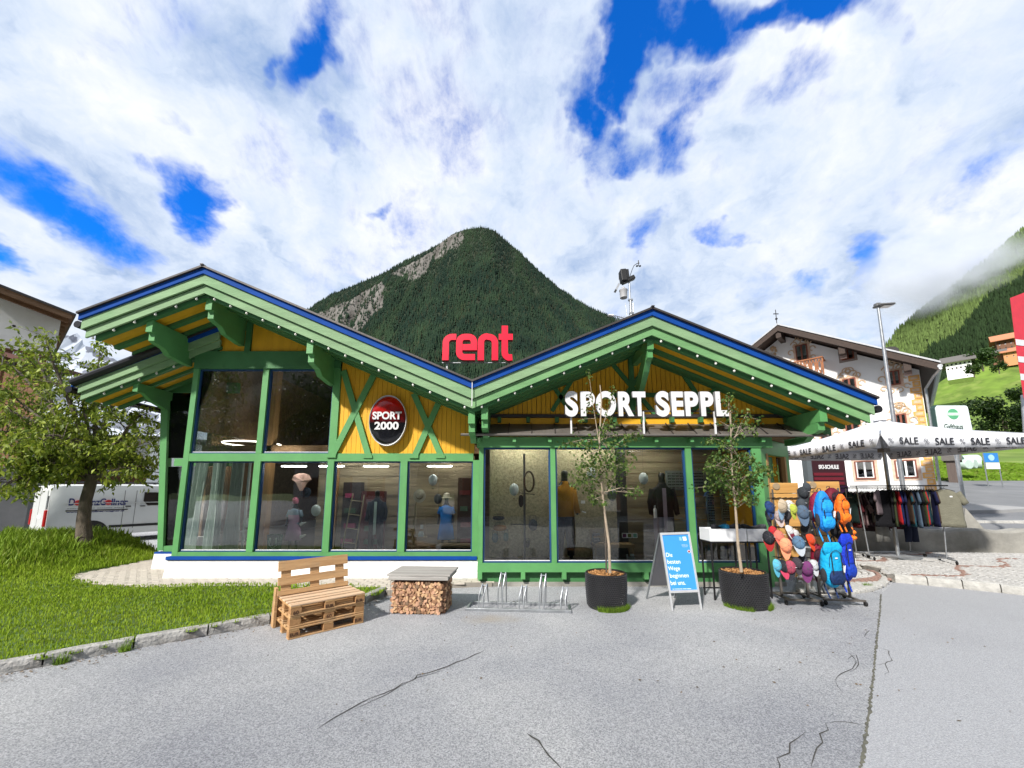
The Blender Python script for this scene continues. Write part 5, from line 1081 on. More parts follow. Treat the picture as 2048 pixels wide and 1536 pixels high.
backpack('black rucksack hanging behind the orange bag', cpx(1680, 1045, 5.66), .26, .50, (.02, .02, .025), (.02, .02, .02), R(0), tagw=False)
backpack('dark wine red pack between the two rows of the backpack rack', cpx(1665, 1000, 5.68), .26, .36, (.14, .01, .025), (.03, .01, .02), R(12), lid=False, tagw=False)
backpack('turquoise hiking rucksack with navy base in the lower row', cpx(1662, 1130, 5.36), .275, .58, (.01, .36, .66), (.012, .03, .10), R(6))
backpack('royal blue hiking rucksack in the lower row beside the turquoise one', cpx(1691, 1115, 5.50), .21, .62, (.012, .04, .50), (.012, .05, .42), R(14))
backpack('small dark red pack hanging left of the turquoise rucksack', cpx(1636, 1118, 5.55), .18, .42, (.20, .01, .03), (.05, .01, .02), R(-14), lid=False, tagw=False)
backpack('small orange pouch dangling under the orange bag', cpx(1703, 1068, 5.6), .09, .20, (.95, .22, .02), (.95, .22, .02), R(20), lid=False, straps=False, tagw=False)
for i, (x, y) in enumerate(((1632, 1135), (1668, 1085))): pass
# ================================================================ RIGHT: TERRACE
TZ = .13
tl = [gr(1560, 1112, TZ), gr(1640, 1118, TZ), gr(1705, 1124, TZ), gr(1768, 1136, TZ), gr(1783, 1150, TZ), gr(1860, 1157, TZ), gr(1960, 1166, TZ), gr(2060, 1176, TZ), gr(2300, 1200, TZ)]
ter = [p.xy + Vector((-.02, .07)) for p in tl] + [Vector((16, 11)), Vector((5.2, 11)), Vector((5.3, 8.4))]
tb0 = struct(MB().prismz(ter, -.04, TZ - .02), 'cobbled_terrace', grout)
kerbline([Vector((p.x, p.y - .0, 0)) for p in tl[1:]], 'terrace_kerb', stone2, .42, .12, TZ + .008, 0, 11)
# half-round paved apron at the corner
ac = gr(1655, 1150, .06); arc_pts = []
edge = [gr(x, y, .06) for x, y in ((1600, 1180), (1650, 1184), (1700, 1182), (1745, 1176), (1772, 1166), (1780, 1155), (1770, 1145))]
struct(MB().prismz([p.xy + Vector((-.03, .06)) for p in edge] + [gr(1700, 1132, .06).xy, gr(1600, 1132, .06).xy], -.03, .045), 'corner_apron', grout)
kerbline([Vector((p.x, p.y, 0)) for p in edge], 'apron_kerb', stone2, .2, .10, .07, 0, 12)
apron = [p.xy for p in edge] + [gr(1700, 1132, .06).xy, gr(1600, 1132, .06).xy]
stones = []
for j in range(30):
    for i in range(40):
        rr = .25 + j * .088; th = R(180 + i * (9.0 * .6 / rr)) if rr > .2 else 0; c = Vector((ac.x - .1 + rr * math.cos(th) * 1.3, ac.y + .55 + rr * math.sin(th) * .9))
        if th < R(360) and inside(c, apron) and all((c - e_.xy).length > .10 for e_ in edge): stones.append((c, th, .045 + 0.0, (j in (9, 10, 11))))
dedup = []; 
for s_ in stones:
    if all((s_[0] - q[0]).length > .075 for q in dedup): dedup.append(s_)
fan = []
sA = .098
for col_ in range(30):
    for k in range(110):  # waves of stones: segment arcs
        x = 4.6 + col_ * .62; j = k; y = 5.7 + j * .088
        if y > 10.1: break
        for i in range(7):
            u = (i - 3) / 3.5; xx = x + i * .0885; yy = y + .17 * (1 - u * u) - .1; c = Vector((xx, yy)); fan.append((c, math.atan(-.55 * u), TZ - .022, abs(((yy * 1.0 - xx * .45 + .22 * math.sin(xx * 3.2)) % 1.55) - .7) < .065))
fan = [f_ for f_ in fan if inside(f_[0], ter) and inside(f_[0] + Vector((0, -.16)), ter)]
smesh = {}
for red in (0, 1):
    for v_ in range(3):
        q = MB().box((0, 0, 0), (.082, .080, .04), ch=.010); rd = random.Random(v_ + 9); q.v = [(a_[0] + rd.uniform(-.004, .004), a_[1] + rd.uniform(-.004, .004), a_[2]) for a_ in q.v]; smesh[red, v_] = (q, mesh_of('cobble', q.v, q.f, cobred if red else cob))
def lay(lst, par, nm):
    vis = [f_ for f_ in lst if abs(f_[0].x / f_[0].y) < 1.42]; oth = [f_ for f_ in lst if f_ not in vis] if False else []
    vis.sort(key=lambda f_: f_[0].length); rest = {0: MB(), 1: MB()}; rd = random.Random(4)
    for n_, (c, th, z, red) in enumerate(vis):
        v_ = rd.randrange(3); zz_ = z + rd.uniform(-.003, .006)
        if n_ < 300: inst(smesh[int(red), v_][1], 'cobble', par, (c.x, c.y, zz_), (rd.uniform(-.05, .05), rd.uniform(-.05, .05), th + rd.uniform(-.06, .06)))
        else:
            q = MB(); q.v = list(smesh[int(red), v_][0].v); q.f = smesh[int(red), v_][0].f; q.xf(rotm(rd.uniform(-.04, .04), rd.uniform(-.04, .04), th), (c.x, c.y, zz_)); rest[int(red)].add(q.v, q.f)
    for k, m_ in ((0, cob), (1, cobred)):
        if rest[k].v: put(rest[k], 'cobble_field', m_, par)['kind'] = 'stuff'
lay(fan, tb0, 'cobble'); apo = bpy.data.objects['corner_apron']; lay(dedup, apo, 'cobble')
# low wall
WY = 10.1
w0, w1 = at(1680, 1052, WY + .3), at(2130, 1056, WY - .3)
lw = thing('low_wall', 'low stained concrete wall behind the clothes rails', 'wall', (w0.x, w0.y, 0)); n_ = 26; top = []; mbw = MB(); rings = []
for i in range(n_ + 1):
    p = w0.lerp(w1, i / n_); z = .70 + .03 * math.sin(i * .9) + .015 * math.sin(i * 2.7); j = .012 * math.sin(i * 1.9); rings.append([(p.x, p.y + j, -.02), (p.x, p.y + j * .5 - .01, z - .06), (p.x, p.y + .03, z), (p.x, p.y + .30, z), (p.x, p.y + .32, -.02)])
put(mbw.loft(rings), 'wall_body', concrete, lw, w=True)
tri = thing('stone_fin', 'small triangular concrete fin rising behind the low wall', 'stone', at(1950, 1056, 10.9)); a_, b_, c_ = at(1926, 1062, 10.9), at(1931, 1016, 10.9), at(1970, 1060, 10.7)
put(MB().add([a_, c_, b_, a_ + Vector((.1, .25, 0)), c_ + Vector((.1, .25, 0)), b_ + Vector((.06, .2, 0))], [(0, 1, 2), (5, 4, 3), (0, 3, 4, 1), (1, 4, 5, 2), (2, 5, 3, 0)]), 'fin', concrete, tri, w=True)
# ground beyond the wall, rising as road then meadow hill
def hz(x, y):
    if y < 10.4: return .05
    if y < 25: return .62 + (y - 10.4) * .122
    b = 2.4; top = 38 + (x - 169) * .55; top = max(top, 8 + max(0, x + 40) * .14); t = (y - 25) / 125
    return b + t * (top - b) * (1 + .0 * t) + .8 * t * mnoise.noise(Vector((x * .03, y * .03, 0))) * 3
xs = sorted(set([9 + i * .8 for i in range(40)] + [40 + i * 6 for i in range(60)])); ys = sorted(set([10.3 + i * .7 for i in range(21)] + [25 + i * 4 for i in range(34)]))
def gridmesh(xs, ys, zf, keep=lambda x, y: True):
    V_ = [(x, y, zf(x, y)) for y in ys for x in xs]; nx = len(xs); Fq = [(j * nx + i, j * nx + i + 1, (j + 1) * nx + i + 1, (j + 1) * nx + i) for j in range(len(ys) - 1) for i in range(nx - 1) if keep((xs[i] + xs[i + 1]) / 2, (ys[j] + ys[j + 1]) / 2)]
    return MB().add(V_, Fq)
struct(gridmesh(xs, [y for y in ys if y <= 25.01], hz), 'side_road', paint('grey_road_asphalt', (.17, .175, .185), .9, .2, .6, .4, 60, grime=((.24, .24, .24), .5, .6)), smooth=True)
struct(gridmesh([x for x in xs if x > 8], [y for y in ys if y >= 24.9], hz), 'meadow_hill', meadowm, smooth=True)
pvq = [Vector(p_) for p_ in ((12.4, 13.2), (14.4, 13.0), (16.6, 13.1), (18.3, 13.5), (18.0, 14.0), (16.5, 15.2), (15.2, 16.0), (13.6, 15.6))]
kq = len(pvq); side = struct(MB().add([(p_.x, p_.y, hz(p_.x, p_.y) + .11) for p_ in pvq] + [(p_.x, p_.y, hz(p_.x, p_.y) - .4) for p_ in pvq], [tuple(range(kq))] + [(i, (i + 1) % kq + 0 if False else i + kq, (i + 1) % kq + kq, (i + 1) % kq) for i in range(kq)]), 'pavement', paint('pale_pavement_asphalt', (.30, .30, .30), .9, .15, 1, .3, 60))
kerbline([Vector((11.6, 11.2, 0)), Vector((13.5, 11.5, 0)), Vector((16.5, 11.3, 0)), Vector((20, 10.9, 0))], 'road_kerb', stone2, .8, .25, .12, hz(15, 11.3) - .03, 14)
blades([(20 + (i % 70) * .5, 25.3 + (i // 70) * .5) for i in range(70 * 44)], .5, lambda x, y: 5 if 1.0 < x / y < 1.42 else 0, lambda x, y: .12, lambda x, y: np.array([.16, .27, .02]), 'meadow_grass', 'long bright meadow grass beyond the side road', .015, .5, hz)
# ---- clothes rails
def ringell(cx, cz, w_, d_, y=0, n=16, wob=0, ph=0): return [(cx + w_ * math.cos(a_), y + d_ * (math.sin(a_)) * (1 + wob * math.sin(5 * a_ + ph)), cz) for a_ in [2 * math.pi * k / n for k in range(n)]]
def shirt(lab, p, rz, col, L_=.68, w_=.24, sleeve=.2, th=.035, grp=None, tagc=False):
    t = thing('hanging_shirt', lab, 'shirt', p, rz, grp); m_ = cm('cloth_%d_%d_%d' % tuple(int(c * 99) for c in col), col, .9, .15, .5, 7); rd = random.Random(hash(lab) & 255); ph = rd.random() * 6
    rings = [ringell(0, -.045, .07, .012), ringell(0, -.06, .10, .022)] + [ringell(rd.uniform(-.004, .004), -.075 - .015 * k * 2, .13 + .035 * k, .022 + .003 * k) for k in range(3)]
    for k in range(1, 9): rings.append([(x, y + .010 * math.sin(x * 38 + ph) * k / 8, z) for x, y, z in ringell(rd.uniform(-.004, .004), -.16 - (L_ - .16) * k / 8, w_ * (.92 + .02 * k) + rd.uniform(-.004, .004), th * (.8 + .04 * k), 0, 22)]) if False else rings.append([(x, y + .010 * math.sin(x * 38 + ph) * k / 8, z) for x, y, z in ringell(rd.uniform(-.004, .004), -.16 - (L_ - .16) * k / 8, w_ * (.92 + .015 * k) + rd.uniform(-.004, .004), th * (.8 + .04 * k))])
    put(MB().loft(rings), 'body', m_, t, smooth=2)
    for s in (-1, 1):
        rr = []
        for k in range(5):
            u = k / 4; cx, cz = s * (w_ * .80 + sleeve * .40 * u), -.115 - sleeve * .95 * u; rr.append([(cx + .052 * (1 - .1 * u) * math.cos(a_), .026 * math.sin(a_), cz + .05 * math.cos(a_) * s * .7 * 1) for a_ in [2 * math.pi * q / 10 for q in range(10)]])
        put(MB().loft(rr), 'sleeve', m_, t, smooth=2)
    put(MB().tube([(0, 0, .05), (.02, 0, .035), (.015, 0, .01), (0, 0, -.02)], .003, 5).tube([(-.17, 0, -.085), (0, 0, -.02), (.17, 0, -.085)], .007, 6), 'hanger', blackp, t)
    if tagc: put(MB().box((w_ * .35, -.045, -.2), (.04, .003, .03)), 'price_tag', whitep, t)
    return t
ORD = 'first second third fourth fifth sixth seventh eighth ninth tenth eleventh twelfth thirteenth fourteenth fifteenth sixteenth seventeenth eighteenth nineteenth twentieth'.split()
def rail(lab, a_, b_, z, wheels=True, name='clothes_rail'):
    d = (b_ - a_); l = d.length; t = thing(name, lab, 'clothes rail', (a_.x, a_.y, TZ), math.atan2(d.y, d.x), 'clothes rails under the umbrella'); H = z - TZ
    put(MB().tube([(-.12, 0, H), (l + .12, 0, H)], .014, 8), 'hanging_rod', blackm, t, smooth=True)
    put(MB().tube([(.08, 0, .1), (.0, 0, H)], .013, 8), 'upright', galv, t, smooth=True); put(MB().tube([(l - .08, 0, .1), (l, 0, H)], .013, 8), 'upright', galv, t, smooth=True)
    put(MB().bx(.05, .08, -.3, .3, .075, .1).bx(l - .08, l - .05, -.3, .3, .075, .1).bx(.09, l - .09, -.014, .014, .08, .1), 'base', galv, t)
    for x in (.065, l - .065):
        for s in (-1, 1): put(MB().lathe([(.001, -.012), (.03, -.012), (.042, -.006), (.042, .006), (.03, .012), (.001, .012)], n=14).xf(rotm(ry=R(90)), (x, s * .3, .043)), 'castor', rubber, t)
    return t
r0, r1 = at(1712, 969, 9.15), at(1880, 966, 8.55); RZ = 1.80
ra0, ra1 = Vector((r0.x, r0.y, 0)), Vector((r1.x, r1.y, 0))
rail('long clothes rail under the sale umbrella, full of hanging shirts', ra0, ra1, RZ)
rb0, rb1 = Vector((at(1694, 1000, 9.5).x, 9.5, 0)), Vector((at(1812, 1000, 9.6).x, 9.6, 0))
rail('second clothes rail behind, mostly hidden by dark garments', rb0, rb1, 1.76)
scol = [((.008, .02, .018), 'black', .8), ((.09, .015, .02), 'dark maroon', .85), ((.16, .11, .11), 'dusty mauve', .8), ((.03, .012, .014), 'brown-black', .9), ((.22, .19, .15), 'beige', .75), ((.02, .012, .014), 'black-brown', .85), ((.05, .012, .02), 'burgundy', .85), ((.04, .02, .03), 'plum', .9), ((.015, .015, .02), 'charcoal', .95), ((.10, .03, .05), 'wine', .8),
  ((.012, .012, .015), 'black', .98), ((.17, .13, .13), 'rose-grey', .55), ((.012, .02, .05), 'midnight', .9)]
dr = (rb1 - rb0); ang = math.atan2(dr.y, dr.x)
for i in range(20):
    c_, nm_, ln = scol[i % len(scol)]; p = rb0.lerp(rb1, (i + .4) / 20.5)
    shirt('%s long-sleeved top, %s from the left on the rear clothes rail' % (nm_, ORD[i]), (p.x, p.y, 1.70), ang + R(90 + random.uniform(-22, 22)), c_, ln * random.uniform(.92, 1.08), .26, .42 if i % 3 else .25, grp='tops on the rear clothes rail')
dr = (ra1 - ra0); ang = math.atan2(dr.y, dr.x); L2 = [((.008, .008, .01), 'black'), ((.035, .045, .02), 'dark olive'), ((.30, .012, .015), 'red'), ((.008, .012, .06), 'navy'), ((.01, .04, .05), 'petrol'), ((.01, .012, .045), 'dark blue'), ((.05, .03, .02), 'brown'), ((.012, .06, .08), 'teal'), ((.008, .012, .03), 'ink blue'), ((.06, .09, .13), 'slate blue')]
for i in range(17):
    c_, nm_ = L2[i % 10]; p = ra0.lerp(ra1, .40 + .53 * i / 17)
    shirt('%s shirt, %s from the left on the right half of the front rail' % (nm_, ORD[i]), (p.x, p.y, RZ - .05), ang + R(78 + random.uniform(-16, 16)), c_, random.uniform(.72, .9), .24, .22, grp='shirts on the front clothes rail')
p = ra0.lerp(ra1, .30); shirt('black shirt with a pale blue tag shown face-on on the front rail', (p.x, p.y - .12, RZ - .05), ang + R(8), (.006, .006, .008), .88, .27, .24, tagc=True, grp='shirts on the front clothes rail')
p = ra0.lerp(ra1, .97); shirt('sage grey T-shirt shown face-on at the right end of the front rail', (p.x, p.y - .10, RZ - .04), ang + R(-10), (.17, .165, .125), .86, .25, .26, .05, tagc=True, grp='shirts on the front clothes rail')
p = ra0.lerp(ra1, .36); shirt('mauve short-sleeved shirt just left of the black face-on shirt', (p.x - .25, p.y - .06, RZ - .05), ang + R(55), (.14, .11, .12), .6, .2, .18, grp='shirts on the front clothes rail')
shorts = [('grey shorts hanging under the front rail beside the umbrella pole', 1765, (.16, .16, .15)), ('dark navy trousers hanging low under the front rail', 1822, (.01, .012, .03))]
for lab, px_, c_ in shorts:
    pz = at(px_, 1062, 9.1); t = thing('hanging_trousers', lab, 'trousers', pz); m_ = cm('cloth_%d_%d_%d' % tuple(int(c * 99) for c in c_), c_)
    for s in (-1, 1): put(MB().loft([ringell(s * .06, .25, .085, .04), ringell(s * .07, .0, .09, .035), ringell(s * .085, -.25, .075, .03)]), 'trouser_leg', m_, t, smooth=2)
    put(MB().loft([ringell(0, .35, .15, .04), ringell(0, .24, .155, .042)]), 'waistband', m_, t, smooth=2)
# ---- sale umbrella
UC = Vector((9.10, 9.25, 0)); uz = 2.83; up_ = 3.42; hs = 1.62
um = thing('sale_umbrella', 'large square white sun umbrella with SALE printed along its valance', 'umbrella', (UC.x, UC.y, TZ))
canv = paint('white_canvas', (.74, .75, .78), .85, .05, 2, .15, 60, grime=((.60, .61, .65), 1.5, .4))
nt_ = canv.node_tree; b_ = nt_.nodes['Principled BSDF']; tr = nt_.nodes.new('ShaderNodeBsdfTranslucent'); tr.inputs[0].default_value = (.62, .63, .66, 1); mxs = nt_.nodes.new('ShaderNodeMixShader'); mxs.inputs[0].default_value = .14; nt_.links.new(b_.outputs[0], mxs.inputs[1]); nt_.links.new(tr.outputs[0], mxs.inputs[2]); nt_.links.new(mxs.outputs[0], nt_.nodes['Material Output'].inputs[0])
cor = [UC + Vector((a_ * hs * 1.0, b2 * hs, uz)) for a_, b2 in ((-1, -1), (1, -1), (1, 1), (-1, 1))]; apex = UC + Vector((0, 0, up_))
for i in range(4):
    a_, b2 = cor[i], cor[(i + 1) % 4]; n_ = 10; V_ = []; Fq = []
    for j in range(n_ + 1):
        for k in range(n_ + 1):
            u, v = k / n_, j / n_; e_ = a_.lerp(b2, u); p = e_.lerp(apex, v * .985); sag = -.10 * math.sin(math.pi * u) * (1 - v) * (v * 2 + .25) - .05 * math.sin(math.pi * v) ; V_.append(p + Vector((0, 0, sag)))
    for j in range(n_):
        for k in range(n_): q = j * (n_ + 1) + k; Fq.append((q, q + 1, q + n_ + 2, q + n_ + 1))
    o = put(MB().add(V_, Fq), 'canopy_panel', canv, um, w=True, smooth=True); so = o.modifiers.new('th', 'SOLIDIFY'); so.thickness = .004
    # valance with folds, scalloped towards the corners
    nv = 60; V_ = []; Fq = []; d = (b2 - a_).normalized(); nn = Vector((d.y, -d.x, 0))
    for k in range(nv + 1):
        u = k / nv; e_ = a_.lerp(b2, u) + Vector((0, 0, -.10 * math.sin(math.pi * u) * .25)); hgt = .255; edge_ = min(u, 1 - u); wv = .012 * math.sin(u * 40 + i) + .006 * math.sin(u * 91)
        pull = max(0, 1 - edge_ / .045); V_ += [e_ + nn * .004, e_ + nn * (.004 + wv * .5) + Vector((0, 0, -hgt * .5)) - d * (.06 * pull * (1 if u < .5 else -1)) * -1, e_ + nn * (.004 + wv) + Vector((0, 0, -hgt)) + d * (.13 * pull * (1 if u < .5 else -1))]
    for k in range(nv):
        for r_ in range(2): q = 3 * k + r_; Fq.append((q, q + 1, q + 4, q + 3))
    vl = put(MB().add(V_, Fq), 'valance', canv, um, w=True, smooth=True); so = vl.modifiers.new('th', 'SOLIDIFY'); so.thickness = .003
    rzv = math.atan2(d.y, d.x); seq = ['pct', 'SALE'] * 4 + ['pct']
    tot = (b2 - a_).length; 
    for s_i, key in enumerate(seq):
        u = .055 + .89 * s_i / (len(seq) - 1); pos = a_.lerp(b2, u) + Vector((0, 0, -.135 - .025 * math.sin(math.pi * u))) - Vector(um.location); s1 = inst(TX[key], 'lettering', um, pos + nn * .024, (R(90), 0, rzv), (.80, .95, 1)) ; s1.scale = (.82 if key == 'SALE' else .5, 1.0 if key == 'SALE' else .65, 1)
        s2_ = inst(TX[key + 'm'], 'lettering', um, pos - nn * .018, (R(90), 0, rzv + math.pi), (.82 if key == 'SALE' else .5, 1.0 if key == 'SALE' else .65, 1)); 
    put(MB().bar(a_ - Vector((0, 0, .02)), UC + Vector((0, 0, up_ - .16)), .03, .045), 'rib', galv, um, w=True)
    put(MB().bar(a_.lerp(UC + Vector((0, 0, up_ - .16)), .5), UC + Vector((0, 0, uz - .15)), .02, .03), 'stretcher', galv, um, w=True)
fit(TX['SALE'], .46, .155); fit(TX['SALEm'], .46, .155); fit(TX['pct'], .2, .17); fit(TX['pctm'], .2, .17)
put(MB().tube([(0, 0, 0), (0, 0, up_ - TZ)], .038, 14), 'pole', galv, um, smooth=True); put(MB().box((0, 0, uz - TZ - .16), (.17, .17, .10), ch=.01), 'hub', MATS['rack_grey'], um); put(MB().bx(-.28, .28, -.28, .28, 0, .05), 'base_plate', galv, um); put(MB().lathe([(.13, -.02), (.13, .015), (.03, .05)], (0, 0, up_ - TZ), 16), 'top_cap', canv, um)
# ================================================================ INN ON THE RIGHT
GC = at(1876, 985, 16.0); gdv = Vector((-.69, .72, 0)).normalized(); gn = Vector((-gdv.y, gdv.x, 0)); gn = -gn if gn.dot(Vector((-1, -1, 0))) < 0 else gn
inn = thing('inn', 'white three-storey inn with painted window surrounds, carved balcony and dark gable roof', 'inn', (GC.x, GC.y, .9))
Pg = Vector((GC.x, GC.y, 0))
def gpt(px_, py_, off=0.0):
    p0 = Pg + gn * off; return on(px_, py_, (p0.x, p0.y), (gdv.x, gdv.y))
def gs(t, z, off=0.0): p = Pg + gdv * t + gn * off; return Vector((p.x, p.y, z))
def gt(px_, py_, off=0): p = gpt(px_, py_, off); return ((p - Pg).dot(gdv), p.z)
def gbox(t0, t1, z0, z1, o0, o1, name, m, par=inn, **k):
    q = [gs(t, z, o) for z in (z0, z1) for t, o in ((t0, o0), (t1, o0), (t1, o1), (t0, o1))]
    f = [(3, 2, 1, 0), (4, 5, 6, 7), (0, 1, 5, 4), (1, 2, 6, 5), (2, 3, 7, 6), (3, 0, 4, 7)]
    o = put(MB().add(q, f), name, m, par if par is inn else None, w=True)
    if par is not inn and par is not None: o.parent = par; o.data.transform(Matrix.Translation(-Vector(inn.location)))
    return o
wallw = paint('inn_white_wall', (.84, .84, .83), .9, .05, .7, .3, 20, grime=((.72, .71, .69), .6, .3))
rose = paint('rose_painted_surround', (.60, .36, .28), .85, .25, 5, .1, 60, col2=(.72, .56, .42)); ochre = paint('ochre_quoin', (.72, .42, .14), .85, .25, 4, .2, 40, col2=(.66, .33, .08)); ochre2 = paint('ochre_scroll', (.55, .38, .20), .85, .3, 9, .1, 60, col2=(.66, .48, .36))
darkw = wood('dark_roof_timber', (.055, .032, .022), (.03, .017, .012), 0); redw = wood('red_brown_window_frame', (.26, .075, .04), (.17, .05, .03), 2); balw = wood('red_balcony_wood', (.36, .13, .045), (.22, .08, .03), 0)
tR, zRd = gt(1565, 668); zE = gt(1868, 735)[1]; tR = max(tR, 3)
half = tR; zRd = gt(1565, 672)[1]
poly = [(0, -.2), (2 * half, -.2), (2 * half, zE), (half, zRd), (0, zE)]
fv = [gs(t, z, 0) for t, z in poly] + [gs(t, z, -12) for t, z in poly]
put(MB().add(fv, [(0, 1, 2, 3, 4), (9, 8, 7, 6, 5), (0, 5, 6, 1), (1, 6, 7, 2), (4, 3, 8, 9)[::-1], (0, 4, 9, 5), (2, 7, 8, 3)]), 'wall', wallw, inn, w=True)
# roof with overhang towards the viewer
OH = 1.15; slope = (zRd - zE) / half
def rplane(t): return zRd + .10 - abs(t - half) * slope
for s, (ta2, tb2) in enumerate(((-.55, half), (half, 2 * half + .55))):
    q = [gs(t, rplane(t) + dz, o) for dz in (.0, .16) for t, o in ((ta2, OH), (tb2, OH), (tb2, -12.5), (ta2, -12.5))]
    put(MB().add(q, [(3, 2, 1, 0), (4, 5, 6, 7), (0, 1, 5, 4), (1, 2, 6, 5), (2, 3, 7, 6), (3, 0, 4, 7)]), 'roof', darkw, inn, w=True)
    q = [gs(t, rplane(t) + dz, o) for dz in (.165, .24) for t, o in ((ta2 - .03, OH + .04), (tb2, OH + .04), (tb2, -12.5), (ta2 - .03, -12.5))]
    put(MB().add(q, [(3, 2, 1, 0), (4, 5, 6, 7), (0, 1, 5, 4), (1, 2, 6, 5), (2, 3, 7, 6), (3, 0, 4, 7)]), 'roof_sheet', plain('pale_roof_metal', (.45, .46, .48), .4, .5), inn, w=True)
    q = [gs(t, rplane(t) + dz, o) for dz in (-.16, .005) for t, o in ((ta2, OH), (tb2, OH), (tb2, OH - .05), (ta2, OH - .05))]
    put(MB().add(q, [(3, 2, 1, 0), (4, 5, 6, 7), (0, 1, 5, 4), (1, 2, 6, 5), (2, 3, 7, 6), (3, 0, 4, 7)]), 'verge_board', darkw, inn, w=True)
for t in (0.35, half * .5, half, half * 1.5): gbox(t - .11, t + .11, rplane(t) - .50, rplane(t) - .02, 0, OH - .08, 'purlin', darkw)
for t in (0.35, half * .5): gbox(t - .12, t + .12, rplane(t) - .62, rplane(t) - .12, OH - .6, OH - .45, 'carved_bracket', plain('carved_pale_wood', (.35, .25, .22), .8))
cr_ = MB(); tp = gs(half, rplane(half) + .24, OH); cr_.tube([tp, tp + Vector((0, 0, .75))], .018, 6).bx(tp.x - .13, tp.x + .13, tp.y - .015, tp.y + .015, tp.z + .50, tp.z + .54).ell(tp + Vector((0, 0, .25)), (.06, .06, .06), 8, 6); put(cr_, 'ridge_cross', blackm, inn, w=True)
glm = glassmat('inn_window_glass', (.75, .77, .77), 1.2); curt = plain('lace_curtain', (.62, .61, .58), .9)
def innwin(x0p, x1p, y0p, y1p, deco=True, ground=False, plainf=False, hgt=1.0):
    t0, zt = gt(x1p, y0p); t1, _ = gt(x0p, y0p); zb = gt((x0p + x1p) / 2, y1p)[1]; zt = gt((x0p + x1p) / 2, y0p)[1]
    w_ = t1 - t0; f = gbox(t0 - .10, t1 + .10, zb - .10, zt + .09, .0, .02, 'window', rose if not plainf else plain('grey_wood_surround', (.30, .25, .22), .8))
    a1 = gbox(t0, t1, zb, zt, .021, .03, 'dark_opening', darkwall, f); fr = .05
    for a_, b_, c_, d_ in ((t0, t0 + fr, zb, zt), (t1 - fr, t1, zb, zt), (t0 + fr, t1 - fr, zt - fr, zt), (t0 + fr, t1 - fr, zb, zb + fr)): gbox(a_, b_, c_, d_, .031, .07, 'frame', redw, f)
    fm = whitep if ground else redw; tm = (t0 + t1) / 2
    gbox(tm - .035, tm + .035, zb + fr, zt - fr, .032, .065, 'mullion', fm, f)
    if ground:
        for a_, b_, c_, d_ in ((t0 + fr, t0 + fr * 1.9, zb + fr, zt - fr), (t1 - fr * 1.9, t1 - fr, zb + fr, zt - fr), (t0 + 2 * fr, tm - .04, zb + fr, zb + fr * 1.8), (tm + .04, t1 - 2 * fr, zb + fr, zb + fr * 1.8)): gbox(a_, b_, c_, d_, .032, .062, 'casement', whitep, f)
    cz = zb + (zt - zb) * (.48 if ground else .26); n_ = 14
    for s, (a_, b_) in enumerate(((t0 + fr, tm - .035), (tm + .035, t1 - fr))):
        q = []; 
        for i in range(n_ + 1):
            t = a_ + (b_ - a_) * i / n_; o = .040 + .004 * math.sin(i * 2.2); q += [gs(t, zt - fr, o), gs(t, cz + .05 * abs(math.sin(i * 1.1)), o)]
        o = put(MB().add(q, [(2 * i, 2 * i + 1, 2 * i + 3, 2 * i + 2) for i in range(n_)]), 'curtain', curt, None, w=True); o.parent = f; o.data.transform(Matrix.Translation(-Vector(inn.location)))
    gbox(t0 + fr, t1 - fr, zb + fr, zt - fr, .052, .055, 'pane', glm, f)
    if deco:  # baroque scrolls as low relief
        mb = MB()
        def sc(t, z, r, a0, a1, w=.042): 
            pth = [(t + r * math.cos(R(a0 + (a1 - a0) * i / 8)), z + r * math.sin(R(a0 + (a1 - a0) * i / 8))) for i in range(9)]
            for i in range(8):
                (x0_, z0_), (x1_, z1_) = pth[i], pth[i + 1]; d = math.hypot(x1_ - x0_, z1_ - z0_) or 1; nx, nz = -(z1_ - z0_) / d * w / 2, (x1_ - x0_) / d * w / 2; q = [gs(a_, b_, o) for o in (.021, .034) for a_, b_ in ((x0_ - nx, z0_ - nz), (x1_ - nx, z1_ - nz), (x1_ + nx, z1_ + nz), (x0_ + nx, z0_ + nz))]
                mb.add(q, [(4, 5, 6, 7), (0, 1, 5, 4), (2, 3, 7, 6)])
        for s in (-1, 1):
            sc(tm + s * w_ * .32, zt + .20, .16, 20, 330, .05); sc(tm + s * w_ * .62, zt + .10, .13, 0, 300, .05); sc(tm + s * w_ * .12, zt + .38, .15, 90 - s * 120, 90 + s * 150); sc(tm + s * (w_ * .5 + .2), zt - .3, .12, -90, 200, .05); sc(tm + s * (w_ * .5 + .18), zt - .75, .10, -120, 180, .05)
            sc(tm + s * .14, zb - .24, .10, 0, 300, .04)
        sc(tm, zt + .34, .10, 0, 360, .05)
        put(mb, 'painted_scrolls', ochre2, inn, w=True)['kind'] = 'stuff'
    return f
innwin(1590, 1614, 690, 722, True, hgt=1); innwin(1680, 1706, 692, 720, False, plainf=True)
innwin(1684, 1711, 757, 787); innwin(1774, 1798, 742, 771); innwin(1690, 1718, 845, 880); innwin(1789, 1812, 828, 856)
innwin(1708, 1748, 922, 958, False, True); innwin(1788, 1832, 920, 956, False, True)
innwin(1640, 1660, 858, 888)
t_, z_ = gt(1778, 703); lo = MB()
q0 = [gs(t_ + .32 * math.cos(a_), z_ + .22 * math.sin(a_), .012) for a_ in [2 * math.pi * k / 20 for k in range(20)]]; put(lo.add(q0, [tuple(range(20))]), 'oval_vent', darkwall, inn, w=True)
t_, z_ = gt(1545, 700); mb = MB()
for k in range(9): a_ = k * .7; q = gs(t_ + .3 * math.cos(a_) * (k / 9), z_ + .45 * math.sin(a_) * (k / 9), .02); mb.ell(q, (.09, .03, .09), 8, 6)
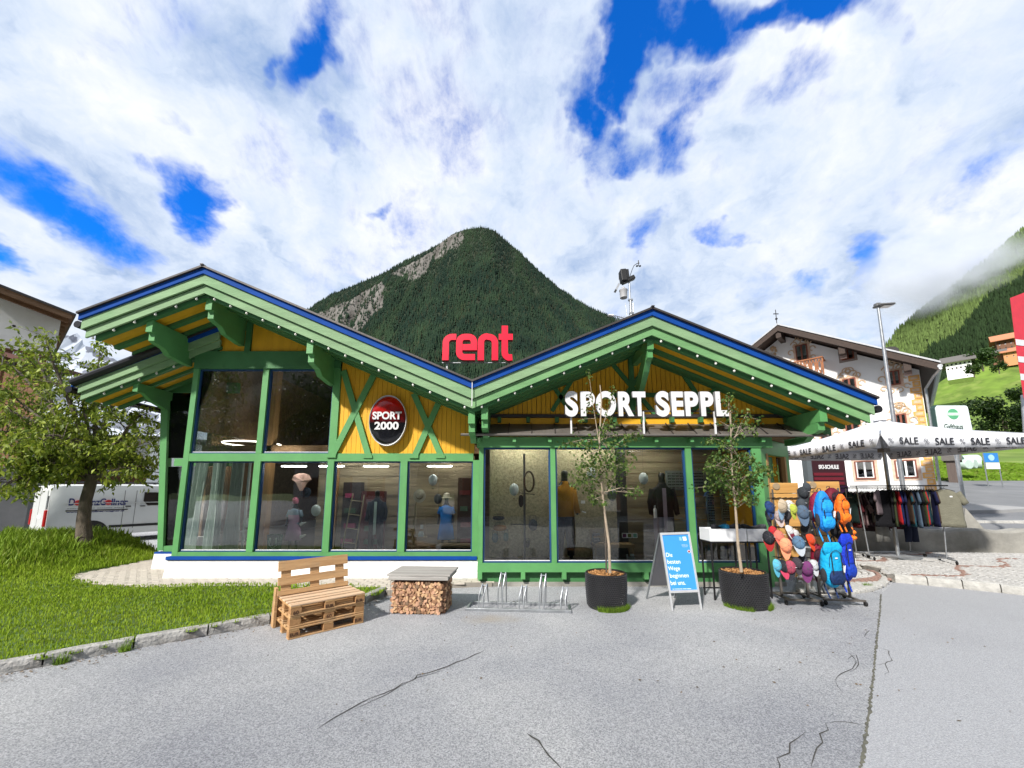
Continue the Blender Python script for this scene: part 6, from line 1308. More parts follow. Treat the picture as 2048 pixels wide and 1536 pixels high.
put(mb, 'painted_scrolls', ochre2, inn, w=True)['kind'] = 'stuff'
# balcony
tb2, zb2_ = gt(1645, 752); ta2, _z = gt(1572, 752); bt0, bt1 = gt(1648, 750, .8)[0], gt(1575, 752, .8)[0]; zb3 = gt(1645, 748, .8)[1]; zt3 = gt(1645, 712, .8)[1]
bal = gbox(bt0, bt1, zb3 - .12, zb3, .0, .8, 'balcony', balw)
gbox(bt0 - .03, bt1 + .03, zt3 - .06, zt3, .74, .83, 'handrail', balw, bal); gbox(bt0 - .03, bt0 + .04, zt3 - .06, zt3, 0, .739, 'handrail', balw, bal)
n_ = 6; bw_ = (bt1 - bt0) / n_
for i in range(n_ + 1):
    t = bt0 + i * bw_
    gbox(t - .03, t + .03, zb3, zt3 - .06, .76, .80, 'baluster', balw, bal)
    if i < n_:
        m2 = MB(); tc_, zc_ = t + bw_ / 2, (zb3 + zt3) / 2
        for rr in (1,):
            pts = [(tc_ + bw_ * .30 * math.cos(a_), zc_ + (zt3 - zb3) * .30 * math.sin(a_)) for a_ in [2 * math.pi * k / 12 for k in range(13)]]
            for (x0_, z0_), (x1_, z1_) in zip(pts[:-1], pts[1:]): m2.bar(gs(x0_, z0_, .78), gs(x1_, z1_, .78), .05, .03, up=tuple(gn))
        for s in (-1, 1): m2.bar(gs(tc_, zc_ + s * (zt3 - zb3) * .30, .78), gs(tc_, zc_ + s * (zt3 - zb3) * .46, .78), .06, .03, up=tuple(gn))
        o = put(m2, 'fretwork', balw, None); o.parent = bal; o.data.transform(Matrix.Translation(-Vector(inn.location)))
# painted quoins at the corner
for k in range(22):
    z0_ = .9 + k * (zE - 1.1) / 22; h_ = (zE - 1.1) / 22; w_ = .36 if k % 2 else .26
    gbox(.02, w_, z0_ + .015, z0_ + h_ - .015, .001, .03, 'quoin', ochre); 
    gbox(.08, w_ - .06, z0_ + h_ * .28, z0_ + h_ * .72, .031, .036, 'quoin_panel', ochre2)
gut = MB(); g0_ = gs(-.55, rplane(-.55) + .02, OH + .02); gut.tube([g0_, gs(-.55, rplane(-.55) + .02, -12)], .08, 8); gut.tube([g0_ - Vector((0, 0, .1)), gs(-.35, zE - .5, .5), gs(-.10, zE - .9, .1), gs(-.08, .9, .1)], .05, 8); put(gut, 'downpipe', galv, inn, w=True, smooth=True)
# ski school board
sk = thing('ski_school_board', 'tall dark red board lettered SKI-SCHULE in front of the white inn', 'sign', at(1660, 1000, 11.8)); a_, b_ = at(1633, 1040, 11.8), at(1689, 921, 11.8)
put(MB().bx(a_.x, b_.x, 11.8, 11.9, a_.z, b_.z), 'board', plain('near_black_red', (.03, .004, .008), .5), sk, w=True, bev=.01)
for k in range(6): z = b_.z - .42 - k * .14; put(MB().bx(a_.x + .06, b_.x - .1, 11.78, 11.799, z - .05, z + .04), 'louvre', plain('dark_crimson', (.13, .005, .015), .5), sk, w=True)
put(MB().bx(a_.x - .15, a_.x - .002, 11.75, 11.95, a_.z, b_.z + .02), 'side_casing', plain('grey_casing', (.10, .12, .13), .5), sk, w=True); fit(TX['ski'], .62, .13); inst(TX['ski'], 'lettering', sk, Vector(((a_.x + b_.x) / 2, 11.775, b_.z - .20)) - sk.location, (R(90), 0, 0))
pp_ = thing('purple_board', 'small purple panel behind the backpack rack', 'panel', at(1680, 990, 10.9)); a_, b_ = at(1668, 1000, 10.9), at(1696, 972, 10.9); put(MB().bx(a_.x, b_.x, 10.9, 10.93, a_.z - .3, b_.z), 'panel', plain('purple_panel', (.13, .01, .16), .5), pp_, w=True)
# street lamp
Yl = 12.5; lb = at(1814, 1030, Yl); lx = at(1756, 612, Yl); lamp = thing('street_lamp', 'tall galvanised street lamp with a flat angled head', 'street lamp', (lb.x, Yl, .75))
put(MB().tube([(lb.x, Yl, .3), (lb.x, Yl, 3.5), (lx.x, Yl, lx.z)], [.07, .065, .04], 12), 'pole', galv, lamp, w=True, smooth=True)
put(MB().box((lx.x + .21, Yl, lx.z + .02), (.56, .30, .07), ry=R(-4), ch=.02).box((lx.x - .02, Yl, lx.z + .03), (.16, .16, .13), ch=.02), 'lamp_head', plain('grey_lamp_housing', (.12, .12, .12), .5), lamp, w=True); put(MB().box((lx.x + .28, Yl, lx.z - .025), (.34, .22, .012), ry=R(-4)), 'lens', whitep, lamp, w=True)
# inn sign on a post
Yi = 14.0; a_, b_ = at(1881, 880, Yi), at(1934, 811, Yi); isg = thing('inn_sign', 'white illuminated pole sign with green roundel reading Gasthaus', 'sign', (a_.x + .4, Yi, 1.0)); w_ = b_.x - a_.x; H_ = b_.z - a_.z
pl = [(a_.x, a_.z), (b_.x + .06, a_.z)] + [(b_.x + .02 - .06 * math.cos(R(a2)) * 0 + 0 - .1 + .1 * math.sin(R(90 - a2)), b_.z - .1 + .1 * math.cos(R(90 - a2)) * 1) for a2 in (0, 30, 60, 90)] + [(a_.x + .08, b_.z), (a_.x, b_.z - .1)]
put(MB().prism(pl, Yi, Yi + .18), 'sign_box', plain('white_sign_face', (.72, .80, .78), .4, 0, .03), isg, w=True); put(MB().prism([(x * 1.0 + (x - (a_.x + w_ / 2)) * .05, z + (z - (a_.z + H_ / 2)) * .03) for x, z in pl], Yi + .02, Yi + .16), 'sign_frame', plain('dark_green_frame', (.03, .07, .06), .5), isg, w=True)
rc = at(1906, 828, Yi); gm = plain('green_roundel', (.10, .40, .20), .5); put(MB().lathe([(.001, 0), (.20, 0), (.20, .012), (.001, .012)], n=24).xf(rotm(rx=R(90)), (rc.x, Yi - .0, rc.z)), 'roundel', gm, isg, w=True)
put(MB().bx(rc.x - .24, rc.x + .24, Yi - .016, Yi - .0125, rc.z - .06, rc.z + .05), 'roundel_band', plain('pale_green_band', (.55, .75, .60), .5), isg, w=True); put(MB().tube([(a_.x + w_ / 2, Yi + .09, .9), (a_.x + w_ / 2, Yi + .09, a_.z)], .06, 10), 'post', galv, isg, w=True)
fit(TX['gast'], .70, .20); p = at(1907, 853, Yi); inst(TX['gast'], 'lettering', isg, Vector((p.x, Yi - .005, p.z)) - isg.location, (R(90), 0, 0))
# red and white pylon at the right edge
Yp = 9.2; py = thing('red_pylon', 'bright red hanging banner post with white stripes at the right edge', 'pylon', at(2045, 800, Yp)); a_ = at(2021, 596, Yp); b_ = at(2047, 790, Yp)
n_ = 12
def pylon_ring(py_, l): p = at(l, py_, Yp); return [p, Vector((p.x + 1.1, Yp + .25, p.z + (.42 if py_ < 600 else 0))), Vector((p.x + 1.6, Yp + .6, p.z + (.42 if py_ < 600 else 0))), Vector((p.x + .5, Yp + .35, p.z))]
put(MB().loft([pylon_ring(796, 2047), pylon_ring(690, 2031), pylon_ring(596, 2020)]), 'red_body', plain('pylon_red', (.62, .015, .035), .5), py, w=True)
for ya, yb_ in ((678, 690), (712, 724), (747, 760)):
    la, lb2 = 2020 + (ya - 596) * .135 - .4, 2020 + (yb_ - 596) * .135 - .4; q0, q1 = at(la, ya, Yp - .006), at(lb2, yb_, Yp - .006); put(MB().add([q1, q1 + Vector((1.12, .25, 0)), q0 + Vector((1.12, .25, 0)), q0], [(0, 1, 2, 3)]), 'white_stripe', letw, py, w=True)
put(MB().tube([at(2047, 790, Yp + .2), at(2062, 1000, Yp + .2)], .05, 8), 'post', galv, py, w=True)
# blue information sign, shed, bales, hill houses, bushes
Ys = 21.0; a_, b_ = at(1972, 938, Ys), at(1995, 906, Ys); bs = thing('blue_info_sign', 'blue and white information board on two steel posts in the meadow', 'sign', (a_.x, Ys, 1.9)); mz = a_.z + (b_.z - a_.z) * .42
put(MB().bx(a_.x, b_.x, Ys, Ys + .03, mz, b_.z), 'blue_board', plain('info_blue', (.03, .22, .60), .4), bs, w=True); put(MB().bx(a_.x + .05, b_.x, Ys - .01, Ys + .02, a_.z, mz - .02), 'white_board', whitep, bs, w=True)
put(MB().lathe([(.001, 0), (.17, 0), (.17, .01), (.001, .01)], n=16).xf(rotm(rx=R(90)), ((a_.x + b_.x) / 2, Ys - .001, (mz + b_.z) / 2)), 'emblem', plain('pale_blue_disc', (.35, .6, .85), .5), bs, w=True); put(MB().tube([(a_.x, Ys + .03, 1.5), (a_.x, Ys + .03, b_.z)], .025, 8).tube([(b_.x, Ys + .03, 1.5), (b_.x, Ys + .03, b_.z)], .025, 8), 'posts', galv, bs, w=True)
def hut(lab, px0, px1, pyb, pyt, Y, wallc, roofc, depth, roofh=.4, nm='hill_house', cat='house', win=0, ov=.4, rz=0, wy=None):
    a_, b_ = at(px0, pyb, Y), at(px1, pyb, Y); zt = at((px0 + px1) / 2, pyt, Y).z; z0 = a_.z; w_ = (b_.x - a_.x) / 1.6; t = thing(nm, lab, cat, (a_.x, Y, z0), -R(50)); mid = w_ / 2; hw = (zt - z0) * (1 - roofh)
    put(MB().prismx([(0, -3), (depth, -3), (depth, hw), (depth / 2, zt - z0), (0, hw)][::-1], 0, w_), 'wall', wallc, t)
    for s in (0, 1):
        y0_, y1_ = (-ov, depth / 2) if s == 0 else (depth / 2, depth + ov); zz0, zz1 = (hw - ov * .5, zt - z0) if s == 0 else (zt - z0, hw - ov * .5)
        put(MB().prismx([(y0_, zz0 + .02), (y0_, zz0 + .32), (y1_, zz1 + .32), (y1_, zz1 + .02)], -ov, w_ + ov), 'roof', roofc, t)
    for k in range(win):
        for r_ in range(2):
            x = w_ * (k + .5) / win; z = hw * (.25 + .42 * r_); f = put(MB().bx(x - w_ * .035, x + w_ * .035, -.03, 0.02, z - hw * .09, z + hw * .09), 'window', darkwall, t)
            put(MB().bx(x - w_ * .045, x + w_ * .045, -.06, -.031, z - hw * .12, z - hw * .095), 'sill', whitep, f)
    return t
tanroof = plain('orange_roof', (.50, .20, .10), .8); greyr = plain('grey_slate_roof', (.13, .12, .11), .8); chal = wood('chalet_brown', (.20, .09, .04), (.12, .05, .025), 0)
h1 = hut('long white farmhouse with a dark grey roof on the green hill', 1893, 1946, 744, 712, 128, wallw, greyr, 9, .42, win=6, ov=1.2)
hut('brown chalet with an orange roof among trees at the top of the hill', 1996, 2030, 705, 668, 150, chal, tanroof, 9, .35, win=3, ov=1.5); hut('small orange-roofed house below the brown chalet', 2008, 2034, 718, 696, 143, plain('orange_wall', (.60, .28, .12), .8), tanroof, 8, .4, win=2, ov=1.0)
hut('low dark barn beside the chalets on the hill', 1985, 2010, 716, 700, 146, chal, greyr, 6, .4, nm='barn', cat='barn', ov=.8)
hut('small weathered shed in the meadow right of the inn', 1893, 1920, 935, 914, 24, wood('grey_shed_wood', (.12, .09, .075), (.07, .05, .045), 2), greyr, 2.2, .3, nm='shed', cat='shed', ov=.15)
for i, (x, y, s) in enumerate(((1928, 929, 1), (1939, 928, 1), (1950, 927, 1), (1937, 920, .9), (1946, 919, .9))):
    p = at(x, y, 26 + .3 * i); t = thing('hay_bale', ['pale wrapped hay bale at the left end of the bottom row', 'pale wrapped hay bale in the middle of the bottom row', 'pale wrapped hay bale at the right end of the bottom row', 'wrapped hay bale on top of the row, left', 'wrapped hay bale on top of the row, right'][i], 'hay bale', p, R(20 * i)); put(MB().lathe([(.001, -.3), (.30, -.3), (.34, -.25), (.34, .25), (.30, .3), (.001, .3)], n=16).xf(rotm(rx=R(90))), 'wrapped_bale', plain('bale_film', (.50, .62, .56), .5), t, smooth=True)
def bush(lab, px_, py_, Y, rad, n, size, cols, seed, sq=.8, nm='bush', cat='bush', cl=14, trunkh=0):
    p = at(px_, py_, Y); t = thing(nm, lab, cat, (p.x, Y, p.z - rad * sq)); rd = random.Random(seed); c = []
    for _ in range(cl):
        a_, r_ = rd.uniform(0, 6.28), rad * rd.random() ** .5 * .8; c.append((p + Vector((r_ * math.cos(a_), r_ * math.sin(a_) * .8, rd.uniform(-.6, .7) * rad * sq)), rad * rd.uniform(.22, .42)))
    put(MB().tube([(p.x, Y, p.z - rad * sq * 1.4), (p.x, Y, p.z)], rad * .06, 6), 'stem', bark, t, w=True); leafcloud(c, n, size, cols, seed, 'crown', t, droop=0, aspect=.8); return t
bush('big dark bush low on the green hill behind the umbrella', 2008, 838, 62, 4.6, 5200, .40, ((.012, .03, .006), (.035, .07, .012)), 51, .75, cl=26)
bush('round bush beside the white farmhouse on the hill', 1962, 716, 124, 4.2, 1500, .6, ((.03, .07, .015), (.07, .13, .03)), 52); bush('low bush under the farmhouse end wall', 1946, 738, 118, 2.6, 700, .5, ((.03, .06, .012), (.06, .11, .02)), 53); bush('lone dark shrub on the upper meadow', 1996, 730, 118, 2.6, 500, .5, ((.02, .05, .01), (.05, .10, .02)), 54)
bush('tree at the right edge of the hill below the chalets', 2046, 790, 75, 3.0, 1200, .4, ((.012, .03, .006), (.035, .07, .012)), 55)
# ================================================================ MOUNTAINS
def conifers(P, H, cols, name, label, par=None, n=6, wr=.17):
    g = np.random.default_rng(len(P)); N_ = len(P); th = np.arange(n) * 2 * np.pi / n; W_ = H * wr; Vs = []
    for (zb, zt, k) in ((.10, .62, 1.0), (.42, 1.0, .62)):
        j = 1 + .35 * (g.random((N_, n)) - .5); a_ = th[None, :] + g.random((N_, 1)) * 3
        ring = np.stack([P[:, None, 0] + W_[:, None] * k * j * np.cos(a_), P[:, None, 1] + W_[:, None] * k * j * np.sin(a_), (P[:, 2] + H * zb)[:, None] + 0 * a_ + (g.random((N_, n)) - .5) * H[:, None] * .08], 2)
        tip = np.stack([P[:, 0], P[:, 1], P[:, 2] + H * zt], 1)[:, None, :]; Vs += [ring, tip]
    V_ = np.concatenate(Vs, 1); m_ = V_.shape[1]; b = (np.arange(N_) * m_)[:, None]; tri = []
    for o in (0, n + 1):
        for i in range(n): tri.append([o + i, o + (i + 1) % n, o + n])
    tri = np.array(tri); T = (b[:, :, None] + tri[None]).reshape(-1, 3)
    o = link(fastmesh(name, V_.reshape(-1, 3), T, pinem, np.repeat(np.clip(cols, 0, 1), len(tri), 0)), name); tag(o, label, 'forest', None, 'stuff'); return o
rockm = paint('scree_rock', (.28, .26, .235), .95, 0, .012, 0, 1, col2=(.13, .115, .095), detail=12, stretch=(1, .5, 1))
m, nt, b, N, L = _new('mountain_ground'); at_ = N('ShaderNodeAttribute'); at_.attribute_name = 'rock'; tc = N('ShaderNodeTexCoord')
mp = N('ShaderNodeMapping'); mp.inputs['Scale'].default_value = (.05, .015, .015); mp.inputs['Rotation'].default_value = (0, R(25), 0); L(tc.outputs['Object'], mp.inputs[0]); n1 = N('ShaderNodeTexNoise'); n1.inputs['Scale'].default_value = 1; n1.inputs['Detail'].default_value = 12; n1.inputs['Roughness'].default_value = .7; L(mp.outputs[0], n1.inputs[0])
cr = N('ShaderNodeValToRGB'); L(n1.outputs[0], cr.inputs[0]); e = cr.color_ramp.elements; e[0].position = .35; e[0].color = (.05, .044, .036, 1); e[1].position = .70; e[1].color = (.20, .185, .165, 1)
ad = N('ShaderNodeMath'); ad.operation = 'ADD'; L(at_.outputs['Fac'], ad.inputs[0]); sb = N('ShaderNodeMath'); sb.operation = 'MULTIPLY_ADD'; L(n1.outputs[0], sb.inputs[0]); sb.inputs[1].default_value = .8; sb.inputs[2].default_value = -.4; L(sb.outputs[0], ad.inputs[1])
mr = N('ShaderNodeMapRange'); mr.inputs[1].default_value = .4; mr.inputs[2].default_value = .55; L(ad.outputs[0], mr.inputs[0]); mx = N('ShaderNodeMix'); mx.data_type = 'RGBA'; L(mr.outputs[0], mx.inputs[0]); mx.inputs[6].default_value = (.018, .028, .012, 1); L(cr.outputs[0], mx.inputs[7]); L(mx.outputs[2], b.inputs['Base Color']); b.inputs['Roughness'].default_value = 1
bp = N('ShaderNodeBump'); bp.inputs['Strength'].default_value = 1; bp.inputs['Distance'].default_value = 8; L(n1.outputs[0], bp.inputs['Height']); L(bp.outputs[0], b.inputs['Normal']); mtn = m
D = 1400.0
prof = [at(x, y, D) for x, y in ((300, 760), (480, 690), (560, 650), (620, 616), (665, 588), (720, 566), (770, 545), (815, 520), (850, 503), (880, 487), (905, 468), (930, 459), (965, 455), (990, 462), (1012, 482), (1040, 505), (1070, 535), (1110, 570), (1150, 598), (1185, 618), (1225, 634), (1290, 660), (1400, 700), (1560, 760))]
px_arr = np.array([p.x for p in prof]); pz_arr = np.array([p.z for p in prof])
rock_polys = [[(632, 628), (700, 600), (765, 562), (772, 580), (764, 612), (740, 640), (700, 690), (660, 720), (600, 740), (590, 690)], [(780, 548), (835, 520), (872, 500), (862, 520), (852, 545), (836, 560), (815, 562), (818, 545), (800, 555)], [(872, 494), (900, 470), (925, 462), (928, 478), (915, 500), (900, 495), (885, 515), (868, 520)]]
def unproj_px(X_, Y_, Z_):
    d = np.array([X_, Y_, Z_ - EYE]); depth = Y_ * SC + (Z_ - EYE) * SS; return CX + F * X_ / depth, CY - F * (-Y_ * SS + (Z_ - EYE) * SC) / depth
def fbm(x, y, o=5):
    return mnoise.fractal(Vector((x, y, 0)), .9, 2.1, o)
DN = 330.0
def mz(x, y):
    r = x / y; er = np.interp(r, px_arr / D, (pz_arr - EYE) / D); t = (D - y) / (D - DN); k = min(1, (D - y) / 140) * (1 - .5 * t)
    return EYE + y * (er * (1 - t) + .0 * t) + k * (62 * fbm(x / 130, y / 520) + 14 * fbm(x / 40, y / 60))
xs = np.linspace(-.62, .62, 170); ys = np.concatenate([np.linspace(DN, D, 100), [D + 60, D + 200]])
V_ = []; rk = []
for y in ys:
    for r_ in xs:
        x = r_ * min(y, D); z = mz(x, min(y, D)) - (0 if y <= D else (y - D) * 1.2); V_.append((x, y, max(z, -30)))
        p = unproj_px(x, y, z); rk.append(1.0 if any(inside(p, q) for q in rock_polys) else 0.0)
nx = len(xs); Fq = np.array([(j * nx + i, j * nx + i + 1, (j + 1) * nx + i + 1, (j + 1) * nx + i) for j in range(len(ys) - 1) for i in range(nx - 1)])
me = fastmesh('mountain', np.array(V_), Fq, mtn, None, 4, True); a_ = me.attributes.new('rock', 'FLOAT', 'POINT'); a_.data.foreach_set('value', np.array(rk, 'f')); o = link(me, 'mountain'); o['kind'] = 'structure'
g = np.random.default_rng(3); Pt = []; Cc = []; Hh = []; tries = 0
NT = 44000
ySamp = 640 + (D - 640) * g.random(120000) ** .85; xr_s = g.random(120000); rnd = g.random((120000, 3))
for i in range(120000):
    y = ySamp[i]; x = (-.6 + xr_s[i] * .98) * y; z = mz(x, y)
    p = unproj_px(x, y, z)
    if p[0] < 340 or p[0] > 1560 or p[1] > 800 or ((p[0] < 580 or p[0] > 1290) and rnd[i, 2] > .45): continue
    inr = any(inside(p, q) for q in rock_polys)
    if inr and rnd[i, 0] > .10 + .25 * (fbm(x / 25, y / 60, 3) > .12): continue
    if not inr and rnd[i, 0] < .10 and fbm(x / 30, y / 30, 3) < -.1: continue
    pat = fbm(x / 70, y / 110, 4) * .5 + .5; c0 = np.array([.009, .020, .013]); c1_ = np.array([.022, .040, .019]); br_ = np.array([.030, .028, .014])
    c = c0 + (c1_ - c0) * np.clip((pat - .35) * 1.8 + (rnd[i, 1] - .5) * .5, 0, 1.3)
    if rnd[i, 2] < .10: c = c * .4 + br_ * .6
    c = c * 1.2 * (.75 + .5 * (fbm(x / 220, y / 300, 3) * .5 + .5))
    Pt.append((x, y, z - 1)); Cc.append(c); Hh.append((11 + 9 * rnd[i, 1]) * (.75 if y > D - 150 else 1.0))
    if len(Pt) >= NT: break
conifers(np.array(Pt), np.array(Hh), np.array(Cc), 'mountain_forest', 'dark spruce forest covering the pointed mountain behind the shop')
# right-hand mountainside
D2 = 700.0; prof2 = [at(x, y, D2) for x, y in ((1700, 800), (1790, 670), (1830, 635), (1880, 598), (1930, 560), (1985, 515), (2048, 462), (2200, 330), (2400, 200))]; rx2 = np.array([p.x for p in prof2]); rz2 = np.array([p.z for p in prof2])
def mz2(x, y): s = D2 - y; return np.interp(x + s * .35, rx2, rz2) - s * .55 * (1 - .1 * s / 500) + min(1, s / 60) * (14 * fbm(x / 70, y / 120) + 4 * fbm(x / 20, y / 20))
xs = np.linspace(150, 1300, 90); ys = np.concatenate([np.linspace(148, D2, 60), [D2 + 80]])
V_ = [(x, y, (mz2(x, min(y, D2)) if y <= D2 else mz2(x, D2) - 120)) for y in ys for x in xs]; nx = len(xs); Fq = np.array([(j * nx + i, j * nx + i + 1, (j + 1) * nx + i + 1, (j + 1) * nx + i) for j in range(len(ys) - 1) for i in range(nx - 1)])
me = fastmesh('mountainside', np.array(V_), Fq, mtn, None, 4, True); o = link(me, 'mountainside'); o['kind'] = 'structure'
Pt = []; Cc = []; Hh = []
A4 = g.random((90000, 5))
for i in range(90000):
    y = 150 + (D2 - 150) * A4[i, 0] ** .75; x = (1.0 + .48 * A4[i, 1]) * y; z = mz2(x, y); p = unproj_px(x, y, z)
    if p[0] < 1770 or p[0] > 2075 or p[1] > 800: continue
    lit = p[1] < 755 - (p[0] - 1810) * .88 + 10 * math.sin(p[0] * .05); c = np.array([.085, .125, .035]) if lit else np.array([.018, .034, .012]); Pt.append((x, y, z - 1)); Cc.append(c * (.7 + .6 * A4[i, 2])); Hh.append(9 + 8 * A4[i, 3])  # sunlit band above and cloud shadow below are put into the tree colours
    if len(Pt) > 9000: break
conifers(np.array(Pt), np.array(Hh), np.array(Cc), 'hillside_forest', 'conifer forest on the steep right slope, coloured in sunlit and shaded bands, rising into cloud')
# snowy peaks far left
D3 = 2600.0; sm, nt, b, N, L = _new('snowy_rock'); tc = N('ShaderNodeTexCoord'); n1 = N('ShaderNodeTexNoise'); n1.inputs['Scale'].default_value = .006; n1.inputs['Detail'].default_value = 10; n1.inputs['Roughness'].default_value = .6; n1.inputs['Distortion'].default_value = 1; L(tc.outputs['Object'], n1.inputs[0]); cr = N('ShaderNodeValToRGB'); L(n1.outputs[0], cr.inputs[0]); e = cr.color_ramp.elements; e[0].position = .50; e[0].color = (.12, .13, .16, 1); e[1].position = .53; e[1].color = (.42, .45, .50, 1); L(cr.outputs[0], b.inputs['Base Color']); b.inputs['Roughness'].default_value = .9
pr = [at(x, y, D3) for x, y in ((-200, 760), (-60, 700), (40, 668), (62, 656), (90, 668), (110, 660), (135, 672), (158, 668), (175, 690), (230, 720), (330, 760), (480, 800))]; V_ = []; k_ = len(pr); rd = random.Random(4)
fine = []
for a_, b_ in zip(pr[:-1], pr[1:]):
    for i in range(6): q = a_.lerp(b_, i / 6); fine.append(q + Vector((0, 0, rd.uniform(-12, 12))))
for j in range(14): 
    for q in fine: V_.append((q.x + 20 * fbm(q.x / 90, j * .7), q.y - j * 70 + 40 * fbm(q.x / 120, j), q.z - j * 75 + (18 * fbm(q.x / 60, j * .9) if j else 0)))
n_ = len(fine); o = struct(MB().add(V_, [(j * n_ + i, (j + 1) * n_ + i, (j + 1) * n_ + i + 1, j * n_ + i + 1) for j in range(13) for i in range(n_ - 1)]), 'snowy_peaks', sm)
# mist where the right slope meets the cloud, and a wisp on the summit
def mist(name, label, c, r, dens, seed, col=(.93, .95, 1)):
    m, nt, b, N, L = _new(name + '_%d' % seed); nt.nodes.remove(b); v = N('ShaderNodeVolumePrincipled'); v.inputs['Color'].default_value = (*col, 1); v.inputs['Anisotropy'].default_value = .1
    tc = N('ShaderNodeTexCoord'); n1 = N('ShaderNodeTexNoise'); n1.inputs['Scale'].default_value = 2.2; n1.inputs['Detail'].default_value = 5; L(tc.outputs['Object'], n1.inputs[0])
    ln = N('ShaderNodeVectorMath'); ln.operation = 'LENGTH'; L(tc.outputs['Object'], ln.inputs[0]); mr = N('ShaderNodeMapRange'); mr.inputs[1].default_value = 1; mr.inputs[2].default_value = .3; L(ln.outputs['Value'], mr.inputs[0]); m2 = N('ShaderNodeMapRange'); m2.inputs[1].default_value = .38; m2.inputs[2].default_value = .62; L(n1.outputs[0], m2.inputs[0])
    mu = N('ShaderNodeMath'); mu.operation = 'MULTIPLY'; L(mr.outputs[0], mu.inputs[0]); L(m2.outputs[0], mu.inputs[1]); m3 = N('ShaderNodeMath'); m3.operation = 'MULTIPLY'; L(mu.outputs[0], m3.inputs[0]); m3.inputs[1].default_value = dens; L(m3.outputs[0], v.inputs['Density']); L(v.outputs[0], nt.nodes['Material Output'].inputs['Volume'])
    o = put(MB().ell((0, 0, 0), (1, 1, 1), 16, 10), name, m); o.location = c; o.scale = r; tag(o, label, 'cloud', None, 'stuff'); return o
c_ = at(1835, 600, 690); mist('low_cloud', 'grey cloud swallowing the top of the slope at the right', c_ + Vector((10, -40, 25)), (170, 90, 85), .032, 1)

def oz(x, y): s_ = -y - 160; return -2 + s_ * .80 + min(1, max(0, s_) / 80) * 22 * fbm(x / 90, y / 120) + 40 * math.sin(x / 240)
struct(gridmesh([-900 + i * 36 for i in range(51)], [-620 + j * 23 for j in range(21)], oz), 'sky_block_slope', paint('sky_block_forest', (.020, .034, .014), 1, .5, .05, 0, 1, detail=10), smooth=True)  # unseen slope added behind the camera to keep sky out of window reflections
# ================================================================ LEFT SIDE
# leafy tree
TB = Vector((at(172, 1083, 9.0).x, 9.0, lawn_z(-9.8, 9.0) - .02)); tr = thing('leafy_tree', 'spreading cherry-like tree with drooping bright leaves on the grassy mound', 'tree', TB); Yt = 9.0
def A_(x, y, d=0): return at(x, y, Yt + d)
tm = MB(); tm.tube([TB - Vector((0, 0, .1)), A_(167, 1040), A_(172, 1000), A_(182, 965), A_(184, 950)], [.165, .12, .108, .105, .10], 12); put(tm, 'trunk', bark, tr, w=True, smooth=True)
lm = MB(); rd = random.Random(12); cl = []
limbs = [((183, 960), (150, 900), (85, 850), 0), ((184, 955), (235, 915), (300, 880), .3), ((184, 950), (175, 860), (150, 760), 0), ((184, 950), (205, 860), (245, 760), .4), ((180, 960), (120, 930), (40, 925), -.6), ((183, 955), (110, 860), (20, 790), .3), ((186, 955), (250, 940), (305, 935), -.1), ((184, 940), (190, 830), (200, 700), .6),
 ((160, 900), (100, 800), (60, 700), .5), ((180, 900), (130, 780), (95, 690), -.5), ((190, 930), (150, 880), (60, 870), -1.0), ((190, 930), (240, 880), (280, 830), -.7), ((170, 940), (80, 920), (0, 905), -.9), ((160, 900), (60, 840), (-40, 800), .2), ((165, 900), (80, 790), (10, 720), .6), ((150, 930), (60, 950), (10, 970), -.8), ((150, 900), (70, 880), (-10, 860), -.2)]
for a_, b_, c_, d in limbs:
    p0, p1, p2 = A_(*a_), A_(*b_, d * .5), A_(*c_, d); lm.tube([p0, p0.lerp(p1, .5) + Vector((rd.uniform(-.05, .05), 0, .03)), p1, p1.lerp(p2, .5) + Vector((0, rd.uniform(-.08, .08), .06)), p2], [.062, .05, .036, .024, .010], 7)
    for s in range(18):
        u = rd.random() ** .7; st_ = (p0.lerp(p1, u * 2) if u < .5 else p1.lerp(p2, u * 2 - 1)); e_ = st_ + Vector((rd.uniform(-.55, .55), rd.uniform(-.6, .6), rd.uniform(-.35, .50))); lm.tube([st_, st_.lerp(e_, .5) + Vector((0, 0, .08)), e_], [.011, .008, .004], 4)
        cl.append((e_, rd.uniform(.13, .26))); cl.append((st_.lerp(e_, .6), .14)); 
        if rd.random() < .5: f_ = e_ + Vector((rd.uniform(-.3, .3), rd.uniform(-.3, .3), rd.uniform(-.15, .25))); lm.tube([e_, f_], [.005, .002], 4); cl.append((f_, .13))
put(lm, 'limbs', bark, tr, w=True, smooth=True)
leafcloud(cl, 12500, .12, ((.075, .13, .014), (.33, .39, .045)), 77, 'crown', tr, droop=.8, aspect=.42)
# van
vh = R(60); vp = at(84, 1093, 11.6); van = thing('delivery_van', 'white delivery van with blue and red lettering parked behind the leafy tree', 'van', (vp.x, vp.y, 0), vh); VL, VW, VH = 4.9, 1.95, 1.93
vh_d = (math.cos(vh), math.sin(vh)); _p = on(287, 1004, (vp.x, vp.y), vh_d); wx = (_p.x - vp.x) * vh_d[0] + (_p.y - vp.y) * vh_d[1]
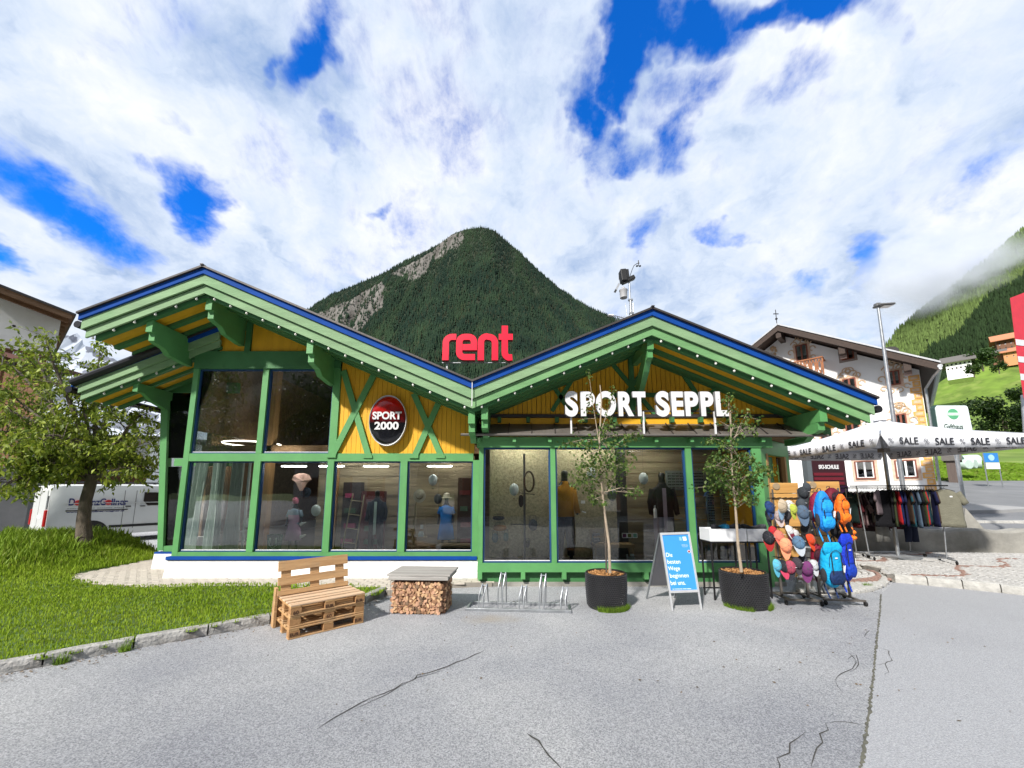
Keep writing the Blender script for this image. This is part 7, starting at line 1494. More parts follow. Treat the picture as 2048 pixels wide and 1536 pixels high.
# local x along heading from the rear corner, y = 0 is the side facing the shop yard, body extends to +y
def vbody():
    secs = []
    prof_ = [(0, .35, 1.72, .0), (.03, .32, 1.85, 0), (.25, .30, 1.90, 0), (1.8, .28, 1.93, 0), (3.3, .28, 1.92, 0), (3.75, .28, 1.84, 0), (4.25, .28, 1.32, 0), (4.75, .30, 1.10, 0), (4.88, .34, .88, 0), (4.9, .40, .6, 0)]
    for x, zb, zt, _ in prof_:
        r = []; inset = .0 if x < 4 else (x - 4) * .12
        for y, z in ((inset + .04, zb), (inset, zb + .12), (inset, zb + (zt - zb) * .52), (inset + .05, zb + (zt - zb) * .80), (inset + .10, zt - .05), (inset + .18, zt), (VW - .18 - inset, zt), (VW - .10 - inset, zt - .05), (VW - .05 - inset, zb + (zt - zb) * .80), (VW - inset, zb + (zt - zb) * .52), (VW - inset, zb + .12), (VW - .04 - inset, zb)): r.append((x, y, z))
        secs.append(r)
    return MB().loft(secs)
put(vbody(), 'body', bodyw, van, smooth=True)
bd = put(MB().bx(-.03, -.001, .22, VW - .22, .5, 1.72), 'rear_door', bodyw, van, bev=.012); put(MB().bx(-.034, -.0305, VW / 2 - .004, VW / 2 + .004, .52, 1.70), 'door_gap', blackp, bd)
for y in (.11, VW - .11): put(MB().bx(-.05, .02, y - .075, y + .075, .62, 1.12), 'tail_light', plain('red_lens', (.42, .01, .01), .2), van, bev=.02)
put(MB().bx(-.032, -.012, .07, .15, 1.14, 1.55), 'lamp_cover', galv, van); put(MB().bx(-.10, .0, .02, VW - .02, .28, .48), 'bumper', plain('grey_bumper', (.10, .10, .10), .7), van, bev=.03)
put(MB().bx(-.038, -.0305, .5, .95, .85, .95), 'number_plate', whitep, van)
trm = MB().bx(1.35, 4.2, -.018, .012, .50, .58); put(trm, 'side_trim', blackp, van); put(MB().bx(.35, 1.75, -.014, .0, 1.07, 1.10), 'door_rail', blackp, van)
for a_, b_ in ((.28, 1.62), (1.66, 2.62), (2.66, 3.6)): put(MB().bx(a_, b_, -.006, .004, 1.30, 1.32), 'panel_crease', bodyw, van)
for x in (1.64, wx - .2, wx + 1.25): put(MB().bx(x - .006, x + .006, -.004, .02, .45, 1.72), 'door_gap', MATS['grey_bumper'], van)
put(MB().prism([(wx + .12, 1.20), (wx + 1.1, 1.20), (wx + .9, 1.64), (wx, 1.66), (wx, 1.36)], .030, .052).xf(rotm(), (0, -.035, 0)), 'side_window', plain('dark_tinted_glass', (.015, .018, .02), .08), van)
for x in (wx - .45, wx - .08): put(MB().bx(x, x + .14, -.03, -.0, 1.17, 1.20), 'door_handle', blackp, van, bev=.008)
for x in (.95, 4.0):
    for y in (.12, VW - .12):
        w_ = put(MB().lathe([(.2, -.10), (.30, -.10), (.325, -.06), (.325, .06), (.30, .10), (.2, .10)], n=24).xf(rotm(rx=R(90)), (x, y, .325)), 'wheel', rubber, van, smooth=True); put(MB().lathe([(.001, -.03), (.12, -.07), (.2, -.08), (.2, .08), (.001, .05)], n=20).xf(rotm(rx=R(90)), (x, y, .325)), 'rim', galv, w_)
    put(MB().lathe([(.30, 0), (.40, 0), (.40, .012), (.30, .012)], n=30).xf(rotm(rx=R(90)), (x, .004, .36)), 'wheel_arch', blackp, van)
rr = MB()
for y in (.22, VW - .22): rr.tube([(.3, y, 1.99), (3.4, y, 1.99)], .014, 6)
for x in (.5, 1.7, 2.9): rr.bx(x - .03, x + .03, .19, .25, 1.90, 2.0).bx(x - .03, x + .03, VW - .25, VW - .19, 1.90, 2.0).bar((x, .2, 2.0), (x, VW - .2, 2.0), .04, .02)
put(rr, 'roof_rack', blackm, van)
fit(TX['van1'], .17, .22); fit(TX['van2'], .48, .22); fit(TX['van3'], .62, .22)
vd = (math.cos(vh), math.sin(vh))
def vx_(px_, py_=1004): p = on(px_, py_, (vp.x, vp.y), vd); return (p.x - vp.x) * vd[0] + (p.y - vp.y) * vd[1], p.z
for key, pa, pb_ in (('van1', 138, 150), ('van2', 184, 212), ('van3', 223, 256)):
    xa2, za2 = vx_(pa); xb2, _ = vx_(pb_); fit(TX[key], xb2 - xa2, .22 if key != 'van2' else .22); inst(TX[key], 'lettering', van, ((xa2 + xb2) / 2, -.003, za2), (R(90), 0, 0))
# letters sit between two red discs standing for the o
for x in (vx_(157)[0], vx_(217.5)[0]): put(MB().lathe([(.001, -.002), (.085, -.002), (.085, .02), (.001, .02)], n=18).xf(rotm(rx=R(90)), (x, 0.018, vx_(190)[1] - .02)), 'red_disc', plain('red_dot', (.55, .03, .03), .5), van)
TXv = inst(TX['van5'], 'lettering', van, (vx_(196)[0], -.003, vx_(196, 1016)[1]), (R(90), 0, 0)); fit(TX['van5'], vx_(254)[0] - vx_(141)[0], .012); fit(TX['van4'], vx_(254)[0] - vx_(138)[0], .06); inst(TX['van4'], 'lettering', van, (vx_(196)[0], -.003, vx_(196, 1023)[1]), (R(90), 0, 0))
# chalet at the left edge, turned so that its gable looks towards the yard
Yc = 15.5
def cp(x, y, Y=Yc): return at(x, y, Y)
c0_ = cp(62, 985); ca = R(54); cdx = (math.cos(ca), math.sin(ca)); ch = thing('alpine_chalet', 'chalet at the left edge with white upper wall, brown rafters and dark wooden balcony', 'house', (c0_.x, Yc, 0), ca)
def cl_(px_, py_, off=0):  # pixel -> local x, z on the facade plane moved off metres forward
    n = Vector((math.sin(ca), -math.cos(ca), 0)) * off; P_ = Vector((c0_.x, Yc, 0)) + n; p = on(px_, py_, P_, cdx); return (p - P_).dot(Vector((cdx[0], cdx[1], 0))), p.z
wz = cl_(40, 600)[1] + 1.2
put(MB().bx(-7, -.02, .02, 8, 0, 2.599), 'lower_wall', paint('grey_lower_render', (.24, .235, .23), .9, .2, 1, .2, 40), ch)
OVc = 1.1; e0, ez0 = cl_(-60, 549, OVc); e1, ez1 = cl_(152, 632, OVc)
def slz(x): return ez0 + (ez1 - ez0) * (x - e0) / (e1 - e0)
def chs(d0, d1, y0, y1, xr=0): return MB().prism([(e0, ez0 - d0), (e0, ez0 - d1), (e1 - xr, slz(e1 - xr) - d1), (e1 - xr, slz(e1 - xr) - d0)], y0, y1)
put(chs(-.09, 0, -OVc, 9), 'roof', roofm, ch); put(MB().prism([(-7, 2.6), (0, 2.6), (0, slz(0) - .06), (-7, slz(-7) - .06)], 0, 8), 'wall', white, ch)
chw = wood('warm_rafter_wood', (.24, .13, .065), (.13, .065, .03), 0); put(chs(.002, .04, -OVc + .03, 9, .04), 'soffit_board', chw, ch)
for k in range(9): put(chs(.041, .20, -OVc + .05 + k * .62, -OVc + .17 + k * .62, .1 + .05 * (k % 2)), 'rafter', chw, ch)
vx = cl_(25, 585, OVc)[0]; put(MB().bx(vx, vx + .9, .2, .35, slz(vx) + .09, slz(vx) + .26), 'roof_vent', galv, ch)
p = cl_(28, 652); put(MB().lathe([(.001, 0), (.05, 0)], n=10).xf(rotm(rx=R(90)), (p[0], -.004, p[1])), 'wall_hole', darkwall, ch)
b1, bz1 = cl_(95, 715, .9); bz0 = cl_(80, 790, .9)[1]
for k in range(16): put(MB().bx(b1 - .2 - k * .21, b1 - .01 - k * .21, -.93, -.90, bz0, bz1), 'balcony_board', chal, ch)
put(MB().bx(b1 - 4, b1, -.899, 0, bz0 - .05, bz0 + .08), 'balcony_floor', chal, ch); put(MB().bx(b1 - 4, b1 + .05, -.97, -.88, bz1, bz1 + .07), 'handrail', chal, ch)
for q_ in (22, 32): x_ = cl_(q_, 760, .95)[0]; put(MB().tube([(x_, -.99, cl_(q_, 705, .95)[1]), (x_, -.99, cl_(q_, 760, .95)[1])], .035, 6), 'downpipe', galv, ch)
def rz_(x): return 0
lrf = thing('low_annex', 'low annex with a reddish roof and dark wooden front beside the chalet', 'annex', (cp(60, 985, 14).x, 14, 0)); q0, q1 = cp(-40, 690, 13.6), cp(120, 735, 13.6)
put(MB().prism([(q0.x, q0.z), (q1.x, q1.z), (q1.x, q1.z - .16), (q0.x, q0.z - .16)], 13.4, 17), 'roof', plain('reddish_roof', (.10, .035, .03), .8), lrf, w=True)
for k in range(22): x = cp(96, 700, 14).x - k * .26; put(MB().bx(x - .25, x, 14, 14.06, 2.6, cp(60, 735, 14).z - .1 + k * .02), 'facade_board', chal, lrf, w=True)
put(MB().bx(cp(-60, 0, 14).x - 5, cp(100, 0, 14).x, 14.07, 17, 0, 2.6), 'wall', MATS['grey_lower_render'], lrf, w=True); put(MB().bx(cp(10, 0, 14).x, cp(55, 0, 14).x, 14.0, 14.068, .0, 2.2), 'garage_door', plain('brown_garage_door', (.09, .045, .025), .6), lrf, w=True)
# long house behind the van
hb = thing('long_house', 'long white house with a brown timber band behind the van and tree', 'house', (cp(240, 985, 19).x, 19, 0)); put(MB().bx(cp(95, 0, 19).x - 2, cp(420, 0, 19).x, 19, 26, 0, 4.4), 'wall', wallw, hb, w=True)
put(MB().bx(cp(95, 0, 19).x - 1, cp(420, 0, 19).x, 18.85, 18.99, 1.7, 2.5), 'timber_band', chal, hb, w=True); put(MB().prismx([(18.2, 4.25), (26.5, 4.9), (26.5, 5.05), (18.2, 4.4)], cp(95, 0, 19).x - 3, cp(430, 0, 19).x), 'roof', greyr, hb, w=True)
for k in range(5):
    x = cp(140 + k * 60, 0, 19).x; f = put(MB().bx(x - .5, x + .5, 18.93, 18.98, 2.9, 3.9), 'window', darkwall, hb, w=True); o = put(MB().bx(x - .56, x + .56, 18.88, 18.929, 2.8, 2.88), 'sill', redw, None); o.parent = f; o.data.transform(Matrix.Translation(-Vector(hb.location)))
fnc = thing('grey_fence_wall', 'pale grey garden wall left of the van', 'wall', (cp(20, 985, 12.8).x, 12.8, 0)); put(MB().bx(cp(-150, 0, 12.8).x, cp(36, 0, 12.8).x, 12.8, 13.0, 0, cp(20, 1038, 12.8).z), 'wall_body', concrete, fnc, w=True)
# ================================================================ ACROSS THE STREET (seen only as reflections in the glass)
def opp(lab, x0_, x1_, y, hw, hr, wm_, rm_, seed):
    t = thing('house_across_street', lab, 'house', ((x0_ + x1_) / 2, y, 0)); d = 8; w_ = (x1_ - x0_) / 2
    put(MB().prism([(-w_, 0), (w_, 0), (w_, hw), (0, hr), (-w_, hw)], -d, 0), 'wall', wm_, t)
    for s in (-1, 1): put(MB().prism([(0, hr + .25), (s * (w_ + 1), hw - (hr - hw) / w_ + .25), (s * (w_ + 1), hw - (hr - hw) / w_), (0, hr)][::s], -d - .8, .9), 'roof', rm_, t)
    rd = random.Random(seed)
    for k in range(int(w_ * 2 / 2.2)):
        for r_ in range(2): x = -w_ + 1.2 + k * 2.2; z = 1.4 + r_ * 2.6; f = put(MB().bx(x - .45, x + .45, .0, .05, z, z + 1.2), 'window', darkwall, t); put(MB().bx(x - .55, x - .46, .0, .07, z - .1, z + 1.3).bx(x + .46, x + .55, .0, .07, z - .1, z + 1.3), 'frame', redw, f)
    return t
opp('grey-white house across the street with slate gable, mirrored in the left windows', -15, -6.5, -11.5, 3.9, 6.0, plain('far_pale_render', (.50, .50, .50), .9), greyr, 1)
opp('stone-coloured house across the street, mirrored in the right windows', -4.2, 6.5, -12.5, 4.8, 8.2, plain('far_stone_render', (.30, .27, .22), .9), plain('violet_slate', (.16, .15, .20), .7), 2)
opp('dark timber house across the street, mirrored beside the sunglasses display', 9, 19, -11, 4.4, 7.4, chal, greyr, 3)
for i, (x, y, s) in enumerate(((-5.2, -13, 3.4), (7.6, -12.5, 3.0), (-21, -10.5, 6.0), (-14.5, -13, 5.6))):
    t = thing('street_tree', ['tree across the street between the two pale houses', 'tree across the street beside the timber house', 'tree across the street at its left end', 'tall tree in front of the grey-white house'][i], 'tree', (x, y, 0)); put(MB().tube([(0, 0, 0), (0, 0, s)], [.2, .1], 8), 'trunk', bark, t); rd = random.Random(i); leafcloud([(Vector((x + rd.uniform(-1, 1) * s * .4, y + rd.uniform(-1, 1) * s * .4, s * 1.3 + rd.uniform(-1, 1) * s * .5)), s * .3) for _ in range(16)], 2600, .28, ((.03, .06, .01), (.09, .14, .03)), i, 'crown', t)
# ================================================================ SHOP INTERIOR
def skin_body(name, pts, edges, rad, m, par, lvl=2):
    me = bpy.data.meshes.new(name); me.from_pydata(pts, edges, []); me.materials.append(m); o = bpy.data.objects.new(name, me); C.objects.link(o); o.parent = par
    s = o.modifiers.new('s', 'SKIN'); me.skin_vertices[0].data[0].use_root = True
    for i, r_ in enumerate(rad): me.skin_vertices[0].data[i].radius = r_ if isinstance(r_, tuple) else (r_, r_)
    s.use_smooth_shade = True; u = o.modifiers.new('u', 'SUBSURF'); u.levels = u.render_levels = lvl; return o
manm = plain('black_mannequin', (.012, .012, .013), .35)
def mannequin(lab, p, rz, s=1.0, clothes=()):
    t = thing('mannequin', lab, 'mannequin', p, rz, 'mannequins in the shop windows'); S = lambda *v: tuple(c * s for c in v)
    pts = [S(0, 0, .93), S(0, 0, 1.12), S(0, .01, 1.32), S(0, 0, 1.45), S(0, 0, 1.55), S(0, -.02, 1.66), S(0, -.01, 1.74), S(-.09, 0, .88), S(-.10, -.01, .48), S(-.11, .02, .08), S(-.11, -.10, .03), S(.09, 0, .88), S(.11, .0, .48), S(.13, .02, .08), S(.13, -.10, .03), S(-.17, 0, 1.38), S(-.22, .02, 1.12), S(-.23, -.08, .88), S(.17, 0, 1.38), S(.22, .02, 1.12), S(.23, -.08, .88)]
    ed = [(0, 1), (1, 2), (2, 3), (3, 4), (4, 5), (5, 6), (0, 7), (7, 8), (8, 9), (9, 10), (0, 11), (11, 12), (12, 13), (13, 14), (3, 15), (15, 16), (16, 17), (3, 18), (18, 19), (19, 20)]
    rad = [.12, .10, (.14, .10), .06, .045, .085, .06, .085, .055, .035, .03, .085, .055, .035, .03, .05, .038, .028, .05, .038, .028]; rad = [tuple(c * s for c in r_) if isinstance(r_, tuple) else r_ * s for r_ in rad]
    skin_body('figure', pts, ed, rad, manm, t, 1)
    for kind, col in clothes:
        m_ = cm('wear_%d_%d_%d' % tuple(int(c * 99) for c in col), col, .85)
        el = lambda z, w_, d_, n=18: [(w_ * s * math.cos(a_) * (1 + .03 * math.sin(5 * a_)), d_ * s * math.sin(a_), z * s) for a_ in [2 * math.pi * k / n for k in range(n)]]
        if kind == 'jacket':
            put(MB().loft([el(.86, .20, .15), el(1.05, .19, .14), el(1.25, .22, .15), el(1.38, .20, .13), el(1.47, .09, .08), el(1.52, .075, .075)]), 'jacket', m_, t, smooth=2)
            for q in (-1, 1): put(MB().tube([S(q * .17, 0, 1.40), S(q * .235, .02, 1.14), S(q * .24, -.08, .92)], [.075 * s, .062 * s, .05 * s], 12), 'jacket_sleeve', m_, t, smooth=2)
        if kind == 'dress': put(MB().loft([el(.45, .26, .19), el(.75, .22, .17), el(1.0, .17, .14), el(1.25, .20, .14), el(1.40, .17, .11), el(1.46, .08, .07)]), 'dress', m_, t, smooth=2)
        if kind == 'top':
            put(MB().loft([el(.88, .19, .14), el(1.05, .17, .13), el(1.3, .20, .14), el(1.40, .18, .12), el(1.47, .08, .07)]), 'top', m_, t, smooth=2)
            for q in (-1, 1): put(MB().tube([S(q * .15, 0, 1.40), S(q * .225, .01, 1.20)], [.07 * s, .065 * s], 12), 'top_sleeve', m_, t, smooth=2)
        if kind == 'trousers':
            for q in (-1, 1): put(MB().tube([S(q * .08, 0, .96), S(q * .10, 0, .70), S(q * .115, .0, .45), S(q * .125, .02, .14)], [.11 * s, .10 * s, .08 * s, .065 * s], 12), 'trouser_leg', m_, t, smooth=2)
        if kind == 'panel': put(MB().loft([[(x * s, -.165 * s + yy, z * s) for x, yy in ((-.035, 0), (.035, 0), (.035, .01), (-.035, .01))] for z in (.55, 1.0, 1.42)]), 'inner_panel', m_, t)
        if kind == 'hat': put(MB().lathe([(.16 * s, 1.69 * s), (.165 * s, 1.675 * s), (.10 * s, 1.70 * s), (.09 * s, 1.80 * s), (.05 * s, 1.83 * s), (.001, 1.835 * s)], n=20), 'hat', m_, t, smooth=True)
        if kind == 'scarf': put(MB().ell(S(0, -.01, 1.71), (.10 * s, .115 * s, .12 * s), 14, 9), 'head_scarf', m_, t, smooth=True)
    return t
FZ = .38
def mq(px_, pyTop, Y, pyfoot): a_ = at(px_, pyfoot, Y); b_ = at(px_, pyTop, Y); return a_, (b_.z - a_.z) / 1.8
p, s = mq(580, 1000, 8.1, 1150); p.z = FZ; mannequin('mannequin with a rose headscarf and lilac dress in the second left window', Vector((p.x, 8.1, FZ)), 0, .64, (('dress', (.38, .24, .36)), ('top', (.20, .28, .36)), ('scarf', (.55, .16, .24))))
mannequin('mannequin in a dark open jacket with a pale stripe in the third left window', Vector((at(752, 1050, 8.1).x, 8.1, FZ)), R(6), .76, (('jacket', (.015, .025, .04)), ('panel', (.42, .55, .52)), ('trousers', (.02, .02, .03))))
mannequin('mannequin in a bright blue dress and pale bucket hat in the fourth left window', Vector((at(892, 1050, 8.2).x, 8.2, FZ - .02)), R(-5), .70, (('dress', (.03, .20, .62)), ('top', (.03, .20, .60)), ('hat', (.50, .45, .36))))
mannequin('tall black mannequin in an orange jacket and dark tights beside the second window post', Vector((at(1130, 1050, YB + .38).x, YB + .38, .34)), R(20), 1.0, (('jacket', (.36, .17, .02)), ('trousers', (.02, .022, .025))))
mannequin('black mannequin in a dark cardigan and long mauve dress near the sunglasses wall', Vector((at(1328, 1050, YB + .55).x, YB + .55, .34)), R(-8), .98, (('jacket', (.012, .012, .014)), ('panel', (.36, .28, .34)), ('trousers', (.26, .21, .25))))
lanm = paint('paper_balloon', (.52, .58, .58), .7, .1, 4, .05, 30)
for px_, py_, Y, lab, dk in ((632, 1021, 7.75, 'pale paper balloon in the second left window', 0), (866, 960, 7.8, 'pale paper balloon high in the fourth left window', 0), (876, 998, 8.5, 'dark paper balloon below the pale one in the fourth left window', 1), (1028, 979, YB + .3, 'pale paper balloon in front of the straw panel', 0), (1183, 947, YB + .4, 'white paper balloon half hidden by the left young tree', 0), (1224, 990, YB + .5, 'dark paper balloon right of the left young tree', 1), (1287, 957, YB + .4, 'pale paper balloon left of the mannequin in the mauve dress', 0)):
    c_ = at(px_, py_, Y); t = thing('paper_balloon', lab, 'balloon', c_, 0, 'paper balloons in the shop windows'); m_ = plain('dark_balloon', (.04, .05, .055), .6) if dk else lanm; rg = []
    for i in range(9):
        th = -math.pi / 2 + math.pi * i / 8; rg.append([(max(.004, .088 * math.cos(th)) * (1 + .03 * math.cos(8 * a_)) * math.cos(a_), max(.004, .088 * math.cos(th)) * (1 + .03 * math.cos(8 * a_)) * math.sin(a_), .115 * math.sin(th)) for a_ in [2 * math.pi * k / 32 for k in range(32)]])
    put(MB().loft(rg), 'envelope', m_, t, smooth=2); put(MB().tube([(0, 0, .11), (0, 0, 1.0)], .0015, 4), 'string', blackm, t); 
    if not dk: put(MB().box((0, 0, -.17), (.04, .04, .035)).tube([(.02, .02, -.15), (.05, .05, -.08)], .001, 4).tube([(-.02, -.02, -.15), (-.05, -.05, -.08)], .001, 4), 'basket', barn, t)
# garments and accessories
t = thing('hanging_blouse', 'blush pink blouse hanging high in the second left window', 'blouse', at(603, 962, 8.0)); m_ = cm('blush_cloth', (.58, .36, .30)); pl = [(-.20, .03), (-.15, .12), (-.05, .16), (.05, .16), (.15, .12), (.20, .03), (.12, -.03), (.03, -.20), (-.02, -.20), (-.11, -.02)]
q = MB(); n_ = len(pl); q.add([(0, -.035, 0)] + [(x, -.01 - .02 * (i % 2), z) for i, (x, z) in enumerate(pl)] + [(x, .02, z) for x, z in pl] + [(0, .03, 0)], [(0, 1 + (i + 1) % n_, 1 + i) for i in range(n_)] + [(2 * n_ + 1, n_ + 1 + i, n_ + 1 + (i + 1) % n_) for i in range(n_)] + [(1 + i, 1 + (i + 1) % n_, n_ + 1 + (i + 1) % n_, n_ + 1 + i) for i in range(n_)]); put(q, 'cloth', m_, t)
t = thing('dark_hat', 'round dark hat under the blush blouse', 'hat', at(612, 985, 8.1)); put(MB().lathe([(.11, 0), (.11, .01), (.06, .02), (.05, .05), (.001, .06)], n=20).xf(rotm(rx=R(80))), 'felt', cm('dark_felt', (.03, .04, .06)), t, smooth=True)
for y_, lab in ((1049, 'upper white trainer hanging beside the lilac dress'), (1074, 'lower white trainer hanging beside the lilac dress')): shoe(lab, at(606, y_, 7.75), R(-20), (.62, .68, .64), .55, tilt=(0, R(-25)))
t = thing('tote_bag', 'green tote bag with pale handles standing in the second left window', 'bag', at(548, 1098, 7.8)); put(MB().prism([(-.11, 0), (.11, 0), (.13, .28), (-.13, .28)], -.05, .05), 'bag_body', cm('dark_green_cloth', (.02, .09, .06)), t); put(MB().tube([(-.06, -.055, .22), (-.07, -.055, .08), (0, -.055, .02), (.07, -.055, .08), (.06, -.055, .22)], .01, 6), 'handle', cm('mint_strap', (.35, .55, .45)), t)
for i, (x0_, lab) in enumerate(((398, 'sheer curtain at the left of the first left window'), (432, 'second sheer curtain in the first left window'), (470, 'narrow pale curtain behind the timber post'))):
    p = at(x0_, 1000, 8.0); t = thing('sheer_curtain', lab, 'curtain', (p.x, 8.0, FZ), 0, 'curtains in the first left window'); V_ = []; n_ = 40; w_ = .28
    for zz_ in (0, .5, 1.0, 1.5, 2.1):
        for k in range(n_): V_.append(((k / n_ - .5) * w_ * (1 + .3 * (zz_ < 1)) + .06 * (2.1 - zz_) * (-1 if i == 0 else 0), .035 * math.sin(k * .95 + zz_ * .4), zz_))
    o = put(MB().add(V_, [(r_ * n_ + k, r_ * n_ + k + 1, (r_ + 1) * n_ + k + 1, (r_ + 1) * n_ + k) for r_ in range(4) for k in range(n_ - 1)]), 'cloth', cm('sheer_white', (.42, .50, .46)), t, smooth=True)
t = thing('poster_column', 'tall pale frame standing in the first left window', 'frame', at(483, 1100, 7.75)); put(MB().bx(-.02, .02, 0, .03, 0, 1.95), 'upright', plain('pale_upright', (.50, .56, .54), .5), t); put(MB().bx(.03, .26, .0, .02, .44, .62), 'name_board', whitep, t); inst(TX['Le'], 'lettering', t, (.16, -.003, .53), (R(90), 0, 0))
def ladder(lab, p, w_, h_, n_, lean):
    t = thing('bamboo_ladder', lab, 'ladder', p); t.rotation_euler = (0, lean, 0)
    for s in (0, 1): put(MB().tube([(s * w_, 0, 0), (s * w_ * .96 + .02 * (1 - s), 0, h_)], .014, 8), 'rail', cm('bamboo', (.42, .36, .24)), t, smooth=True)
    for k in range(n_): put(MB().tube([(0, -.01, h_ * (k + .5) / n_), (w_, -.01, h_ * (k + .5) / n_)], .010, 6), 'rung', MATS['bamboo'], t)
ladder('bamboo ladder leaning in the third left window', at(684, 1098, 7.75), .26, 1.1, 4, R(7)); ladder('bamboo ladder at the left of the fourth left window', at(806, 1098, 7.75), .18, 1.0, 4, R(3))
t = thing('straw_hat', 'large pale straw hat hanging in the fourth left window', 'hat', at(839, 992, 7.7)); put(MB().lathe([(.15, .0), (.155, .01), (.09, .03), (.08, .09), (.05, .12), (.001, .125)], n=24, sx=.8).xf(rotm(rx=R(62), rz=R(12))), 'brim_and_crown', cm('straw', (.50, .46, .36)), t, smooth=True); put(MB().lathe([(.092, .028), (.086, .06)], n=24, sx=.8, cap=False).xf(rotm(rx=R(62), rz=R(12))), 'hat_band', cm('hat_band_brown', (.16, .12, .08)), t)
t = thing('rope_shelf', 'small rope swing shelf with folded items in the fourth left window', 'shelf', at(842, 1074, 7.75)); put(MB().bx(-.13, .13, -.05, .05, -.01, .01), 'board', barn, t); put(MB().tube([(-.12, 0, .01), (0, 0, .72), (.12, 0, .01)], .004, 5), 'rope', cm('bamboo', (.4, .3, .2)), t); put(MB().box((0, 0, .04), (.10, .07, .06)).box((.0, 0, .09), (.08, .06, .035)).box((.01, 0, .2), (.05, .03, .08)), 'stacked_items', lanm, t)
t = thing('side_table', 'dark wooden table with a blue cloth in the fourth left window', 'table', (at(912, 1080, 7.8).x, 7.8, FZ)); put(MB().bx(-.36, .36, -.15, .25, .20, .24), 'table_top', barn, t); put(MB().bx(-.33, -.29, -.1, -.06, 0, .199).bx(.29, .33, -.1, -.06, 0, .199).bx(-.33, .33, .2, .23, 0, .199), 'legs', darkwall, t); put(MB().box((.0, 0, .08), (.12, .02, .10)), 'photo_card', whitep, t)
for px_, lab, col in ((733, 'navy cap lying on the floor of the third left window', (.03, .04, .08)),): cap(lab, Vector((at(px_, 1095, 7.75).x, 7.75, FZ + .03)), col, hang=0, s=1.2)
for k, (px_, Y, w_, h_, col, lab) in enumerate(((742, 8.6, .5, 1.3, (.10, .03, .03), 'dark red shelf unit deep inside the third left window'), (700, 8.7, .4, 1.5, (.05, .04, .04), 'dark shelf unit deep inside behind the ladder'), (930, 8.7, .35, 1.6, (.06, .03, .02), 'dark shelf unit with red packages at the right of the fourth left window'))):
    t = thing('shelf_unit', lab, 'shelf', (at(px_, 1050, Y).x, Y, FZ), 0, 'shelf units inside the shop'); put(MB().bx(-w_ / 2, w_ / 2, 0, .2, 0, h_), 'carcass', cm('shelf_%d' % k, col), t); rd = random.Random(k)
    for r_ in range(4): put(MB().box((rd.uniform(-.1, .1) * w_, -.04, .2 + r_ * h_ / 4.5), (w_ * rd.uniform(.3, .7), .08, .1)), 'package', cm('pack_%d' % rd.randrange(5), (rd.uniform(.05, .4), rd.uniform(.03, .12), rd.uniform(.03, .12))), t)
# right windows
pn = Vector((at(1049, 1050, YB + .35).x, YB + .35, .34)); t = thing('display_pole', 'dark vertical display pole in front of the straw panel', 'pole', pn); put(MB().tube([(0, 0, 0), (0, 0, 2.05)], .022, 10), 'pole', plain('pole_grey', (.06, .06, .06), .5), t); put(MB().tube([(-.25, 0, .72), (.25, 0, .70)], .008, 6).tube([(-.1, 0, 1.3), (.2, 0, 1.27)], .008, 6), 'arms', blackm, t)
t = thing('tyre_hoop', 'dark bicycle tyre hanging on the display pole', 'tyre', at(1058, 963, YB + .36)); put(MB().tube([(.095 * math.cos(a_), .02 * math.cos(a_), .19 * math.sin(a_)) for a_ in [2 * math.pi * k / 32 for k in range(33)]], .018, 8), 'tyre', plain('brown_black_rubber', (.05, .03, .015), .6), t, smooth=True)
for (x, y, w_, h_, col, lab) in ((997, 1036, .24, .09, (.03, .03, .03), 'black belt bag at the top of the strap display'), (1000, 1056, .26, .12, (.36, .17, .02), 'mustard belt bag below the black one'), (1012, 1074, .10, .17, (.12, .20, .18), 'small teal pouch below the mustard bag'), (990, 1076, .12, .18, (.07, .14, .16), 'dark teal pouch below the mustard bag'), (1066, 1050, .17, .22, (.045, .055, .06), 'round grey bag hanging right of the pole'), (1042, 1002, .10, .24, (.03, .02, .02), 'dark helmet straps left of the tyre'), (1055, 1088, .09, .13, (.07, .06, .03), 'small olive bag near the foot of the pole')):
    t = thing('display_bag', lab, 'bag', at(x, y, YB + .42), 0, 'small bags on the straw panel'); put(MB().ell((0, 0, 0), (w_ / 2, .05, h_ / 2), 14, 9), 'pouch', cm('bg_%d_%d_%d' % tuple(int(c * 99) for c in col), col), t, smooth=2); put(MB().tube([(-w_ * .45, 0, 0), (-w_ * .3, 0, h_ * .8), (w_ * .3, 0, h_ * .8), (w_ * .45, 0, 0)], .005, 5), 'strap', blackp, t)
ch_ = thing('wooden_armchair', 'wooden armchair with a small grey rucksack in the wide window', 'chair', (at(1215, 1080, YB + .45).x, YB + .42, .34)); wq = cm('chair_wood', (.26, .18, .09))
put(MB().bx(-.28, .45, -.18, .18, .30, .36), 'seat', wq, ch_)
for x in (-.26, .42):
    for y in (-.15, .15): put(MB().tube([(x * 1.08, y, 0), (x, y, .30)], .016, 8), 'leg', wq, ch_)
put(MB().bx(-.30, .10, .16, .2, .37, .62), 'backrest', cm('cushion_tan', (.24, .19, .10)), ch_); put(MB().bx(-.30, .0, -.18, -.14, .48, .51), 'armrest', wq, ch_)
backpack('small grey rucksack sitting on the wooden armchair', Vector((at(1190, 1057, YB + .4).x, YB + .38, .34 + .46)), .16, .18, (.12, .13, .14), (.10, .11, .12), R(20), straps=False, tagw=False)
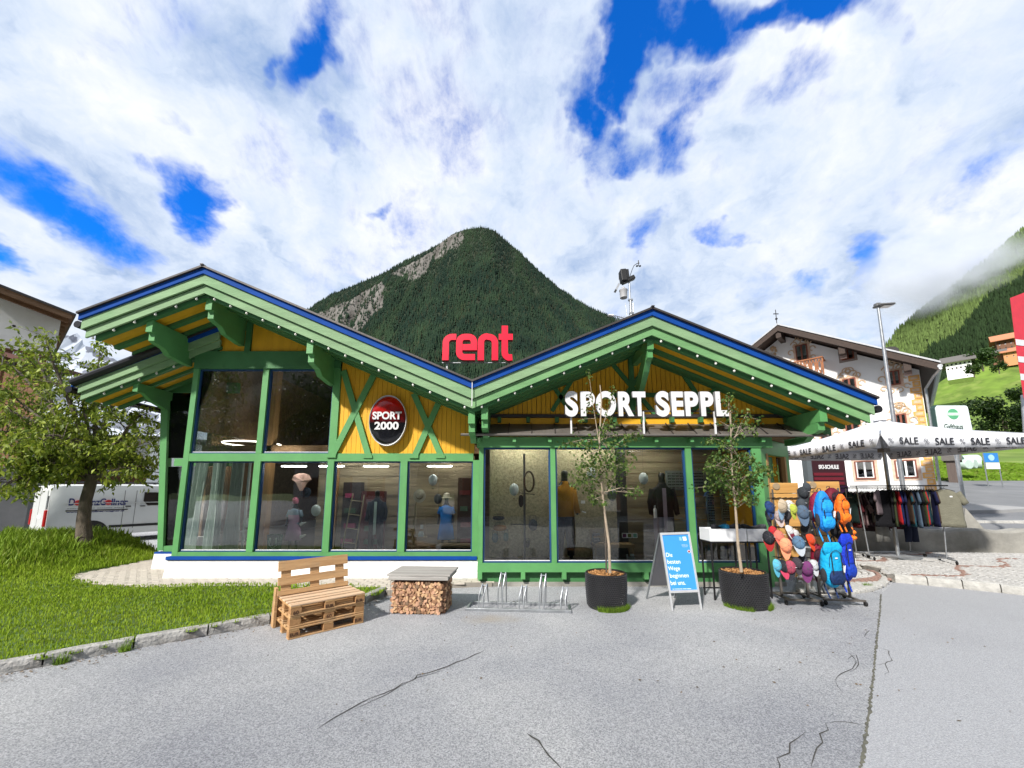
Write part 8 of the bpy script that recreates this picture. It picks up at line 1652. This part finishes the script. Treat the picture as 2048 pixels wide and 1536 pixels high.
for k, (px_, c_) in enumerate(((1261, (.15, .04, .12)), (1271, (.14, .16, .04)), (1282, (.20, .40, .33)))):
    t = thing('colour_sample', ['purple sample card in the row of three', 'olive sample card in the row of three', 'mint sample card in the row of three'][k], 'card', at(px_ - 12, 1071, YB + .3)); put(MB().bx(-.045, .045, 0, .01, -.045, .045), 'mount', whitep, t); put(MB().bx(-.033, .033, -.003, -.0005, -.033, .033), 'swatch', cm('swatch_%d' % k, c_), t)
t = thing('drinks_bottle', 'white drinks bottle in front of the mannequin in the mauve dress', 'bottle', at(1311, 1036, YB + .3)); put(MB().lathe([(.028, 0), (.03, .01), (.03, .15), (.012, .19), (.012, .21)], n=16), 'flask', whitep, t, smooth=True); put(MB().lathe([(.014, .211), (.014, .235)], n=12), 'lid', lanm, t)
for px_, py_ in ((1166, 1004), (1168, 1024)): t = thing('price_card', 'small white price card, %s of the pair beside the orange-jacket mannequin' % ('upper' if py_ == 1004 else 'lower'), 'card', at(px_, py_, YB + .4)); put(MB().box((0, 0, 0), (.08, .004, .055 if py_ == 1004 else .02), ry=R(0 if py_ == 1004 else 18)), 'card', whitep, t)
# sunglasses wall
sgw = plain('sunglass_lens', (.01, .01, .012), .15)
glq = MB().ell((-.022, 0, 0), (.020, .004, .014), 8, 5).ell((.022, 0, 0), (.020, .004, .014), 8, 5).bx(-.004, .004, -.003, .003, .004, .009); glme = mesh_of('sunglasses', glq.v, glq.f, sgw)
def eyewall(lab, x0p, x1p, cols, rows, py0, py1, Y):
    t = thing('eyewear_display', lab, 'display', at((x0p + x1p) / 2, py1, Y), 0, 'sunglasses displays'); a_, b_ = at(x0p, py0, Y), at(x1p, py1, Y); put(MB().bx(a_.x - .02, b_.x + .02, Y + .03, Y + .05, b_.z - .02, a_.z + .03), 'back_board', plain('pale_display_board', (.15, .17, .16), .6), t, w=True)
    for r_ in range(rows):
        for c in range(cols): inst(glme, 'sunglasses', t, Vector((a_.x + (b_.x - a_.x) * (c + .5) / cols, Y, a_.z + (b_.z - a_.z) * (r_ + .5) / rows)) - t.location, (0, 0, 0), (.8, 1, .8))
eyewall('white rack of sunglasses behind the mauve mannequin', 1334, 1368, 4, 6, 944, 978, YB + .8); eyewall('left tall column of sunglasses in the last window', 1412, 1432, 2, 22, 948, 1060, YB + .8); eyewall('right tall column of sunglasses in the last window', 1441, 1460, 2, 18, 955, 1040, YB + .85); eyewall('low block of sunglasses beside the third window post', 1386, 1408, 3, 5, 944, 975, YB + .8)
for i, (px_, py_, r_, lab) in enumerate(((1448, 1112, .17, 'grey felt bowl hat on the floor of the last window'), (1405, 1062, .13, 'dark grey helmet on a stand in the last window'))): t = thing('helmet', lab, 'helmet', at(px_, py_, YB + .4)); put(MB().ell((0, 0, 0), (r_, r_ * .8, r_ * .8), 16, 8, z0=-.2), 'shell', cm('helmet_%d' % i, (.16, .14, .11) if i == 0 else (.05, .06, .07)), t, smooth=True)
t = thing('desk_items', 'small silver camera-like display item on the window floor', 'ornament', at(1262, 1117, YB + .25)); put(MB().box((0, 0, .0), (.14, .06, .06)).box((.02, 0, .06), (.07, .05, .04)).box((-.07, 0, .04), (.03, .03, .07)), 'casing', galv, t)

# dead leaves and grit blown against the kerb and the planters
g = np.random.default_rng(9); n = 420; kk = g.integers(1, len(K) - 1, n); tt = g.random((n, 1)); A0 = np.array([tuple(p.xy) for p in K]); xy = A0[kk] * (1 - tt) + A0[kk + 1 - (kk + 1 >= len(K))] * tt + np.c_[g.random(n) * .1, -g.random(n) ** 2 * .35]
m_ = n // 3; xy[:m_] = np.c_[(g.random(m_) - .35) * 8, 3.0 + g.random(m_) * 3.6]; a_ = g.random(n) * 6.28; s_ = .006 + .012 * g.random(n); dx = np.c_[np.cos(a_), np.sin(a_)] * s_[:, None]; dy = np.c_[-np.sin(a_), np.cos(a_)] * s_[:, None] * .6
z_ = .006 + .006 * g.random(n); V_ = np.stack([np.c_[xy - dx, z_], np.c_[xy + dy, z_ + .004], np.c_[xy + dx, z_], np.c_[xy - dy, z_]], 1).reshape(-1, 3); col = np.array([.16, .11, .06]) * (.4 + 1.1 * g.random((n, 1)))
tag(link(fastmesh('leaf_litter', V_, np.arange(4 * n).reshape(-1, 4), mulch, col, 4), 'leaf_litter'), 'scattered dead leaves and grit on the asphalt by the kerb', 'litter', None, 'stuff')
